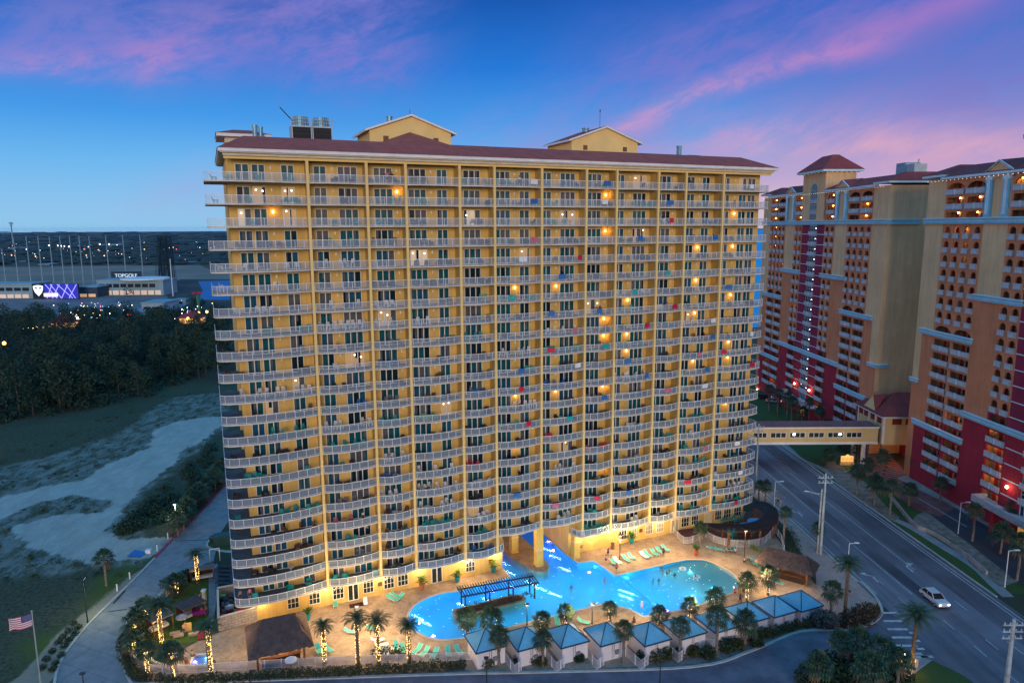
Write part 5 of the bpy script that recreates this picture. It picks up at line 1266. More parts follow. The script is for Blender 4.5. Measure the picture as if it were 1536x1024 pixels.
# ---------------------------------------------------------------- shrubs and hedges
bushm = [leafmat('dark hedge leaf', (.035,.062,.022), (.012,.024,.012)), leafmat('olive shrub leaf', (.075,.085,.025), (.03,.036,.014)), leafmat('lime shrub leaf', (.20,.26,.03), (.08,.12,.015))]
def leafcloud(m, cx, cy, cz, rx, ry, rz, n, sz, mt, rng):
    for _ in range(n):
        u = rng.uniform(-1,1); a = rng.uniform(0,2*pi); r_ = (rng.random()**.35); q = sqrt(1-u*u)
        p = Vector((cx+rx*r_*q*cos(a), cy+ry*r_*q*sin(a), cz+rz*r_*u)); 
        d1 = Vector((rng.uniform(-1,1),rng.uniform(-1,1),rng.uniform(-.6,1))).normalized()*sz*rng.uniform(.6,1.3); d2 = d1.cross(Vector((rng.uniform(-1,1),rng.uniform(-1,1),rng.uniform(-1,1)))).normalized()*sz*.5
        m.face([tuple(p-d1), tuple(p+d2), tuple(p+d1), tuple(p-d2)], mt)
def hedge(path, w_, h_, mt, name, label, dens=26, sz=.16, cat='hedge'):
    m = MB(); rng = random.Random(len(path)*7+int(path[0][0])); 
    for a,b in zip(path,path[1:]):
        l = hypot(b[0]-a[0],b[1]-a[1]); n = max(1,int(l/.9))
        for i in range(n):
            t = (i+.5)/n; x,y = a[0]+(b[0]-a[0])*t, a[1]+(b[1]-a[1])*t; hh = h_*rng.uniform(.8,1.15)
            leafcloud(m, x+rng.uniform(-.1,.1), y+rng.uniform(-.1,.1), hh*.5, w_*.6, w_*.6, hh*.55, dens, sz, mt, rng)
    return single(m, name, label, cat)
hp = smoothpoly([at(*p) for p in [(246,905),(225,925),(200,948),(188,962),(185,978),(192,1000),(204,1014),(225,1021),(262,1025),(320,1023),(400,1018),(470,1014),(560,1010),(640,1005),(700,1001)]], 3, False)
hedge(hp[:22], 1.6, 1.4, bushm[0], 'hedge', 'dark hedge curving round the fenced turf garden', 150)
hedge(hp[22:], 1.3, 1.3, bushm[0], 'hedge', 'long clipped dark hedge in front of the white fence', 190)
for i,(px,py,r_) in enumerate([(730,998,1.6),(780,994,1.3),(800,992,1.5),(812,996,1.2),(868,990,1.2),(965,988,1.5),(985,990,1.9),(1000,985,1.9),(1018,985,1.4),(1040,982,1.5),(1062,985,1.8),(1090,975,1.9),(1105,972,1.6),(1135,968,1.5)]):
    x,y = at(px,py); m = MB(); leafcloud(m,0,0,.55*r_*.7,r_*.7,r_*.6,.55*r_,620,.17,bushm[1] if i%3==0 else bushm[0],prng)
    single(m,'shrub',f'{ORD[i]} rounded shrub from the left in the bed before the cabanas','shrub',(x,y,0),group='shrubs before the cabanas')
hedge([at(*p) for p in [(1125,962),(1150,955),(1180,945),(1215,938),(1240,936)]], 1.5, 1.5, bushm[1], 'hedge', 'olive hedge in front of the last three cabanas', 190)
m = MB()
for px,py,r_ in ((1288,935,2.4),(1300,925,2.0),(1272,940,1.8)): x,y = at(px,py); leafcloud(m,x,y,1.1,r_,r_*.9,1.1,700,.2,leafmat('bronze leaf',(.075,.050,.028),(.03,.022,.014)),prng)
single(m,'shrub','large bronze-brown bush at the corner of the brick pavement','shrub')
m = MB(); x,y = at(1238,940); leafcloud(m,x,y,1.3,2.2,1.6,1.3,1500,.2,leafmat('silver leaf',(.16,.15,.13),(.06,.06,.05)),prng); single(m,'shrub','pale silvery shrub right of the last cabana','shrub')
hedge([at(*p) for p in [(1104,813),(1118,818),(1132,824),(1142,832)]], 1.0, .8, bushm[2], 'hedge', 'lime green hedge below the curved pergola', 90, .14)
hedge([at(*p) for p in [(560,985),(590,980),(610,984)]], 1.6, 1.2, bushm[0], 'hedge', 'dark shrub mass behind the fence right of the thatched bar', 90)
hedge([at(*p) for p in [(1178,795),(1190,815),(1192,832),(1180,842)]], 2.2, 1.4, bushm[0], 'hedge', 'dark hedge on the bank beside the road pavement', 60)
hedge([at(*p) for p in [(1135,760),(1150,765),(1160,775)]], 2.2, 2.0, bushm[0], 'hedge', 'dark shrubbery behind the right end of the tower', 60)
m = MB()
for px,py,r_ in ((1240,1010,2.6),(1275,1015,3.2),(1310,1020,3.4),(1340,1015,2.6),(1255,1035,3.4),(1220,1030,2.4)): x,y = at(px,py); leafcloud(m,x,y,1.3,r_,r_,1.6,700,.3,bushm[0],prng)
single(m,'shrubbery','mass of dark undergrowth under the palms at lower right','shrub')
# turf garden shrubs
m = MB()
for px,py,r_ in ((255,880,1.8),(275,872,1.8),(285,868,1.5),(225,975,1.6),(240,985,1.4),(215,960,1.4)): x,y = at(px,py); leafcloud(m,x,y,.9,r_,r_*.8,1.0,420,.18,bushm[0],prng)
single(m,'shrubbery','loose dark shrubs along the inside of the garden fence','shrub')
# rows of small clumps in the sandy bed on the left
cl = [(110,936),(117,942),(103,947),(95,956),(104,961),(113,952),(88,964),(97,970),(78,978),(92,984),(70,990),(84,996),(80,1005),(64,1003)]
for i,(px,py) in enumerate(cl):
    x,y = at(px,py); m = MB(); leafcloud(m,0,0,.3,.6,.6,.35,150,.13,bushm[1] if i < 4 else bushm[0],prng); single(m,'grass_clump',f'{ORD[i]} small round clump down the sandy bed beside the drive','shrub',(x,y,0),group='clumps in the sandy bed')
# ---------------------------------------------------------------- pine wood behind the sand
pinel = leafmat('pine foliage', (.022,.062,.040), (.008,.026,.020), .8); pinel2 = leafmat('olive pine foliage', (.036,.068,.034), (.012,.030,.018), .8); pbark = mat('pine bark', (.07,.06,.055), .95, .3, 2)
def pine(rng, h, mt, n=420):
    t = MB(); t.tube([(0,0,0),(rng.uniform(-.2,.2),rng.uniform(-.2,.2),h*.5),(rng.uniform(-.4,.4),rng.uniform(-.4,.4),h*.95)],[.24,.17,.05],pbark,6)
    c = MB(); nb = 11
    for k in range(nb):
        z = h*(.34+.62*k/nb); a = rng.uniform(0,6.28); r_ = (1-(k/nb)**2.2)*h*.25*rng.uniform(.6,1.2)+.5; x,y = r_*cos(a)*.7, r_*sin(a)*.7
        t.bar((0,0,z-.6),(x,y,z),.09,.09,pbark); leafcloud(c,x,y,z,r_*.9+.8,r_*.9+.8,h*.075+.4,int(n*1.25)//nb,.5,mt,rng)
    leafcloud(c,0,0,h*.96,1.1,1.1,1.0,n//nb,.4,mt,rng)
    return t, c
def bushy(rng, h, mt, n=520):
    t = MB(); t.tube([(0,0,0),(0,0,h*.6)],[.3,.1],pbark,6); c = MB()
    for k in range(10): a = rng.uniform(0,6.28); r_ = rng.uniform(0,h*.3); leafcloud(c,r_*cos(a),r_*sin(a),h*rng.uniform(.35,.85),h*.2,h*.2,h*.15,n//10,.45,mt,rng)
    return t, c
frng = random.Random(11); PV = []
for i in range(5): PV.append((pine(frng, frng.uniform(12,16), pinel if i%2 else pinel2), 'pine_tree'))
for i in range(3): PV.append((bushy(frng, frng.uniform(6,9), pinel2 if i else pinel), 'broadleaf_tree'))
PMs = [((a.mesh('trunk'), b_.mesh('crown')), nm) for (a,b_),nm in PV]
edge = [(-70,640),(0,632),(60,622),(120,612),(170,602),(220,592),(262,575),(300,560),(332,545)]
cnt = 0; spots = []
while cnt < 66:
    px = frng.uniform(-90,332); k = max(i for i in range(len(edge)) if edge[i][0] <= px) if px >= edge[0][0] else 0
    k = min(k, len(edge)-2); ey = edge[k][1]+(edge[k+1][1]-edge[k][1])*(px-edge[k][0])/(edge[k+1][0]-edge[k][0])
    py = ey-frng.uniform(0,1)**1.5*45; spots.append((px,py)); cnt += 1
spots.sort()
DEP = ['front edge','front','middle','rear']
for i,(px,py) in enumerate(spots):
    x,y = at(px,py); (tm,cm),nm = PMs[frng.randrange(5) if frng.random()<.72 else 5+frng.randrange(3)]
    r = thing(nm, f'dark {"pine" if nm=="pine_tree" else "rounded tree"}, number {i+1} from left along the near edge of the wood','tree',(x,y,0),frng.uniform(0,6.3),'trees along the edge of the wood')
    for a_,b_ in (('trunk',tm),('crown',cm)): o = bpy.data.objects.new(a_,b_); COL.objects.link(o); o.parent = r
    s_ = frng.uniform(.7,1.25); r.scale = (s_,s_,s_*frng.uniform(.9,1.1))
# the wood behind reads as one mass
wood = MB(); fr2 = random.Random(3); small = [pine(fr2,14,pinel,230) for _ in range(3)]+[pine(fr2,15.5,pinel2,230) for _ in range(2)]+[bushy(fr2,9,pinel,230)]
small = [ (lambda a,b_: (a.add(b_) or a))(*s_) for s_ in small ]
for _ in range(300):
    px = fr2.uniform(-110,345); py = fr2.uniform(508,590)+max(0,(250-px))*.0
    if px > 200 and py > 570: continue
    x,y = at(px,py); wood.add(fr2.choice(small), x, y, 0, fr2.uniform(0,6.3), fr2.uniform(.65,1.3))
for k in range(len(edge)-1):
    for _ in range(26):
        t_ = fr2.random(); px = edge[k][0]+(edge[k+1][0]-edge[k][0])*t_; py = edge[k][1]+(edge[k+1][1]-edge[k][1])*t_-fr2.uniform(-5,30); x,y = at(px,py); r_ = fr2.uniform(1.5,3.5); leafcloud(wood,x,y,r_*.45,r_,r_,r_*.7,80,.45,pinel2 if fr2.random()<.5 else pinel,fr2)
single(wood,'pine_wood','dense dark pine wood stretching behind the sandy lot','wood',kind='stuff')
tuft = MB(); tr_ = random.Random(17)
for _ in range(420):
    px,py = tr_.uniform(-20,330), tr_.uniform(590,870); x,y = at(px,py); ds, dm = sd((x,y),PS), sd((x,y),PM)
    lim = next((a[0]+(b[0]-a[0])*(y-a[1])/(b[1]-a[1]) for a,b in zip(drive_left,drive_left[1:]) if min(a[1],b[1]) <= y <= max(a[1],b[1])), -62)
    if ds > -.6 or dm < -14 or x > lim-1.5: continue
    r_ = tr_.uniform(.25,.9); leafcloud(tuft,x,y,r_*.35,r_*1.3,r_,r_*.4,20,.22,pinel2 if tr_.random() < .6 else bushm[1],tr_)
single(tuft,'dune_tufts','small tufts of dune grass scattered over the mottled sand','grass',kind='stuff')
# scrub bank between sand and drive
m = MB(); brng = random.Random(8)
for _ in range(150):
    t = brng.random(); px = 170+t*160+brng.uniform(-8,8); lim_lo = 806-(px-170)*.95; lo = max(660,lim_lo); hi = 805-(px-178)*.30 if px < 258 else 800-(px-258)*.95
    if px < 180 or hi < lo: continue
    py = brng.uniform(lo,hi); x,y = at(px,py); r_ = brng.uniform(.8,2.0); leafcloud(m,x,y,r_*.4,r_,r_,r_*.6,70,.28,pinel if brng.random()<.6 else pinel2,brng)
single(m,'scrub','dark scrub covering the bank between the sand and the drive','scrub',kind='stuff')
# ---------------------------------------------------------------- far country on the left
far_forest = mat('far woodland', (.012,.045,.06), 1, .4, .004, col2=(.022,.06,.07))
def fsheet(pts, z, m, name): return sheet([at(*p) for p in pts], z, m, name)
field = mat('brown range field', (.24,.18,.14), 1, .15, .01); water_m = mat('still water', (.008,.15,.34), .45, .1, .01, spec=.1)
fsheet([(-60,401),(60,400),(180,398.5),(300,398),(315,404),(345,400),(345,419),(270,419),(262,424),(240,430),(-60,432)], .12, field, 'range_field')
fsheet([(258,420),(300,420),(345,425),(345,470),(262,470),(258,440)], .14, mat('dark marsh', (.05,.055,.05), 1, .3, .01), 'marsh')
fsheet([(297,422),(345,421),(345,450),(296,450),(304,436)], .2, water_m, 'pond')
fsheet([(-60,447),(140,443),(250,444),(262,462),(345,462),(345,475),(200,485),(-60,470)], .16, mat('far car park', (.19,.16,.16), .8, .3, .02), 'car_park')
fsheet([(195,465),(262,455),(280,457),(262,466),(230,472)], .2, mat('pale yard', (.30,.32,.34), .8, .2, .05), 'yard')
fsheet([(1108,344.5),(1160,344.3),(1164,400),(1166,460),(1158,492),(1108,492)], .3, mat('bay water', (.02,.42,.66), .6, .1, .003, spec=.05), 'bay')
def farbox(name, label, px0, px1, ybase, ytop, depth, m, cat='building', strips=(), roofm=None, extra=None):
    x0,y0 = at(px0,ybase); x1 = deep(px1,ybase,y0)[0]; z1 = deep(px0,ytop,y0)[1]
    r = thing(name,label,cat,(x0,y0,0)); mb = MB(); mb.box(0,x1-x0,0,depth,0,z1,m); mb.build('wall',r)
    mb = MB(); mb.box(-.6,x1-x0+.6,-.6,depth+.6,z1,z1+.8,roofm or fw); mb.build('roof',r)
    H_ = z1; Wd = x1-x0
    for (a,b_,c,d_,mm,nm) in strips:
        n = max(1,int(Wd*(b_-a)/6)); mb = MB()
        for i in range(n): xa = Wd*(a+(b_-a)*i/n); xb = xa+Wd*(b_-a)/n*.8; mb.box(xa,xb,-.3,-.02,H_*c,H_*d_,mm)
        mb.build(nm,r)
    return r, x0, y0, Wd, z1
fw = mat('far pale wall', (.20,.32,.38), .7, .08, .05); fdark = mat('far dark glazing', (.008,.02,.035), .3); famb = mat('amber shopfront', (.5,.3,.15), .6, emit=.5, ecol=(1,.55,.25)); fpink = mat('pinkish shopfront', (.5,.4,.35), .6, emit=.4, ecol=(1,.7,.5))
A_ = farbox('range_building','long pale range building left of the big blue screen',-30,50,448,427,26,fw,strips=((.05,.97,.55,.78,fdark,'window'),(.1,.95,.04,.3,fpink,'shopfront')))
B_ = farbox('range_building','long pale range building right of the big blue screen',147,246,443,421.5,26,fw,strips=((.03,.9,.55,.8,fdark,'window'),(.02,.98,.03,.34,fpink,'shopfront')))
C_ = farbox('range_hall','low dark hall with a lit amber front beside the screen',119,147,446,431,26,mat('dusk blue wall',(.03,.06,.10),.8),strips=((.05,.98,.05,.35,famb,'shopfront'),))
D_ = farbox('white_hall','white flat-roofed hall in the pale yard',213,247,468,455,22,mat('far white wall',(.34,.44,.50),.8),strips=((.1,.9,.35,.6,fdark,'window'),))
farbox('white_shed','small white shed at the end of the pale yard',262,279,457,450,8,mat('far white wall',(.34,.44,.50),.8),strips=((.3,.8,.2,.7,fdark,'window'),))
m = MB(); m.cyl(0,0,0,1.2,20,wtrim,24); o = m.build('roof_disc',B_[0]); o.location = (B_[3]*.66,9,B_[4]+.9)
# sign lettering on the roof
lm_ = emis('sign letters', (.55,.75,.9), .8); t = text_mesh('TOPGOLF', 5.0, .3, lm_); X_s, Z_s = deep(189,413.5,700); t.rotation_euler = (pi/2,0,0); t.location = (X_s,700,Z_s)
tag(t,'pale roof sign lettering above the right range building','sign'); t.name = 'sign_lettering'
m = MB(); m.box(-15,15,.4,.9,-4.2,4.2,mat('sign board dark',(.01,.03,.06),.6)); 
for x in (-12,0,12): m.bar((x,1.5,-Z_s),(x,1.5,-3),.6,.6,metal_d)
single(m,'sign_board','dark roof sign board carrying pale lettering','sign',(X_s,700,Z_s))
# LED screen
x0,y0 = at(50,449); x1 = deep(119,449,y0)[0]; z1 = deep(50,426,y0)[1]; z0 = 0.6
scr = thing('led_screen','wide dark video screen with a white shield face and crossing violet neon lines','screen',(x0,y0,0)); Wd = x1-x0
m = MB(); m.box(0,Wd,.1,1.6,z0,z1,mat('screen casing',(.006,.012,.02),.5)); m.build('casing',scr)
m = MB(); m.face([(Wd*.26,.05,z0+.2),(Wd*.99,.05,z0+.2),(Wd*.99,.05,z1-.2),(Wd*.26,.05,z1-.2)],emis('screen blue',(.01,.02,.35),1.0)); m.build('display',scr)
neon = emis('violet neon',(.22,.20,1.0),2.6); m = MB()
zs,ze = z0+.3,z1-.3
for (a,b_) in ((.29,.52),(.40,.62),(.44,.30),(.55,.86),(.60,.42),(.74,.92),(.78,.62),(.97,.78)): m.bar((Wd*a,0,ze),(Wd*b_,0,zs),.5,.2,neon,(0,1,0))
m.build('neon_lines',scr)
wsh = emis('shield white',(.8,.95,1),1.5); m = MB(); c = Wd*.13; zc = (z0+z1)/2+.8
P = [(-4.2,3.6),(-2.4,4.1),(0,4.4),(2.4,4.1),(4.2,3.6),(4.0,1.2),(2.9,-1.6),(0,-4.8),(-2.9,-1.6),(-4.0,1.2)]
m.face([(c+x,.0,zc+z) for x,z in P][::-1],wsh)
for s_ in (-1,1): m.face([(c+s_*.5,-.05,zc+2.3),(c+s_*3.0,-.05,zc+2.6),(c+s_*2.8,-.05,zc+1.4),(c+s_*.9,-.05,zc+1.1)],fdark)
m.face([(c-.6,-.05,zc-2.2),(c+.6,-.05,zc-2.2),(c,-.05,zc-3.1)],fdark); m.build('emblem',scr)
m = MB(); m.box(Wd*.26,Wd*.55,-1.2,-.4,z0+1.8,z0+4.6,emis('lit canopy',(1,.9,.85),1.4)); m.build('lit_canopy',scr)
# net poles
pl = [(45,480,12,240),(130,480,90,165),(212,478,175,155),(290,465,255,155),(362,465,332,155),(433,468,403,155),(503,470,468,150),(563,460,533,152),(625,447,601,155),(738,445,714,150),(853,410,828,145),(970,440,945,148)]
pm = mat('pale steel pole',(.20,.32,.38),.5)
for i,(bx,by,tx,ty) in enumerate(pl):
    px,pt = tx*.2216, 320+ty*.2216; Y = 730+4*abs(i-5); X,Z = deep(px,pt,Y); m = MB(); m.cyl(0,0,0,Z,.55,pm,6,.35)
    single(m,'net_pole',f'{ORD[i]} tall thin net pole from the left beyond the range building','pole',(X,Y,0),group='net poles')
X,Z = deep(255,388,610); m = MB(); m.cyl(0,0,0,Z,.5,mat('white pole',(.6,.66,.7),.5),6,.3); single(m,'net_pole','short white pole right of the dark net tower','pole',(X,610,0))
# gathered dark netting
m = MB(); nr = random.Random(2); nm_ = mat('dark netting',(.010,.035,.055),.9); Xa,Zt = deep(232,352,690); Xb = deep(250,352,690)[0]; Xc,Xd = deep(232,436,690)[0], deep(259,436,690)[0]
for i in range(110): t_ = i/109; m.bar((Xc+(Xd-Xc)*t_+nr.uniform(-1,1),690+nr.uniform(0,14),0),(Xa+(Xb-Xa)*t_+nr.uniform(-.6,.6),690+nr.uniform(0,12),Zt-nr.uniform(0,3)),.18,.18,nm_)
for i in range(26): z = Zt*i/26; t_ = z/Zt; m.bar((Xc+(Xa-Xc)*t_,690,z),(Xd+(Xb-Xd)*t_,690,z),.15,.15,nm_)
single(m,'safety_net','tall dark gathered safety net hanging at the end of the poles','net',kind=None)
# radio mast on the horizon
X,Z = deep(16,333,2600); m = MB(); m.bar((0,0,0),(0,0,Z),3.0,3.0,pm); m.box(-6,6,-3,3,Z-7,Z-2,pm); m.box(-4,4,-2,2,Z-14,Z-11,pm); single(m,'radio_mast','pale radio mast standing above the left horizon','mast',(X,2600,0))
# distant low town: pale roofs and lights
twn = random.Random(21)
for i,(px,py,w_,h_) in enumerate([(25,375,26,4),(55,373,8,3),(97,373,10,2.5),(120,372,16,3),(145,370,22,4),(172,370,20,4),(268,391,9,4),(281,391,9,4),(272,396,22,3.5),(226,375,8,2.5),(33,393,12,2.5),(66,398,16,3)]):
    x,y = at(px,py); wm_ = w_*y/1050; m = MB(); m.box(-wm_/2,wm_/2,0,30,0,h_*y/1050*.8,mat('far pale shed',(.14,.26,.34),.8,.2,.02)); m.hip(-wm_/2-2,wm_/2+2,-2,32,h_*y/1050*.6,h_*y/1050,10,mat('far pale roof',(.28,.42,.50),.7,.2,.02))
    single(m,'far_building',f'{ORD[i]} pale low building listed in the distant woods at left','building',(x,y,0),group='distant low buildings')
m = MB(); lw = emis('far white light',(.9,.95,1),5); lo_ = emis('far orange light',(1,.45,.12),5); lr_ = emis('far red light',(1,.06,.04),6)
for (px,py,c_,s_) in [(74,372,lw,3),(87,372,lw,2.6),(92,373,lw,3.2),(97,373,lw,2.4),(104,374,lw,3),(118,373,lw,2.4),(127,378,lr_,3),(133,374,lw,2),(143,370,lw,2.6),(150,370,lw,3),(164,370,lw,3),(176,371,lw,2),(148,379,lo_,2),(157,389,lo_,2.5),(54,390,lo_,2.5),(18,388,lo_,2.3),(130,388,lo_,2),(217,378,lo_,2),(260,375,lo_,2),(265,378,lr_,1.6),(40,378,lw,1.8),(183,386,lo_,1.8),(295,366,lw,1.5),(300,375,lw,1.5)]:
    x,y = at(px,py); q = s_*y/1050*.32; m.ball(x,y,q+6,q,q,q,c_,5,4)
for _ in range(60):
    px,py = twn.uniform(0,330), twn.uniform(362,394); x,y = at(px,py); q = twn.uniform(.4,.9)*y/1050*.5; m.ball(x,y,q+5,q,q,q,twn.choice([lw,lw,lo_]),5,3)
single(m,'town_lights','scattered white and orange lights of the distant town','lights',kind='stuff')
# trees of the far country, as one mass
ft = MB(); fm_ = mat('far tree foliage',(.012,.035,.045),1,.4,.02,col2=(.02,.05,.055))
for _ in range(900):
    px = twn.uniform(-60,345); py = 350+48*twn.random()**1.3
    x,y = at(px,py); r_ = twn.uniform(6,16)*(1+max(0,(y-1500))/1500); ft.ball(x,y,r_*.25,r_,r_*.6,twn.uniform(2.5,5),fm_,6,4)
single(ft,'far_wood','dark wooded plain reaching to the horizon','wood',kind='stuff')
# trees between range and wood
ft = MB(); 
for (xa,xb,ya,yb,n_) in ((0,340,468,500,170),(215,340,455,500,60),(100,262,440,446,26)):
    for _ in range(n_):
        px,py = twn.uniform(xa,xb), twn.uniform(ya,yb)
        if 196 < px < 285 and py < 474: continue
        x,y = at(px,py); h_ = twn.uniform(5,9); leafcloud(ft,x,y,h_*.5,h_*.5,h_*.5,h_*.5,90,.8,pinel if twn.random()<.7 else pinel2,twn)
single(ft,'tree_belt','belt of dark trees between the fairground and the range','trees',kind='stuff')
# fairground
fl = MB(); cols = [emis('fair white',(1,.9,.85),6),emis('fair pink',(1,.3,.5),5),emis('fair blue',(.3,.6,1),5),emis('fair amber',(1,.55,.1),7),emis('fair red',(1,.08,.06),5)]
for _ in range(70):
    if twn.random() < .65: px,py = twn.gauss(150,26), twn.gauss(496,4)
    else: px,py = twn.gauss(292,14), twn.gauss(497,5)
    x,y = at(px,py); q = twn.uniform(.10,.28); fl.ball(x,y,twn.uniform(8,16),q,q,q,twn.choices(cols,[4,2,3,4,1.5])[0],5,3)
for px,py in ((37,516),(45,514),(52,515),(58,513),(68,514),(75,513)): x,y = at(px,py); fl.ball(x,y,8,.45,.3,.3,cols[3],5,3)
for px,py in ((10,545),(119,501),(284,502),(300,492),(312,490)): x,y = at(px,py); fl.ball(x,y,9,.8,.8,.8,cols[3] if px != 119 else cols[0],6,4); lamp((x,y,10),600,(1,.7,.3),.6)
single(fl,'fairground_lights','cluster of small coloured fairground lights among the trees','lights',kind='stuff')
def pav(name,label,px,py,w_,h_,rm,lit):
    x,y = at(px,py); r = thing(name,label,'pavilion',(x,y,0)); m = MB(); m.hip(-w_/2,w_/2,0,w_*.7,h_+6,h_+9.5,w_*.35,rm); m.build('roof',r)
    m = MB(); m.box(-w_*.42,w_*.42,1,w_*.6,5.5,h_+6,mat('amber pavilion glow',(.5,.25,.08),.7,emit=.9,ecol=(1,.45,.12))); m.build('lit_front',r)
    m = MB()
    for sx_ in (-.4,.4):
        for yy in (1,w_*.6): m.box(sx_*w_-.2,sx_*w_+.2,yy-.2,yy+.2,0,h_+6,metal_d)
    m.build('posts',r)
crim = mat('crimson roof',(.42,.015,.05),.7)
pav('fair_pavilion','crimson roofed pavilion glowing amber below, among the dark trees',91,508,13,2.5,crim,1)
pav('fair_pavilion','dim red roofed pavilion at the right of the fairground',284,500,14,2.5,mat('dull red roof',(.22,.03,.05),.8),1)
m = MB(); x,y = at(299,486); m.tube([(0,0,0),(.4,0,12),(.6,0,18)],[1.2,.9,1.4],mat('green ride',(.02,.16,.12),.7),7); m.ball(-1.6,0,19,1.6,1.2,.8,crim,7,5); m.ball(1.8,0,19.3,1.6,1.2,.8,crim,7,5); single(m,'fair_ride','green fair ride with a red two-lobed top above the trees','ride',(x,y,0))
# ---------------------------------------------------------------- cabanas
croof = stripemat('blue standing seam roof', (.17,.46,.62), (.09,.31,.46), 2.0, 'Y', .45, .5, metal=.1, dirt=.15, sharp=(.05,.16))
croof2 = stripemat('blue standing seam roof, side slopes', (.17,.46,.62), (.09,.31,.46), 2.0, 'X', .45, .5, metal=.1, dirt=.15, sharp=(.05,.16))
cwall = mat('white cabana wall', (.66,.62,.64), .75, .05, .4); seam = mat('dark blue ridge cap', (.012,.06,.12), .5)
def cabana_root(label, x, y):
    r = thing('cabana', label, 'cabana', (x,y,.03), TH, 'blue roofed cabanas along the pool'); a, b_ = 4.4, 4.7
    m = MB(); m.box(.4,a-.1,.35,.5,0,2.62,cwall); m.box(.4,.55,.5,b_-.3,0,2.62,cwall); m.box(a-.25,a-.1,.5,b_-.3,0,2.62,cwall); m.box(.55,a-.25,2.6,2.75,0,2.62,cwall); m.box(2.0,2.12,.31,.349,0,2.6,mat('panel joint',(.40,.38,.40),.8)); m.build('wall', r)
    m = MB(); A=(0,0,2.62);B=(a,0,2.62);C=(a,b_,2.62);D=(0,b_,2.62); P=(a/2+.05,b_/2,4.35)
    m.face([A,B,P],croof2); m.face([C,D,P],croof2); m.face([D,A,P],croof); m.face([B,C,P],croof)
    for p,q in ((A,B),(B,C),(C,D),(D,A)): m.bar(p,q,.1,.16,seam)
    ro = m.build('roof', r); m = MB()
    for p in (A,B,C,D): m.bar((p[0],p[1],2.7),(P[0],P[1],4.42),.12,.07,seam)
    m.build('ridge_cap', ro)
    m = MB(); m.box(2.5,3.05,.12,.345,.75,1.35,mat('grey condenser',(.16,.17,.19),.6)); m.box(2.3,2.38,.3,.345,.3,2.4,mat('grey condenser',(.16,.17,.19),.6)); m.build('wall_unit', r)
    m = MB()
    for x_ in (.55,a-.3): m.box(x_,x_+.16,b_-.35,b_-.2,0,2.6,wtrim)
    m.build('post', r)
    return r
NCs = [(27.6,-22.4),(32.85,-24.2),(38.4,-25.9),(43.45,-27.65),(48.9,-30.0),(54.4,-30.7),(59.6,-31.3),(65.0,-31.3),(69.9,-31.6),(74.6,-32.0)]
for i,(a,b_) in enumerate(NCs): cabana_root(f'{ORD[i]} cabana from the left, blue metal hip roof on white walls'+(', brightly floodlit corner' if i == 9 else ''), *W(a,b_))
# small fenced yards in the gaps
railm = mat('white fence metal',(.62,.60,.66),.5)
def fence_mb(path, h=1.25, sp=.11, pw=.022, post=2.2, m_=None):
    m = MB(); m_ = m_ or railm; acc = 0; pc = 0
    for a,b in zip(path,path[1:]):
        l = hypot(b[0]-a[0],b[1]-a[1]); 
        if l < .01: continue
        for z in (h,.18): m.bar((a[0],a[1],z),(b[0],b[1],z),.05,.05,m_)
        ang = atan2(b[1]-a[1],b[0]-a[0]); dx,dy = cos(ang)*pw,sin(ang)*pw; t = acc
        while t < l:
            x,y = a[0]+(b[0]-a[0])*t/l,a[1]+(b[1]-a[1])*t/l; m.face([(x-dx,y-dy,.15),(x+dx,y+dy,.15),(x+dx,y+dy,h),(x-dx,y-dy,h)],m_)
            pc += 1
            if pc % int(post/sp) == 1: m.box(x-.05,x+.05,y-.05,y+.05,0,h+.1,m_)
            t += sp
        acc = t-l
    m.box(path[-1][0]-.05,path[-1][0]+.05,path[-1][1]-.05,path[-1][1]+.05,0,h+.1,m_)
    return m
for i in range(1,10):
    a,b_ = NCs[i]; pa = NCs[i-1][0]+4.35
    if i in (4,): pa = a-1.3
    pts = [W(pa,b_+2.6),W(a-1.15 if i in (2,3,4) else pa,b_-.9),W(a+.35,b_-.3)] if i < 6 else [W(pa,b_+1.2),W(a+.3,b_+.2)]
    single(fence_mb(pts,1.5),'yard_fence',f'{ORD[i-1]} small white picket yard fence from left between two cabanas','fence',group='fences between cabanas')
# main white fence along the front
fp = smoothpoly([W(*Lp(*p)) for p in [(322,858),(300,858),(275,872),(252,893),(225,923),(199,957),(193,972),(197,988),(207,1000),(222,1008),(250,1011),(300,1009),(380,1004),(470,999),(560,995.5),(640,993),(706,990)]],4,False)
single(fence_mb(fp,1.3),'picket_fence','long white picket fence curving round the garden and along the front','fence')
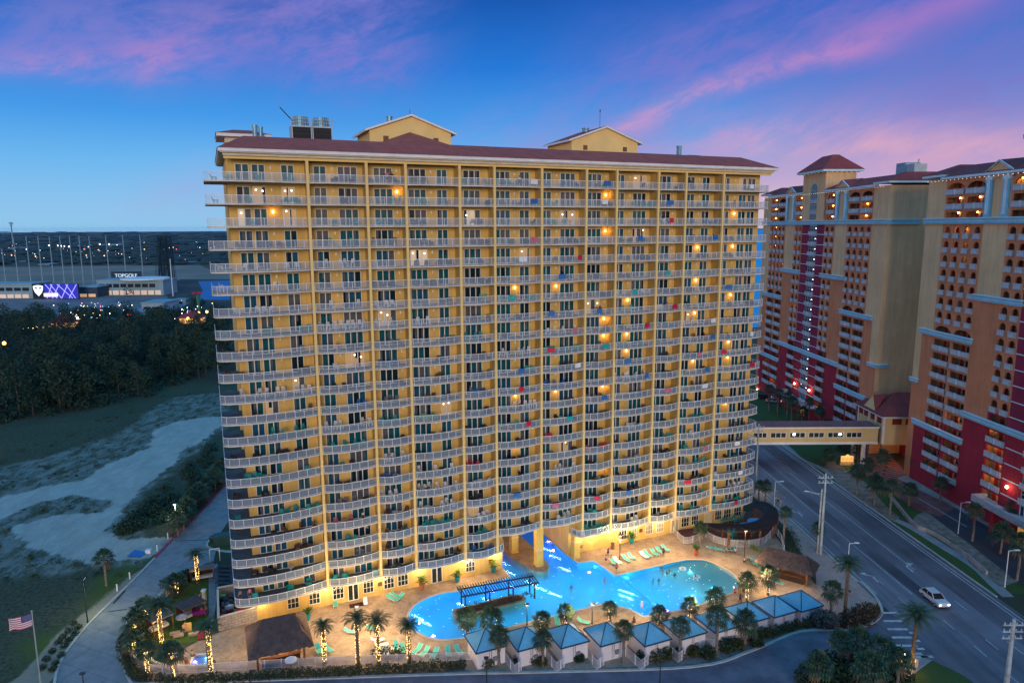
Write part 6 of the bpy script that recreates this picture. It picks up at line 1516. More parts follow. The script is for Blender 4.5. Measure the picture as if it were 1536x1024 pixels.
# ---------------------------------------------------------------- thatched bars
thatch = mat('thatch',(.115,.075,.065),.98,.35,1.2,.9,9,col2=(.055,.038,.038)); wood_ = mat('brown timber',(.20,.085,.035),.8,.25,2); darkw = mat('dark timber',(.05,.03,.025),.8,.25,2)
def thatched(label, s0, s1, d0, d1, ze, zr, rx, rot=0.0, sk=None):
    cx,cy = W((s0+s1)/2,(d0+d1)/2); r = thing('thatched_bar',label,'bar hut',(cx,cy,.04),TH+rot); a,b_ = (s1-s0)/2,(d1-d0)/2
    m = MB(); rg = random.Random(int(s0*10)); nx_,nz_ = 26,9
    A=(-a,-b_,ze);B=(a,-b_,ze);C=(a,b_,ze);D=(-a,b_,ze);P=(-a+rx,0,zr);Q=(a-rx,0,zr)
    def slope(p0,p1,q1,q0):
        g = [[None]*(nx_+1) for _ in range(nz_+1)]
        for j in range(nz_+1):
            for i in range(nx_+1):
                u,v = i/nx_,j/nz_; l = Vector(p0).lerp(Vector(p1),u); h = Vector(q0).lerp(Vector(q1),u); p = l.lerp(h,v); j_ = .05 if 0<j<nz_ else 0; p += Vector((rg.uniform(-j_,j_),rg.uniform(-j_,j_),rg.uniform(-j_,j_)*1.3)); 
                if j == 0: p.z -= rg.uniform(0,.25)
                g[j][i] = tuple(p)
        for j in range(nz_):
            for i in range(nx_): m.face([g[j][i],g[j][i+1],g[j+1][i+1],g[j+1][i]],thatch)
    slope(A,B,Q,P); slope(B,C,Q,Q); slope(C,D,P,Q); slope(D,A,P,P)
    for _ in range(900):      # loose blades
        u = rg.random(); side = rg.randrange(4); v = rg.random()
        p0,p1,q0,q1 = ((A,B,P,Q),(C,D,Q,P),(B,C,Q,Q),(D,A,P,P))[side]; l = Vector(p0).lerp(Vector(p1),u); h = Vector(q0).lerp(Vector(q1),u); p = l.lerp(h,v); dn = (l-h).normalized()*.38; w_ = (Vector(p1)-Vector(p0)).normalized()*.03
        m.face([tuple(p+Vector((0,0,.06))-w_),tuple(p+Vector((0,0,.06))+w_),tuple(p+dn+Vector((0,0,.07)))],thatch)
    m.build('roof',r)
    for x in (-a+1.2,a-1.2):
        for y in (-b_+1.2,b_-1.2): m = MB(); m.cyl(x,y,0,ze+.3,.14,wood_,8); m.build('post',r)
    m = MB(); m.box(-a+1.6,a-1.6,-b_+1.3,-b_+1.9,1.0,1.1,wood_); m.box(-a+1.7,a-1.7,-b_+1.45,-b_+1.7,0,1.0,darkw); m.box(-a+1.7,a-1.9,b_-2.0,b_-1.8,0,2.0,wood_); m.build('counter',r)
    m = MB()
    for i in range(5): m.box(-a+2.2+i*.9,-a+2.5+i*.9,b_-2.3,b_-2.05,.9,1.25,CC[['red','white','teal','brown','blue'][i]])
    m.build('bottles_shelf',r)
    return r
e1 = [Lp(*p,2.6) for p in [(366,984),(466,962),(463,918),(364,935)]]
T1 = thatched('thatched palm-leaf bar with a dusky hip roof beside the left fence',-1.2,7.2,-9.6,-1.0,2.5,5.4,2.4)
c_ = [sum(Lp(*p,2.6)[k] for p in [(367,980),(468,960),(462,932),(372,938)])/4 for k in (0,1)]
T1.location = (*W(c_[0],c_[1]),.04); lamp((0,-2.2,2.0),90,(1,.42,.12),.3,T1)
q_ = [Lp(*p,2.7) for p in [(1137,825),(1227,862),(1172,862),(1190,820)]]
c2_ = ((Lp(1137,825,2.7)[0]+Lp(1227,862,2.7)[0])/2, (Lp(1137,825,2.7)[1]+Lp(1227,862,2.7)[1])/2)
T2 = thatched('thatched bar with an amber lit eave beside the last cabanas and the road',c2_[0]-4.7,c2_[0]+4.7,c2_[1]-2.5,c2_[1]+2.5,2.6,4.6,1.7,-1.02)
lamp((-2,-2.6,2.2),120,(1,.50,.15),.3,T2); lamp((3,-2.6,2.0),90,(1,.60,.25),.3,T2)
# ---------------------------------------------------------------- pool pergola
A1,A2 = Lp(690,883,2.9),Lp(773,868,2.9); ln = hypot(A2[0]-A1[0],A2[1]-A1[1]); an = atan2(A2[1]-A1[1],A2[0]-A1[0])
pc = Lp(733,907,.1); pg = thing('pergola','dark slatted pergola standing on the planted island in the pool','pergola',(*W(*Lp(697,918,.1)),.15),TH+an)
m = MB(); blk = mat('dark stained timber',(.035,.030,.032),.7,.2,2); L9 = 11.6
for y in (0,2.2): m.box(-.5,L9+.5,y-.07,y+.07,2.55,2.75,blk)
m.build('beam',pg); m = MB()
for i in range(30): x = -.4+i*(L9+.8)/29; m.box(x-.05,x+.05,-.7,2.9,2.75,2.9,blk)
m.build('rafters',pg)
for x in (.1,L9*.35,L9*.68,L9-.1):
    for y in (0,2.2): m = MB(); m.box(x-.09,x+.09,y-.09,y+.09,0,2.55,blk); m.build('post',pg)
m = MB()
for _ in range(16): leafcloud(m,prng.uniform(.5,L9),prng.uniform(.2,1.9),.3,.5,.4,.3,26,.12,bushm[1],prng)
m.build('planting',pg)
for x in (1,5,9): lamp((x,1.1,.5),10,(1,.7,.4),.1,pg)
# ---------------------------------------------------------------- curved pergola terrace at the right corner of the tower
Cc = L(*at(1086,778)); ct = Lp(1150,800,0)
oc = [Lp(*p,3.0) for p in [(1056,785),(1083,796),(1128,796),(1150,791),(1165,782),(1167,768),(1158,758),(1143,752),(1128,755)]]
ic = [Lp(*p,3.0) for p in [(1072,785),(1090,787),(1112,786),(1128,783),(1140,778),(1146,770),(1144,765),(1138,762),(1128,763)]]
oc = smoothpoly(oc,4,False); ic = smoothpoly(ic,4,False)
cp = thing('curved_pergola','dark curved pergola sweeping round the terrace at the tower corner','pergola',(TX,TY,0),TH)
m = MB()
for a,b in zip(oc,oc[1:]): m.bar((a[0],a[1],2.9),(b[0],b[1],2.9),.1,.22,darkw)
for a,b in zip(ic,ic[1:]): m.bar((a[0],a[1],2.9),(b[0],b[1],2.9),.1,.22,darkw)
m.build('beam',cp); m = MB(); nn_ = len(oc)-1
for i in range(150):
    t = i/149*nn_; k = min(int(t),nn_-1); f = t-k; a = (oc[k][0]+(oc[k+1][0]-oc[k][0])*f,oc[k][1]+(oc[k+1][1]-oc[k][1])*f); b = (ic[k][0]+(ic[k+1][0]-ic[k][0])*f,ic[k][1]+(ic[k+1][1]-ic[k][1])*f)
    m.bar((a[0],a[1],3.08),(b[0],b[1],3.08),.07,.12,blk)
m.build('rafters',cp)
for i in range(0,len(oc),5): m = MB(); p = oc[i]; m.box(p[0]-.16,p[0]+.16,p[1]-.16,p[1]+.16,0,2.8,wood_); m.build('post',cp)
for i in range(3,len(ic),9): m = MB(); p = ic[i]; m.box(p[0]-.12,p[0]+.12,p[1]-.12,p[1]+.12,0,2.8,wood_); m.build('post',cp)
tfl = [Lp(*p) for p in [(1060,800),(1085,806),(1110,809),(1145,807),(1162,798),(1164,778),(1150,765),(1120,768),(1112,776),(1060,792)]]
lsheet(smoothpoly(tfl,3),.09,mat('red brown terrace',(.16,.055,.05),.75,.2,1),'terrace_floor')
lsheet([Lp(*p) for p in [(1013,799),(1030,813),(1050,806),(1064,797),(1040,795)]],.5,mat('maroon ramp',(.13,.05,.055),.8,.2,1),'ramp')
f1 = [at(*p) for p in [(1010,800),(1026,816),(1045,812),(1060,806)]]; single(fence_mb(smoothpoly(f1,3,False),1.4),'picket_fence','short white fence round the maroon ramp by the tower wall','fence')
f2 = [at(*p) for p in [(1058,806),(1075,815),(1097,820),(1122,821),(1145,816),(1155,807),(1162,797)]]; single(fence_mb(smoothpoly(f2,4,False),1.4),'picket_fence','white picket fence curving below the dark pergola terrace','fence')
f3 = [at(*p) for p in [(1162,797),(1172,812),(1176,828)]]; single(fence_mb(f3,1.3),'picket_fence','white fence turning down toward the right thatched bar','fence')
m = MB(); m.cyl(0,0,0,.45,.38,mat('buoy ring',(.7,.65,.62),.5),12); 
def umbrella(label,px,py,c,r_=1.7,h=2.5,zb_=.05):
    x,y = at(px,py,h); u = thing('parasol',label,'parasol',(x,y,zb_)); m = MB(); n = 10
    for i in range(n): a0,a1 = 2*pi*i/n,2*pi*(i+1)/n; m.face([(r_*cos(a0),r_*sin(a0),h-.35),(r_*cos(a1),r_*sin(a1),h-.35),(0,0,h+.1)],c); m.face([(r_*cos(a0),r_*sin(a0),h-.52),(r_*cos(a1),r_*sin(a1),h-.52),(r_*cos(a1),r_*sin(a1),h-.35),(r_*cos(a0),r_*sin(a0),h-.35)],c)
    m.build('canopy',u); m = MB(); m.cyl(0,0,0,h,.03,metal_d,6); m.build('pole',u); m = MB(); m.cyl(0,0,0,.08,.3,metal_d,8); m.build('base',u); return u
skyc = mat('sky blue canvas',(.10,.34,.60),.8,.1,1)
umbrella('upper sky blue parasol on the curved terrace',1134.5,779,skyc); umbrella('lower sky blue parasol on the curved terrace, partly under the rafters',1122,786,skyc)
umbrella('closed pale grey parasol table in the turf garden',273,921,mat('grey canvas',(.25,.27,.32),.8),.9,2.0)
umbrella('small white parasol beside the left thatched bar',436,985,mat('white canvas',(.65,.62,.62),.8),.8,2.0)
# terrace furniture
def tset(px,py,label,c='teal'):
    x,y = at(px,py); r = single(table_mb(c),'patio_table',label,'table',(x,y,.1),group=None)
for i,(px,py) in enumerate([(1088,783),(1102,786),(1098,804),(1130,803)]): tset(px,py,f'{ORD[i]} round teal table from left on the curved terrace')
tn = 0
for i,(px,py) in enumerate(sorted([(1083,785),(1090,779),(1095,784),(1100,781),(1107,783),(1112,781),(1094,802),(1098,809),(1102,803),(1127,800)])):
    x,y = at(px,py); o = bpy.data.objects.new('patio_chair',chair_data('teal','h')); COL.objects.link(o); o.location = (x,y,.1); o.rotation_euler = (0,0,prng.uniform(0,6)); tag(o,f'{ORD[i]} teal patio chair from the left on the curved terrace','chair','patio chairs on the terrace')
# ---------------------------------------------------------------- loungers and deck chairs
aqua = mat('aqua sling',(.08,.50,.42),.6,.08,3); whs = mat('white sling',(.62,.68,.68),.6,.08,3); rail_c = mat('lounger frame',(.62,.66,.66),.5)
def lounger_root(c):
    r = thing('sun_lounger','x','sun lounger'); m = MB()
    m.box(-.32,.32,-1.0,.25,.30,.35,c); m.build('seat',r); m = MB(); m.bar((0,.25,.33),(0,.92,.78),.64,.05,c); m.build('backrest',r); m = MB()
    for s_ in (-1,1): m.bar((s_*.34,-1.02,.32),(s_*.34,.3,.32),.05,.06,rail_c); m.bar((s_*.34,.25,.33),(s_*.34,.95,.80),.04,.05,rail_c)
    m.build('frame',r)
    for s_ in (-1,1):
        for y in (-.85,.2): m = MB(); m.box(s_*.32-.025,s_*.32+.025,y-.025,y+.025,0,.3,rail_c); m.build('leg',r)
    return r
LA, LWt = Proto(lounger_root(aqua)), Proto(lounger_root(whs))
def loung(L_, px, py, a, label, group='sun loungers on the deck'): x,y = at(px,py,.3); return L_.place((x,y,.04), a, label, 1, group)
li = 0
for px,py,P_ in [(921,843,LA),(926,841,LWt),(939,838,LA),(947,835,LA),(966,833,LWt),(971,831,LA),(982,829,LA),(990,826,LA),(998,823,LA)]:
    loung(P_,px,py,TH+.15,f'{ORD[li]} lounger from the left in the row on the middle deck, {"white" if P_ is LWt else "aqua"}'); li += 1
for i,(px,py,a,P_) in enumerate([(587,897,1.0,LA),(594,893,1.2,LA),(599,896,-.6,LA),(503,905,.3,LA),(525,947,1.5,LA),(559,942,1.6,LA),(566,960,1.9,LWt),(572,967,1.9,LWt),(578,974,1.9,LWt),(594,969,.2,LA),(604,973,.3,LA),(626,974,-.5,LA),(637,978,-.5,LA),(652,980,-.3,LA),(672,978,.2,LA),(688,976,.6,LA),(478,974,.5,LA),(492,973,.9,LA),(579,978,.3,LWt)]):
    loung(P_,px,py,a,f'{ORD[i]} lounger listed among those scattered over the left deck, {"white" if P_ is LWt else "aqua"}')
for i,(px,py,a) in enumerate([(1066,822,3.4),(1075,824,3.5),(1083,825,3.6),(1094,825,3.0),(1100,823,2.6),(1127,841,2.6),(1134,846,2.2),(1142,851,2.0),(1147,855,1.9),(1152,858,1.8),(1166,873,1.0)]):
    loung(LA,px,py,a,f'{ORD[i]} aqua lounger from the left facing the beach end of the pool')
loung(LA,814.5+60,932,1.2,'aqua lounger alone on the tan deck below the canal corner'); loung(LA,836,932,.1,'aqua chair lounger on the deck below the pool lamp')
# ---------------------------------------------------------------- pots with tropical plants
tealpot = mat('teal glazed pot',(.01,.22,.26),.3,.1,2); terrapot = mat('terracotta pot',(.42,.08,.04),.6,.1,2); plantl = leafmat('tropical leaf',(.10,.20,.03),(.03,.07,.02)); plantr = leafmat('croton leaf',(.25,.12,.03),(.06,.07,.02))
def pot(px,py,label,pm_=tealpot,lf=plantl,h=1.9,lm2=None):
    x,y = at(px,py); r = thing('potted_plant',label,'potted plant',(x,y,.04)); m = MB(); m.tube([(0,0,0),(0,0,.5),(0,0,.95),(0,0,1.0)],[.26,.42,.48,.42],pm_,12); m.build('pot',r)
    m = MB(); 
    for i in range(26):
        a = i*2.4; e = radians(prng.uniform(25,85)); l = h*prng.uniform(.5,1); p0 = Vector((0,0,.95)); d = Vector((cos(e)*cos(a),cos(e)*sin(a),sin(e))); p1 = p0+d*l*.6; p2 = p0+d*l+Vector((0,0,-l*.3)); s_ = Vector((-sin(a),cos(a),0))*.16
        m.face([tuple(p0),tuple(p1-s_),tuple(p2),tuple(p1+s_)],lf if not lm2 or i%2 else lm2)
    m.build('foliage',r); return r
pot(462,930,'teal pot with a leafy plant behind the left thatched bar'); pot(633,884,'terracotta pot with a tall plant by the ground floor windows',terrapot,plantl,2.2,plantr); pot(686,873,'teal pot with a wide leafy plant left of the canal'); pot(740,858,'teal pot with a yellow lit plant at the canal corner',tealpot,leafmat('yellow lit leaf',(.3,.32,.05),(.1,.14,.03)))
pot(866,830,'teal pot with a plant beside the canal column'); pot(947,815,'large teal pot with a bushy palm before the arched windows',tealpot,plantl,2.3); pot(1044,833,'red terracotta pot with a slender plant at the pool edge',terrapot,plantl,1.8); pot(1116,887,'orange terracotta pot at the tip of the beach entry',terrapot,plantr,1.2)
pot(1120.5,884,'second terracotta pot behind the palm at the beach entry',terrapot,plantl,1.1)
# bin, sandwich board, towels hut things
x,y = at(919,823); m = MB(); m.cyl(0,0,0,1.05,.32,mat('brown bin',(.16,.07,.05),.7),10); m.cyl(0,0,1.05,1.15,.35,metal_d,10); single(m,'litter_bin','brown round litter bin against the bright yellow wall','bin',(x,y,.04))
x,y = at(548,905); m = MB(); m.bar((0,-.3,0),(0,0,1.1),.6,.04,wtrim); m.bar((0,.3,0),(0,0,1.1),.6,.04,wtrim); single(m,'sandwich_board','white folding board on the deck beside the glass doors','sign board',(x,y,.04),TH)
x,y = at(536,907); m = MB(); m.box(-1.2,1.2,-.6,.6,0,.02,mat('dark doormat',(.05,.015,.015),.95)); single(m,'doormat','dark red mat on the deck before the glass doors','mat',(x,y,.04),TH)
# ---------------------------------------------------------------- lamp posts
def lamppost(px,pb,pt,label,style='black',lit=0,group='black lamp posts'):
    x,y = at(px,pb); h = top_h(px,pb,pt); r = thing('lamp_post',label,'lamp post',(x,y,0),0,group); mm = metal_d if style=='black' else (mat('brown post',(.09,.035,.02),.6) if style=='brown' else mat('white lamp metal',(.60,.66,.72),.5))
    m = MB(); m.tube([(0,0,0),(0,0,.3),(0,0,h)],[.14,.09,.06],mm,8); m.build('pole',r); m = MB()
    if style == 'arm': m.bar((0,0,h),(1.3,0,h+.1),.07,.07,mm); m.box(.9,1.7,-.15,.15,h+.05,h+.2,mm)
    else: m.box(-.3,.3,-.2,.2,h-.05,h+.12,mm); m.box(-.24,.24,-.16,.16,h-.09,h-.051,emis('lamp diffuser',(1,.85,.6),8) if lit else mm)
    m.build('head',r)
    if lit: lamp((0,-.3,h-.4),lit,(1,.74,.38),.25,r)
    return r
lamppost(809,847,806,'black lamp post on the island in the canal',lit=150); lamppost(929.5,839,803,'black lamp post among the middle deck loungers','brown',190); lamppost(790.5,937,906,'black lamp post at the pool edge above the second cabana',lit=150); lamppost(1116.5,834,797,'brown lamp post by the lime hedge','brown',300)
lamppost(730,1030,986,'black lamp post at the bottom edge before the first cabana'); lamppost(989.7,1026,980,'black lamp post at the bottom edge before the fifth cabana'); lamppost(1284,947,914,'black lamp post at the bronze bush'); lamppost(131.5,933,864,'black lamp post standing on the grass left of the drive',lit=0); lamppost(128,1050,1007,'dark lamp post with a bent head at the bottom left edge')
lamppost(265.5,794,754,'white lamp post shining into palms beside the red kerb','white',260); lamppost(537,950,907,'lamp post between the close pair of date palms','black',260); lamppost(888,935,906,'lamp post by the deck tongue below the canal corner','black',210)
lamppost(1272,842,817,'white street lamp at the left side of the road','arm',0,'street lamps'); lamppost(1437,800,757,'white street lamp on the lawn across the road','arm',0,'street lamps'); lamppost(1507,880,829,'white street lamp near the right edge of the photo','arm',0,'street lamps'); lamppost(1161,759,724,'white street lamp beyond the curved pergola','arm',0,'street lamps')
# warm light on the deck from bare point lamps overhead
for (s_,d_,p) in ((4,-5,200),(10,-4,260),(14,-9,300),(19,-10,260),(17,-4,200),(22,-15,160),(30,-15.8,120),(34,0,160),(62,-3,300),(66,-4,260),(72,-5,260),(77.5,-11,240),(78.8,-17,200),(77,-22,280),(70,-24,160),(62,-24,160),(54,-21,200),(48,-17,160),(-2,-6,120),(44,-19,140)):
    x,y = W(s_,d_); lamp((x,y,3.6),p*(2.4+2.6*((int(s_*7)%5)/4)),(1,.68,.31),.3)
for px,py,p,c_ in ((258,975,220,(1,.62,.2)),(235,958,200,(1,.6,.2)),(285,955,190,(1,.7,.3)),(225,990,190,(1,.6,.2)),(280,998,220,(1,.7,.4)),(155,925,900,(.95,.95,.5)),(1190,893,200,(1,.85,.6))): x,y = at(px,py); lamp((x,y,2.4 if px != 155 else 5.5),p,c_,.35)
# floodlight standing by the last cabana
# bollards beside the drive
for i,(px,py,pt) in enumerate([(176,886,872),(195,868,857),(236,826,815),(252,808,797),(276,794,784)]):
    x,y = at(px,py); m = MB(); m.cyl(0,0,0,1.3,.11,wtrim,8); m.cyl(0,0,1.3,1.4,.13,metal_d,8); single(m,'bollard',f'{ORD[i]} white bollard from the left beside the drive','bollard',(x,y,0),group='bollards by the drive')
x,y = at(1271,942); m = MB(); m.bar((0,0,0),(.35,0,1.6),.22,.05,wtrim); single(m,'marker_post','leaning white marker at the kerb by the bronze bush','marker',(x,y,0))
# ---------------------------------------------------------------- utility poles, flag
um = mat('weathered utility pole',(.34,.40,.42),.8,.2,1)
def upole(px,pb,pt,label,w_=.2,arms=2):
    x,y = at(px,pb); h = top_h(px,pb,pt); r = thing('utility_pole',label,'utility pole',(x,y,0),0); m = MB(); m.tube([(0,0,0),(0,0,h)],[w_*1.25,w_*.8],um,8); m.build('pole',r)
    for k in range(arms): m = MB(); z = h-.9-k*.9; m.box(-1.3,1.3,-.08,.08,z,z+.16,um); m.build('crossarm',r)
    for k in range(arms):
        for q in (-1.1,-.4,.4,1.1): m = MB(); m.cyl(q,0,h-.74-k*.9,h-.45-k*.9,.07,mat('insulator',(.5,.5,.55),.4),6); m.build('insulator',r)
    return r
upole(1230.6,831,712,'taller of the twin utility poles at the left side of the road'); up2 = upole(1226.5,829,735,'shorter of the twin utility poles, carrying a curved lamp arm',.18,0)
x,y = at(1226.5,829); m = MB(); m.tube([(0,0,11.2),(-1.2,0,11.3),(-2.4,0,11.7)],.07,um,6); m.bar((-2.4,0,11.7),(-3.1,0,11.75),.25,.1,wtrim); m.build('lamp_arm',up2)
upole(1509.5,1026,932,'utility pole with side brackets at the lower right corner',.26,3); upole(1132.7,740,636,'utility pole standing before the left end of the footbridge',.2,2)
wires = MB(); pa = at(1230.6,831); pb_ = at(1132.7,740); pcn = at(1509.5,1026)
for q in (-1.1,-.4,.4,1.1):
    for A0,B0,ha,hb in ((pa,pb_,13.8,13.0),):
        pts = [(A0[0]+(B0[0]-A0[0])*t/12+q,A0[1]+(B0[1]-A0[1])*t/12,ha+(hb-ha)*t/12-4*1.0*(t/12)*(1-t/12)) for t in range(13)]; wires.tube(pts,.012,metal_d,3,False)
single(wires,'power_lines','thin power lines strung between the utility poles','power lines')
x,y = at(61.6,1030); X_t = at(61.6,1030); hf = top_h(61.6,1030,914)
fg = thing('flagpole','silver flagpole at the lower left flying a striped flag','flagpole',(x,y,0)); m = MB(); m.tube([(0,0,0),(0,0,hf)],[.11,.06],mat('silver pole',(.5,.58,.64),.35,metal=.6),8); m.ball(0,0,hf+.1,.12,.12,.12,mat('silver pole',(.5,.58,.64)),7,5); m.build('pole',fg)
fr1,fw1,fb1 = mat('flag red',(.42,.05,.08),.8,.05,3),mat('flag white',(.66,.66,.70),.8,.05,3),mat('flag blue',(.02,.03,.14),.8,.05,3)
m = MB(); FW,FHt = 3.4,1.75; nx_ = 24
def fpnt(u,v): # u along the fly (0 at pole), v from top
    return (-.12-u*FW*.93, .28*sin(u*7.5+v*1.3)*u, hf-.15-v*FHt-u*.95-.10*sin(u*6))
for i in range(nx_):
    for k in range(13):
        u0,u1,v0,v1 = i/nx_,(i+1)/nx_,k/13,(k+1)/13; c = fb1 if (u1 <= .42 and k < 7) else (fr1 if k%2==0 else fw1); m.face([fpnt(u0,v0),fpnt(u1,v0),fpnt(u1,v1),fpnt(u0,v1)],c)
flag = m.build('flag',fg); m = MB()
for r_ in range(9):
    for c in range(6 if r_%2==0 else 5):
        u = .035+(c+(.5 if r_%2 else 0))*.066; v = (.06+r_*.052)
        for s_ in (-1,1):
            x0,y0,z0 = fpnt(u,v); pts = []
            for q in range(10): a = pi/2+q*pi/5; rr = .045 if q%2==0 else .018; pts.append((x0+rr*cos(a),y0+s_*.012,z0+rr*sin(a)))
            m.face(pts,fw1)
m.build('stars',flag)
# ---------------------------------------------------------------- car on the road
def car(label,px,py,rz,body,name='parked_car'):
    x,y = at(px,py); r = thing(name,label,'car',(x,y,.05),rz); bm_ = mat(body[0],body[1],.3,.03,1,metal=.2,spec=.6); gl_ = mat('car glass',(.01,.015,.02),.06,.1,1,spec=.8)
    prof = [(-2.35,.45),(-2.38,.85),(-2.2,1.02),(-1.25,1.10),(-.75,1.10),(1.75,1.05),(2.3,.98),(2.36,.5)]; prof = [(-2.35,.42),(-2.38,.82),(-2.2,.98),(-1.2,1.06),(1.9,1.06),(2.28,.95),(2.34,.45)]
    m = MB(); w_ = .92
    for a,b in zip(prof,prof[1:]+prof[:1]): m.face([(-w_,a[0],a[1]),(w_,a[0],a[1]),(w_,b[0],b[1]),(-w_,b[0],b[1])],bm_)
    for s_ in (-1,1): m.face([(s_*w_,a[0],a[1]) for a in prof],bm_)
    m.box(-.74,.74,-.35,1.45,1.58,1.63,bm_); m.build('body',r)
    B = [(-.9,-1.15,1.05),(.9,-1.15,1.05),(.9,2.0,1.05),(-.9,2.0,1.05)]; T = [(-.74,-.4,1.6),(.74,-.4,1.6),(.74,1.5,1.6),(-.74,1.5,1.6)]; m = MB()
    for k in range(4): m.face([B[k],B[(k+1)%4],T[(k+1)%4],T[k]],gl_)
    m.build('windows',r); m = MB()
    for k in range(4): m.bar(B[k],T[k],.08,.08,bm_)
    m.bar((-.86,.55,1.06),(-.75,.5,1.6),.07,.07,bm_); m.bar((.86,.55,1.06),(.75,.5,1.6),.07,.07,bm_); m.build('pillars',r)
    for sx_ in (-1,1):
        for yy in (-1.45,1.4):
            m = MB(); m.tube([(sx_*.72,yy,.34),(sx_*.94,yy,.34)],.34,mat('tyre',(.012,.012,.013),.9),14); o = m.build('wheel',r); m = MB(); m.tube([(sx_*.93,yy,.34),(sx_*.955,yy,.34)],.2,mat('alloy rim',(.5,.5,.52),.3,metal=.7),10); m.build('rim',o)
        m = MB(); m.box(sx_*.68-.18,sx_*.68+.18,-2.41,-2.36,.66,.82,emis('headlamp',(1,.9,.75),5)); m.build('headlight',r); m = MB(); m.box(sx_*.72-.14,sx_*.72+.14,2.33,2.37,.68,.9,emis('tail lamp',(1,.06,.04),2.5)); m.build('tail_light',r)
    return r
c1 = car('white car driving along the road toward the viewer, alone on the road',1401,902,.06,('white car paint',(.62,.64,.68)),'car')
car('dark car parked in front of the far resort wing',1146,598,1.2,('black car paint',(.02,.02,.025)))
car('silver car parked beyond the palms at the far resort wing',1160,604,1.2,('silver car paint',(.35,.36,.38)))
# glowing signs
x,y = at(1368,1000); r = thing('entrance_sign','low planter sign lit amber with three spotlights at lower right','sign',(x-1.2,y,0),.1); m = MB(); m.box(-1.9,1.9,-.3,.3,0,1.2,mat('sign wall lit',(.45,.36,.26),.8)); m.build('sign_wall',r)
m = MB(); m.box(-1.6,1.4,-.5,-.45,1.0,1.35,emis('amber sign strip',(1,.45,.06),2.0))
for q in (-1.6,.1,1.3): m.ball(q,0,1.9,.13,.13,.13,emis('sign spot',(1,.9,.8),16),6,4)
m.build('lights',r); lamp((0,-1.2,1.6),120,(1,.5,.12),.2,r); m = MB()
for q in (-1.6,.1,1.3): m.cyl(q,0,1.2,1.85,.03,metal_d,5)
m.build('spot_stands',r)
x,y = at(1270,697); r = thing('lit_hotel_sign','small glowing orange hotel sign on the lawn under the footbridge','sign',(x,y,0),0); m = MB(); g_ = emis('glowing sign face',(1,.45,.14),.9); m.box(-1.5,1.5,-.15,.15,.9,2.3,g_); m.face([(-.8,-.16,2.3),(.8,-.16,2.3),(0,-.16,2.8)],g_); m.build('face',r); m = MB(); m.box(-1.7,1.7,-.25,.25,0,.9,bridge_m); m.build('base',r)
m = MB()
for k in range(5): m.bar((-1.2+k*.5,-.2,1.2+.2*(k%2)),(-.9+k*.5,-.2,2.0-.2*(k%2)),.10,.02,mat('sign ink',(.25,.04,.02),.6),(0,1,0))
m.build('script_mark',r); lamp((0,-1.5,2.2),160,(1,.5,.15),.4,r)
# ---------------------------------------------------------------- service yard at the left foot of the tower
blockm = brickmat('split face block',(.42,.36,.31),(.36,.31,.27),(.20,.17,.15),1.0,.9,.8,.4,.03,0,.5,vert=True)
def bw(a,b,h,label):
    m = MB(); m.bar((a[0],a[1],h/2),(b[0],b[1],h/2),.25,h,blockm); m.bar((a[0],a[1],h+.04),(b[0],b[1],h+.04),.32,.08,cream); single(m,'block_wall',label,'wall')
pts_ = [at(*p) for p in [(330,944),(386,929)]]; bw(at(329,946),at(386,930),2.2,'front block wall of the service yard beside the yellow tower corner'); bw(at(328,902),at(329,946),2.0,'side block wall of the service yard next to the blue path'); bw(at(327,898),at(352,893),1.9,'middle block wall dividing the service yard')
m = MB(); yr = random.Random(4)
for i in range(34):
    x,y = at(yr.uniform(333,352),yr.uniform(902,926)); m.box(x-yr.uniform(.2,.5),x+yr.uniform(.2,.5),y-.3,y+.3,.05,yr.uniform(.4,1.3),yr.choice([CC['white'],CC['grey'],CC['dark'],CC['green'],CC['brown'],CC['red'],metal_d]))
single(m,'stored_equipment','jumble of crates and equipment stored inside the block walled yard','equipment',kind='stuff')
m = MB()
for i in range(26):
    x,y = at(329+ (i%5)*4.3,858+(i//5)*6.5); m.box(x-.5,x+.5,y-.45,y+.45,.05,1.0,mat('blue cased pump',(.05,.13,.20),.5)); m.cyl(x,y,1.0,1.15,.3,metal_d,8)
single(m,'condenser_units','ranks of small blue-grey condenser units in the rear yard','machines',kind='stuff')
x,y = at(351,925); m = MB(); m.box(-1.2,1.2,-.5,.5,0,1.1,CC['red']); single(m,'red_bin','red storage bin at the corner of the service yard','bin',(x+1.5,y,.05))
# arbour at the rear of the garden lawn, gate pavilion
def arbour(px,py,w_,d_,h,rz,label,roofc,name='garden_cabana'):
    x,y = at(px,py); r = thing(name,label,'cabana',(x,y,.05),rz); m = MB(); m.box(-w_/2-.2,w_/2+.2,-d_/2-.2,d_/2+.2,h,h+.15,roofc); m.build('roof',r)
    for sx_ in (-1,1):
        for sy_ in (-1,1): m = MB(); m.box(sx_*w_/2-.07,sx_*w_/2+.07,sy_*d_/2-.07,sy_*d_/2+.07,0,h,wood_); m.build('post',r)
    m = MB(); m.box(-w_/2,w_/2,d_/2-.1,d_/2,0,h,darkw); m.box(-w_/2+.1,w_/2-.1,-.2,d_/2-.15,.15,.5,CC['white']); m.build('daybed',r); return r
arbour(287,925,3.2,2.6,2.2,TH+.5,'brown garden cabana on the turf, nearer the drive',mat('brown slat roof',(.09,.06,.06),.8,.2,2)); arbour(240,944,2.8,2.4,2.2,TH+.5,'small white draped garden cabana behind the tall lit date palm',mat('grey slat roof',(.15,.13,.12),.8,.2,2)); arbour(304,868,3.4,1.5,1.9,TH,'dark bench shelter at the back end of the garden lawn',mat('grey slat roof',(.15,.13,.12)),'bench_shelter')
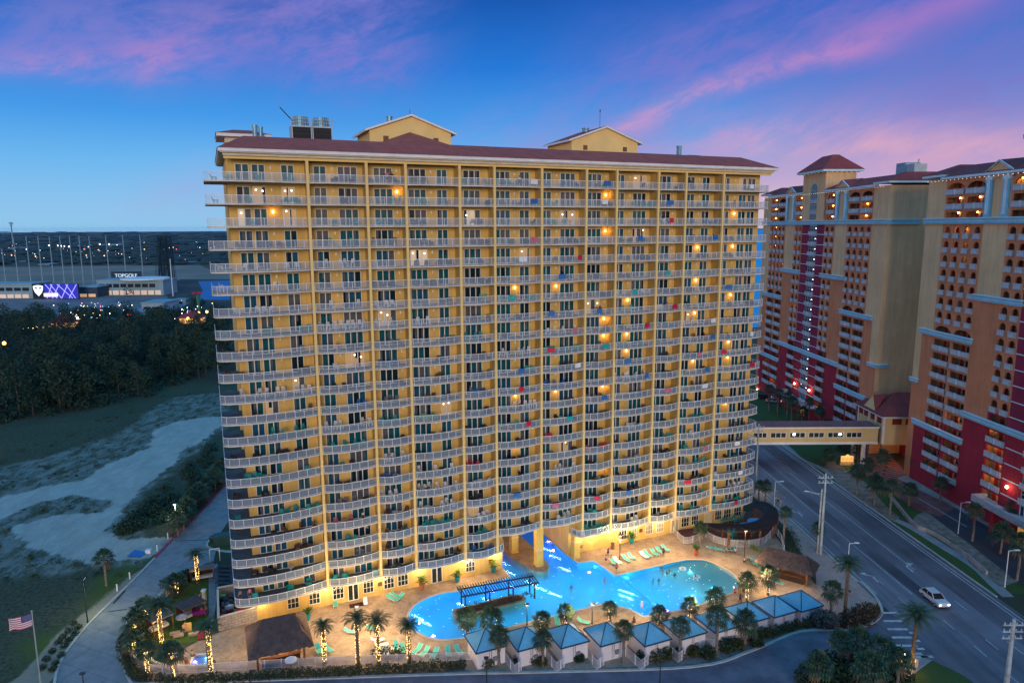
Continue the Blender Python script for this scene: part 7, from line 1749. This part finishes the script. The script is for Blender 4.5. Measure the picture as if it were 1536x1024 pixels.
x,y = at(282,947); m = MB(); m.box(-.55,.55,-.02,.02,0,1.4,mat('corn board',(.45,.30,.12),.7)); single(m,'game_board','upright tan game board on the turf lawn','game board',(x,y,.06),.2)
for i,(px,py) in enumerate([(263,952),(268,955),(291,953)]): x,y = at(px,py); m = MB(); m.box(-.7,.7,-.3,.3,.1,.45,mat('stone bench',(.34,.27,.21),.8)); m.box(-.6,-.5,-.25,.25,0,.1,darkw); m.box(.5,.6,-.25,.25,0,.1,darkw); single(m,'bench',f'{ORD[i]} low tan bench from the left on the turf lawn','bench',(x,y,.05),TH)
x,y = at(300,920); m = MB(); m.box(-1.1,1.1,-.6,.6,.7,.76,mat('purple cloth',(.22,.01,.20),.8)); m.box(-1.1,1.1,-.62,-.6,.1,.7,mat('purple cloth',(.22,.01,.20))); m.box(-1.1,-1.08,-.6,.6,.1,.7,mat('purple cloth',(.22,.01,.20)));  m.box(-1,1,-.5,.5,0,.1,darkw); single(m,'draped_table','table under a purple cloth beside the blue path','table',(x,y,.05),TH)
x,y = at(303,957); m = MB(); m.box(-.5,.5,-.15,.15,0,1.0,CC['red']); m.box(.5,.9,-.1,.1,0,.7,CC['white']); single(m,'cool_box','red and white box at the edge of the turf by a palm','box',(x,y,.05),TH)
# spa
sq = [Lp(*p) for p in [(284,1001),(312,1000),(311,983),(292,984)]]; sp_ = thing('spa_pool','small raised spa glowing violet and blue near the left fence','spa pool',(TX,TY,0),TH)
m = MB(); cxs = sum(p[0] for p in sq)/4; cys = sum(p[1] for p in sq)/4
for k in range(4): a,b = sq[k],sq[(k+1)%4]; m.bar((a[0],a[1],.2),(b[0],b[1],.2),.3,.34,cream)
m.build('rim',sp_); m = MB(); m.face([(p[0],p[1],.06) for p in sq],mat('spa floor',(.25,.45,.8),.6)); m.build('floor',sp_); m = MB(); m.face([(p[0],p[1],.30) for p in sq],wm); m.build('water',sp_)
lamp((cxs-.6,cys,.22),26,(.6,.3,1),.2,sp_); lamp((cxs+.8,cys+.3,.22),30,(.2,.5,1),.2,sp_)
m = MB(); wp = smoothpoly([at(*p) for p in [(215,1000),(222,988),(232,998),(250,1003)]],4,False)
for a,b in zip(wp,wp[1:]): m.bar((a[0],a[1],.35),(b[0],b[1],.35),.3,.7,cream)
single(m,'planter_wall','low curved lit planter wall inside the garden fence','wall'); 
for px,py in ((265.5,1004),(307,904)): x,y = at(px,py); m = MB(); m.box(-.25,.25,-.25,.25,0,2.1,cream); m.box(-.33,.33,-.33,.33,2.1,2.25,wtrim); single(m,'gate_post','cream gate post beside the spa' if px < 300 else 'cream gate post at the top of the blue path','gate post',(x,y,.04))
# gate frame and transformer box on the left, islands
x,y = at(329,843); m = MB(); 
for q in (0,1.6): m.box(q-.07,q+.07,-.07,.07,0,2.4,wtrim)
m.box(-.07,1.67,-.07,.07,2.3,2.42,wtrim); single(m,'garden_gate','white gate frame at the head of the blue path','gate',(x-1.6,y,.03),TH)
sheet(smoothpoly([at(*p) for p in [(312,818),(318,808),(330,803),(350,800),(352,823),(330,824)]],3),.05,lawn,'traffic_island'); sheet(smoothpoly([at(*p) for p in [(309,819),(316,806),(330,801),(354,797),(356,826),(330,827)]],3),.04,kerbm,'island_kerb')
x,y = at(338,815); m = MB(); m.box(-2,2,-1,1,0,1.9,mat('green transformer',(.03,.09,.08),.6)); single(m,'transformer_box','green utility cabinet on the grassy traffic island','cabinet',(x,y,.05),TH)
m = MB(); leafcloud(m,0,0,.7,.9,.9,.7,300,.16,bushm[1],prng); x,y = at(321,812); single(m,'shrub','round bush on the grassy traffic island','shrub',(x,y,0))
# drains / dark slots across the drive
m = MB()
for (xa,ya,xb,yb,n_) in ((164,917,192,913,8),(264,811,315,809,14)):
    for i in range(n_): t = i/n_; x,y = at(xa+(xb-xa)*t,ya+(yb-ya)*t); m.box(x-.16,x+.16,y-.1,y+.1,.02,.045,mat('rubber hump',(.02,.02,.022),.8))
setting(m,'road_markings'); m = MB(); a,b = at(170,905),at(188,885); m.bar((a[0],a[1],.03),(b[0],b[1],.03),.3,.01,mat('rubber hump',(.02,.02,.022))); setting(m,'drain')
x,y = at(208,832); m = MB(); m.face([(-1.6,-1,.25),(.8,-1,.1),(1.4,.8,.12),(-1.2,1.0,.55)],CC['blue']); m.box(1.0,1.9,.4,1.1,0,.7,CC['white']); single(m,'tarpaulin','blue tarpaulin over a white bundle beside the drive','tarpaulin',(x,y,.02))
# pool rope
m = MB(); a,b = Lp(928,862),Lp(977,903); m.tube([(a[0],a[1],-.06),(b[0],b[1],-.06)],.04,mat('rope',(.04,.06,.10),.8),5); o = single(m,'pool_rope','dark float rope stretched across the pool','rope',(TX,TY,0),TH)
x,y = at(1027,873-55); 
m = MB()
for i in range(14): a = 2*pi*i/14; b_ = 2*pi*(i+1)/14; m.bar((.5*cos(a),.5*sin(a),0),(.5*cos(b_),.5*sin(b_),0),.22,.2,CC['white'])
x,y = at(1024,852); single(m,'swim_ring','pale swim ring floating near the top edge of the beach pool','swim ring',(x,y,-.08)); x,y = at(1045,864); single(m,'swim_ring','pale swim ring floating toward the right of the beach pool','swim ring',(x,y,-.08)); 
# ---------------------------------------------------------------- people
SKIN = [mat('light skin',(.48,.27,.19),.6,.05,2),mat('tan skin',(.33,.17,.10),.6,.05,2),mat('dark skin',(.12,.055,.035),.6,.05,2)]
HAIR = [mat('dark hair',(.018,.012,.010),.7),mat('brown hair',(.09,.045,.02),.7),mat('fair hair',(.34,.22,.09),.7)]
CL = {k:mat(k+' cloth',c,.85,.1,4) for k,c in {'navy':(.02,.03,.10),'white':(.62,.62,.62),'red':(.45,.03,.05),'pink':(.55,.16,.28),'teal':(.02,.25,.27),'black':(.015,.015,.018),'blue':(.04,.16,.45),'grey':(.20,.20,.22),'orange':(.6,.20,.04)}.items()}
def pose(name):
    # joints in metres, x right, y back, z up (facing -y)
    S = dict(pel=(0,0,.94),wai=(0,0,1.08),che=(0,-.01,1.30),nec=(0,0,1.46),hea=(0,-.02,1.60),top=(0,-.01,1.72),
             shl=(-.18,0,1.41),ell=(-.24,.02,1.14),wrl=(-.26,-.05,.90),hal=(-.27,-.08,.80),shr=(.18,0,1.41),elr=(.24,.02,1.14),wrr=(.26,-.05,.90),har=(.27,-.08,.80),
             hil=(-.10,0,.90),knl=(-.11,-.02,.49),anl=(-.11,.02,.09),tol=(-.12,-.16,.03),hir=(.10,0,.90),knr=(.11,-.02,.49),anr=(.11,.02,.09),tor=(.12,-.16,.03))
    if name == 'walk': S.update(knl=(-.11,-.22,.52),anl=(-.11,-.18,.10),tol=(-.12,-.34,.05),knr=(.11,.08,.50),anr=(.11,.36,.14),tor=(.12,.24,.03),ell=(-.23,.14,1.16),wrl=(-.24,.14,.93),hal=(-.24,.10,.85),elr=(.23,-.12,1.16),wrr=(.22,-.32,1.02),har=(.22,-.38,.97))
    if name == 'arms': S.update(ell=(-.40,-.05,1.52),wrl=(-.42,-.08,1.78),hal=(-.40,-.08,1.87),elr=(.40,-.05,1.52),wrr=(.38,-.10,1.76),har=(.36,-.10,1.86))
    if name in ('sit','swim'):
        dz = -.44 if name == 'sit' else 0
        S = {k:(x,y,z+dz) for k,(x,y,z) in S.items()}
        if name == 'sit': S.update(knl=(-.13,-.42,.50),anl=(-.13,-.46,.10),tol=(-.14,-.62,.04),knr=(.13,-.42,.50),anr=(.13,-.46,.10),tor=(.14,-.62,.04),wrl=(-.20,-.24,.58),hal=(-.18,-.33,.56),wrr=(.20,-.24,.58),har=(.18,-.33,.56))
        else:
            S.update(ell=(-.38,-.12,1.30),wrl=(-.44,-.36,1.24),hal=(-.42,-.46,1.22),elr=(.38,-.12,1.30),wrr=(.46,-.32,1.24),har=(.46,-.42,1.22)); S = {k:(x,y,z-1.32) for k,(x,y,z) in S.items()}
    if name == 'lie':
        S = dict(pel=(0,0,.12),wai=(0,.16,.16),che=(0,.36,.30),nec=(0,.50,.42),hea=(0,.60,.50),top=(0,.68,.58),shl=(-.18,.46,.38),ell=(-.26,.24,.24),wrl=(-.22,.02,.20),hal=(-.18,-.06,.20),shr=(.18,.46,.38),elr=(.26,.24,.24),wrr=(.22,.02,.20),har=(.18,-.06,.20),
                 hil=(-.1,-.04,.12),knl=(-.12,-.45,.24),anl=(-.12,-.86,.10),tol=(-.13,-.92,.20),hir=(.1,-.04,.12),knr=(.12,-.45,.13),anr=(.12,-.88,.09),tor=(.13,-.94,.19))
    return S
RAD = dict(pel=.135,wai=.115,che=.135,nec=.055,hea=.098,top=.07,sh=.062,el=.043,wr=.030,ha=.034,hi=.10,kn=.062,an=.040,to=.034)
ED = [('pel','wai'),('wai','che'),('che','nec'),('nec','hea'),('hea','top'),('che','shl'),('shl','ell'),('ell','wrl'),('wrl','hal'),('che','shr'),('shr','elr'),('elr','wrr'),('wrr','har'),('pel','hil'),('hil','knl'),('knl','anl'),('anl','tol'),('pel','hir'),('hir','knr'),('knr','anr'),('anr','tor')]
def rad(k): return RAD[k] if k in RAD else RAD[k[:2]]
def skinmesh(name, S, eds, grow=0.0, cutr=None, sub=1, fingers=False):
    ks = []; 
    for a,b in eds:
        for k in (a,b):
            if k not in ks: ks.append(k)
    vs = [S[k] for k in ks]; rs = [rad(k)+grow for k in ks]; es = [(ks.index(a),ks.index(b)) for a,b in eds]
    if fingers:
        for hk,wk in (('hal','wrl'),('har','wrr')):
            h = Vector(S[hk]); d = (h-Vector(S[wk])).normalized(); sd_ = d.cross(Vector((0,0,1))); sd_ = sd_.normalized() if sd_.length > .1 else Vector((0,1,0))
            for i,(o,l) in enumerate(((-.030,.062),(-.010,.078),(.010,.072),(.030,.055))):
                p1 = h+sd_*o+d*.03; p2 = p1+d*l*.55; p3 = p2+d*l*.4+Vector((0,0,-.012))
                n = len(vs); vs += [tuple(p1),tuple(p2),tuple(p3)]; rs += [.010,.009,.008]; es += [(ks.index(hk),n),(n,n+1),(n+1,n+2)]
            t1 = h+sd_*-.040+d*-.012; t2 = t1+d*.035+sd_*-.018; n = len(vs); vs += [tuple(t1),tuple(t2)]; rs += [.011,.009]; es += [(ks.index(hk),n),(n,n+1)]
    me = bpy.data.meshes.new(name); me.from_pydata(vs, es, []); o = bpy.data.objects.new(name, me); COL.objects.link(o)
    mod = o.modifiers.new('skin','SKIN'); mod.use_smooth_shade = True
    for i,v in enumerate(me.skin_vertices[0].data): v.radius = (rs[i],rs[i]*(.72 if (i < len(ks) and ks[i] in ('pel','wai','che')) else 1)); v.use_root = (i == 0)
    if sub: s_ = o.modifiers.new('sub','SUBSURF'); s_.levels = sub; s_.render_levels = sub
    dg = bpy.context.evaluated_depsgraph_get(); out = bpy.data.meshes.new_from_object(o.evaluated_get(dg)); bpy.data.objects.remove(o); out.name = name
    for p in out.polygons: p.use_smooth = True
    return out
PM_ = {}
def person_data(p):
    if p in PM_: return PM_[p]
    S = pose(p); body = skinmesh('body',S,ED,0,sub=1,fingers=True)
    top = skinmesh('shirt',{**S,**{k:tuple(Vector(S[k]).lerp(Vector(S['sh'+k[-1]]),.35)) for k in ('ell','elr')}},[('wai','che'),('che','shl'),('shl','ell'),('che','shr'),('shr','elr')],.022)
    low = skinmesh('shorts',{**S,**{k:tuple(Vector(S[k]).lerp(Vector(S['hi'+k[-1]]),.25)) for k in ('knl','knr')}},[('pel','hil'),('hil','knl'),('pel','hir'),('hir','knr')],.028)
    m = MB(); h = Vector(S['hea']); t = Vector(S['top']); c = h.lerp(t,.55)+Vector((0,.03,.015)); m.ball(c.x,c.y,c.z,.105,.11,.10,HAIR[0],10,7); hair = m.mesh('hair',True)
    f = MB(); hd = Vector(S['hea']); 
    for s_ in (-1,1): f.ball(hd.x+s_*.035,hd.y-.088,hd.z+.02,.012,.008,.008,HAIR[0],6,4); f.ball(hd.x+s_*.098,hd.y,hd.z,.012,.02,.03,SKIN[0],6,4)
    f.ball(hd.x,hd.y-.100,hd.z-.005,.012,.018,.018,SKIN[0],6,4); f.bar((hd.x-.022,hd.y-.09,hd.z-.04),(hd.x+.022,hd.y-.09,hd.z-.04),.012,.008,mat('lips',(.35,.10,.09),.6))
    face = f.mesh('face')
    PM_[p] = (body,top,low,hair,face); return PM_[p]
def person(px,py,p,label,top='white',low='navy',sk=0,hr=0,rz=None,z=.04,sc=1.0,world=None,group=None):
    x,y = world if world else at(px,py,z); r = random.Random(px*3+py); rz = r.uniform(0,6.28) if rz is None else rz
    body,tp,lw_,hair,face = person_data(p); root = bpy.data.objects.new('person',body.copy()); COL.objects.link(root); root.data.materials.clear(); root.data.materials.append(SKIN[sk]); root.location = (x,y,z); root.rotation_euler = (0,0,rz); root.scale = (sc,sc,sc)
    tag(root,label,'person',group)
    for nm,me,mm in (('shirt',tp,CL.get(top)),('shorts',lw_,CL.get(low)),('hair',hair,HAIR[hr]),('face',face,None)):
        if nm in ('shirt','shorts') and mm is None: continue
        if nm == 'shorts' and p == 'swim': continue
        me2 = me.copy() if mm else me
        if mm: me2.materials.clear(); me2.materials.append(mm)
        o = bpy.data.objects.new(nm,me2); COL.objects.link(o); o.parent = root
    return root
PL = [
 (909,845,'walk','person in a pink top beside the left end of the deck loungers','pink','navy'),(924.5,858,'walk','person in dark clothes walking on the deck tongue to the pool corner','red','black'),
 (912,834,'arms','person in grey standing behind the leftmost deck loungers','grey','navy'),(917,842,'sit','person in pink seated on the first deck lounger','pink','white'),
 (1093,826,'sit','person in red sitting among the loungers below the curved pergola','red','navy'),(1098,829,'sit','bare chested person sitting on the deck below the curved pergola',None,'white'),(1103,831,'sit','person in white sitting low right of the red-shirted sitter','white','navy'),
 (1116,845,'sit','person in white seated beside the brown lamp post','white','black'),(1122,843,'sit','person in grey seated between lamp post and aqua lounger','grey','black'),
 (1102,895,'walk','person in orange by the beach end of the pool','orange','red'),(1108,891,'walk','small person in orange behind the beach end walker','orange','orange'),(1110,904,'walk','person in navy by the white-lit palm near the pool','navy','navy'),
 (963,914,'walk','person in white standing on the pool edge below the rope','white','white'),(951,936,'sit','person in red sitting on the deck tongue below the rope','red','black'),(995,834,'stand','person crouched by the red plant pot at the pool edge','red','navy'),
 (276,951,'walk','bare chested person in navy trunks standing on the turf',None,'navy'),(299,905,'arms','person with raised arms on the rear turf lawn','white','white'),(287,918,'sit','person in pink on the daybed of the brown garden cabana','pink','white'),(280,916,'sit','person in white on the daybed of the brown garden cabana','white','grey'),
 (303,921,'sit','person sitting behind the purple cloth table','red','navy'),(310,920,'sit','second person at the purple cloth table, right side','teal','navy'),(289,987,'sit','dark haired person sitting on the left rim of the spa',None,'black'),(280,998,'sit','person in red sitting at the near left of the spa','red','red'),(318,996,'sit','person in white on the chair right of the spa','white','grey'),
 (335,917,'walk','person in blue inside the service yard','blue','navy'),
 (1163,752,'walk','person in a pale blue shirt walking on the roadside pavement','blue','white'),(1167,756,'walk','person in white walking on the roadside pavement','white','black'),(1170,760,'walk','person in pink walking last on the roadside pavement','pink','grey'),
 (1274,893,'walk','person in dark green walking on the pavement right of the date palm','teal','black'),(1262,897,'walk','person in grey walking left of the date palm trunk','grey','navy'),(1278,600,'walk','distant person by the far resort entrance','red','navy'),
]
for i,(px,py,p,lb,tp,lw_) in enumerate(PL): person(px,py,p,lb,tp,lw_,(i*7)%3 if i%4 else 0,i%3)
SW = [(857,880,'lone swimmer in the middle of the main pool'),(907,869,'swimmer near the canal corner of the deck'),(992,851,'swimmer closest to the top edge of the beach pool'),(994,858,'left of the pair of swimmers near the top of the beach pool'),(1000,859,'right of the pair of swimmers near the top of the beach pool'),(1004,855,'swimmer just above the close pair in the beach pool'),(1012,862,'swimmer right of the close pair in the beach pool'),(980,871,'left swimmer of the two in mid beach pool'),(988,870,'right swimmer of the two in mid beach pool'),(1043,865,'swimmer by the right floating ring')]
for i,(px,py,lb) in enumerate(SW): person(px,py,'swim',lb,None if i%2 else 'navy',None,i%2,i%3,z=-.06)
# people on balconies
for i,(n,b,ds,lb,p,tp) in enumerate([(1,2,3.2,'person in pink standing on the top row balcony, third bay','arms','pink'),(1,2,3.9,'person in black standing on the top row balcony, third bay','stand','black'),(1,8,5.9,'person in white standing on the top row balcony, ninth bay','stand','white'),(1,10,.7,'person in pink leaning on the top row balcony, eleventh bay','stand','pink'),(1,10,1.6,'person in black on the top row balcony, eleventh bay','stand','black'),(1,5,4.6,'person in white on the top row balcony, sixth bay','stand','white'),
  (21,0,.9,'person in pink standing on the lowest balcony at the left end','stand','pink'),(21,0,-.4,'person in grey at the rounded left end of the lowest balcony','stand','grey'),(9,1,3.2,'person in red on a high balcony row, second bay','sit','red'),(18,1,5.9,'person in white and pink on a low balcony, second bay','stand','white'),(8,9,3.0,'person in navy on an upper balcony, tenth bay','stand','navy'),(12,4,1.6,'person in blue standing by the door of a mid balcony, fifth bay','stand','blue')]):
    person(0,0,p,lb,tp,'navy',i%2,i%3,z=zb(n)+.2,world=W(COLS[b]+ds,.9),rz=TH+.2)
HAZE = 0.000015
# ---------------------------------------------------------------- evening air
if True:
    hz = MB(); hz.box(-17500,17500,-17500,17500,-1.0,82.0,None)
    me = bpy.data.meshes.new('haze'); me.from_pydata(hz.v,[],hz.f); hm = bpy.data.materials.new('evening haze'); hm.use_nodes = True; N = hm.node_tree.nodes; N.clear()
    vo = N.new('ShaderNodeVolumePrincipled'); vo.inputs['Color'].default_value = (.22,.58,1,1); vo.inputs['Density'].default_value = HAZE; vo.inputs['Anisotropy'].default_value = 0
    ou = N.new('ShaderNodeOutputMaterial'); hm.node_tree.links.new(vo.outputs[0],ou.inputs['Volume']); me.materials.append(hm)
    if HAZE > 0: o = bpy.data.objects.new('haze',me); COL.objects.link(o); o['kind'] = 'stuff'
print('objects',len(bpy.data.objects),'lights',NLIGHT[0])
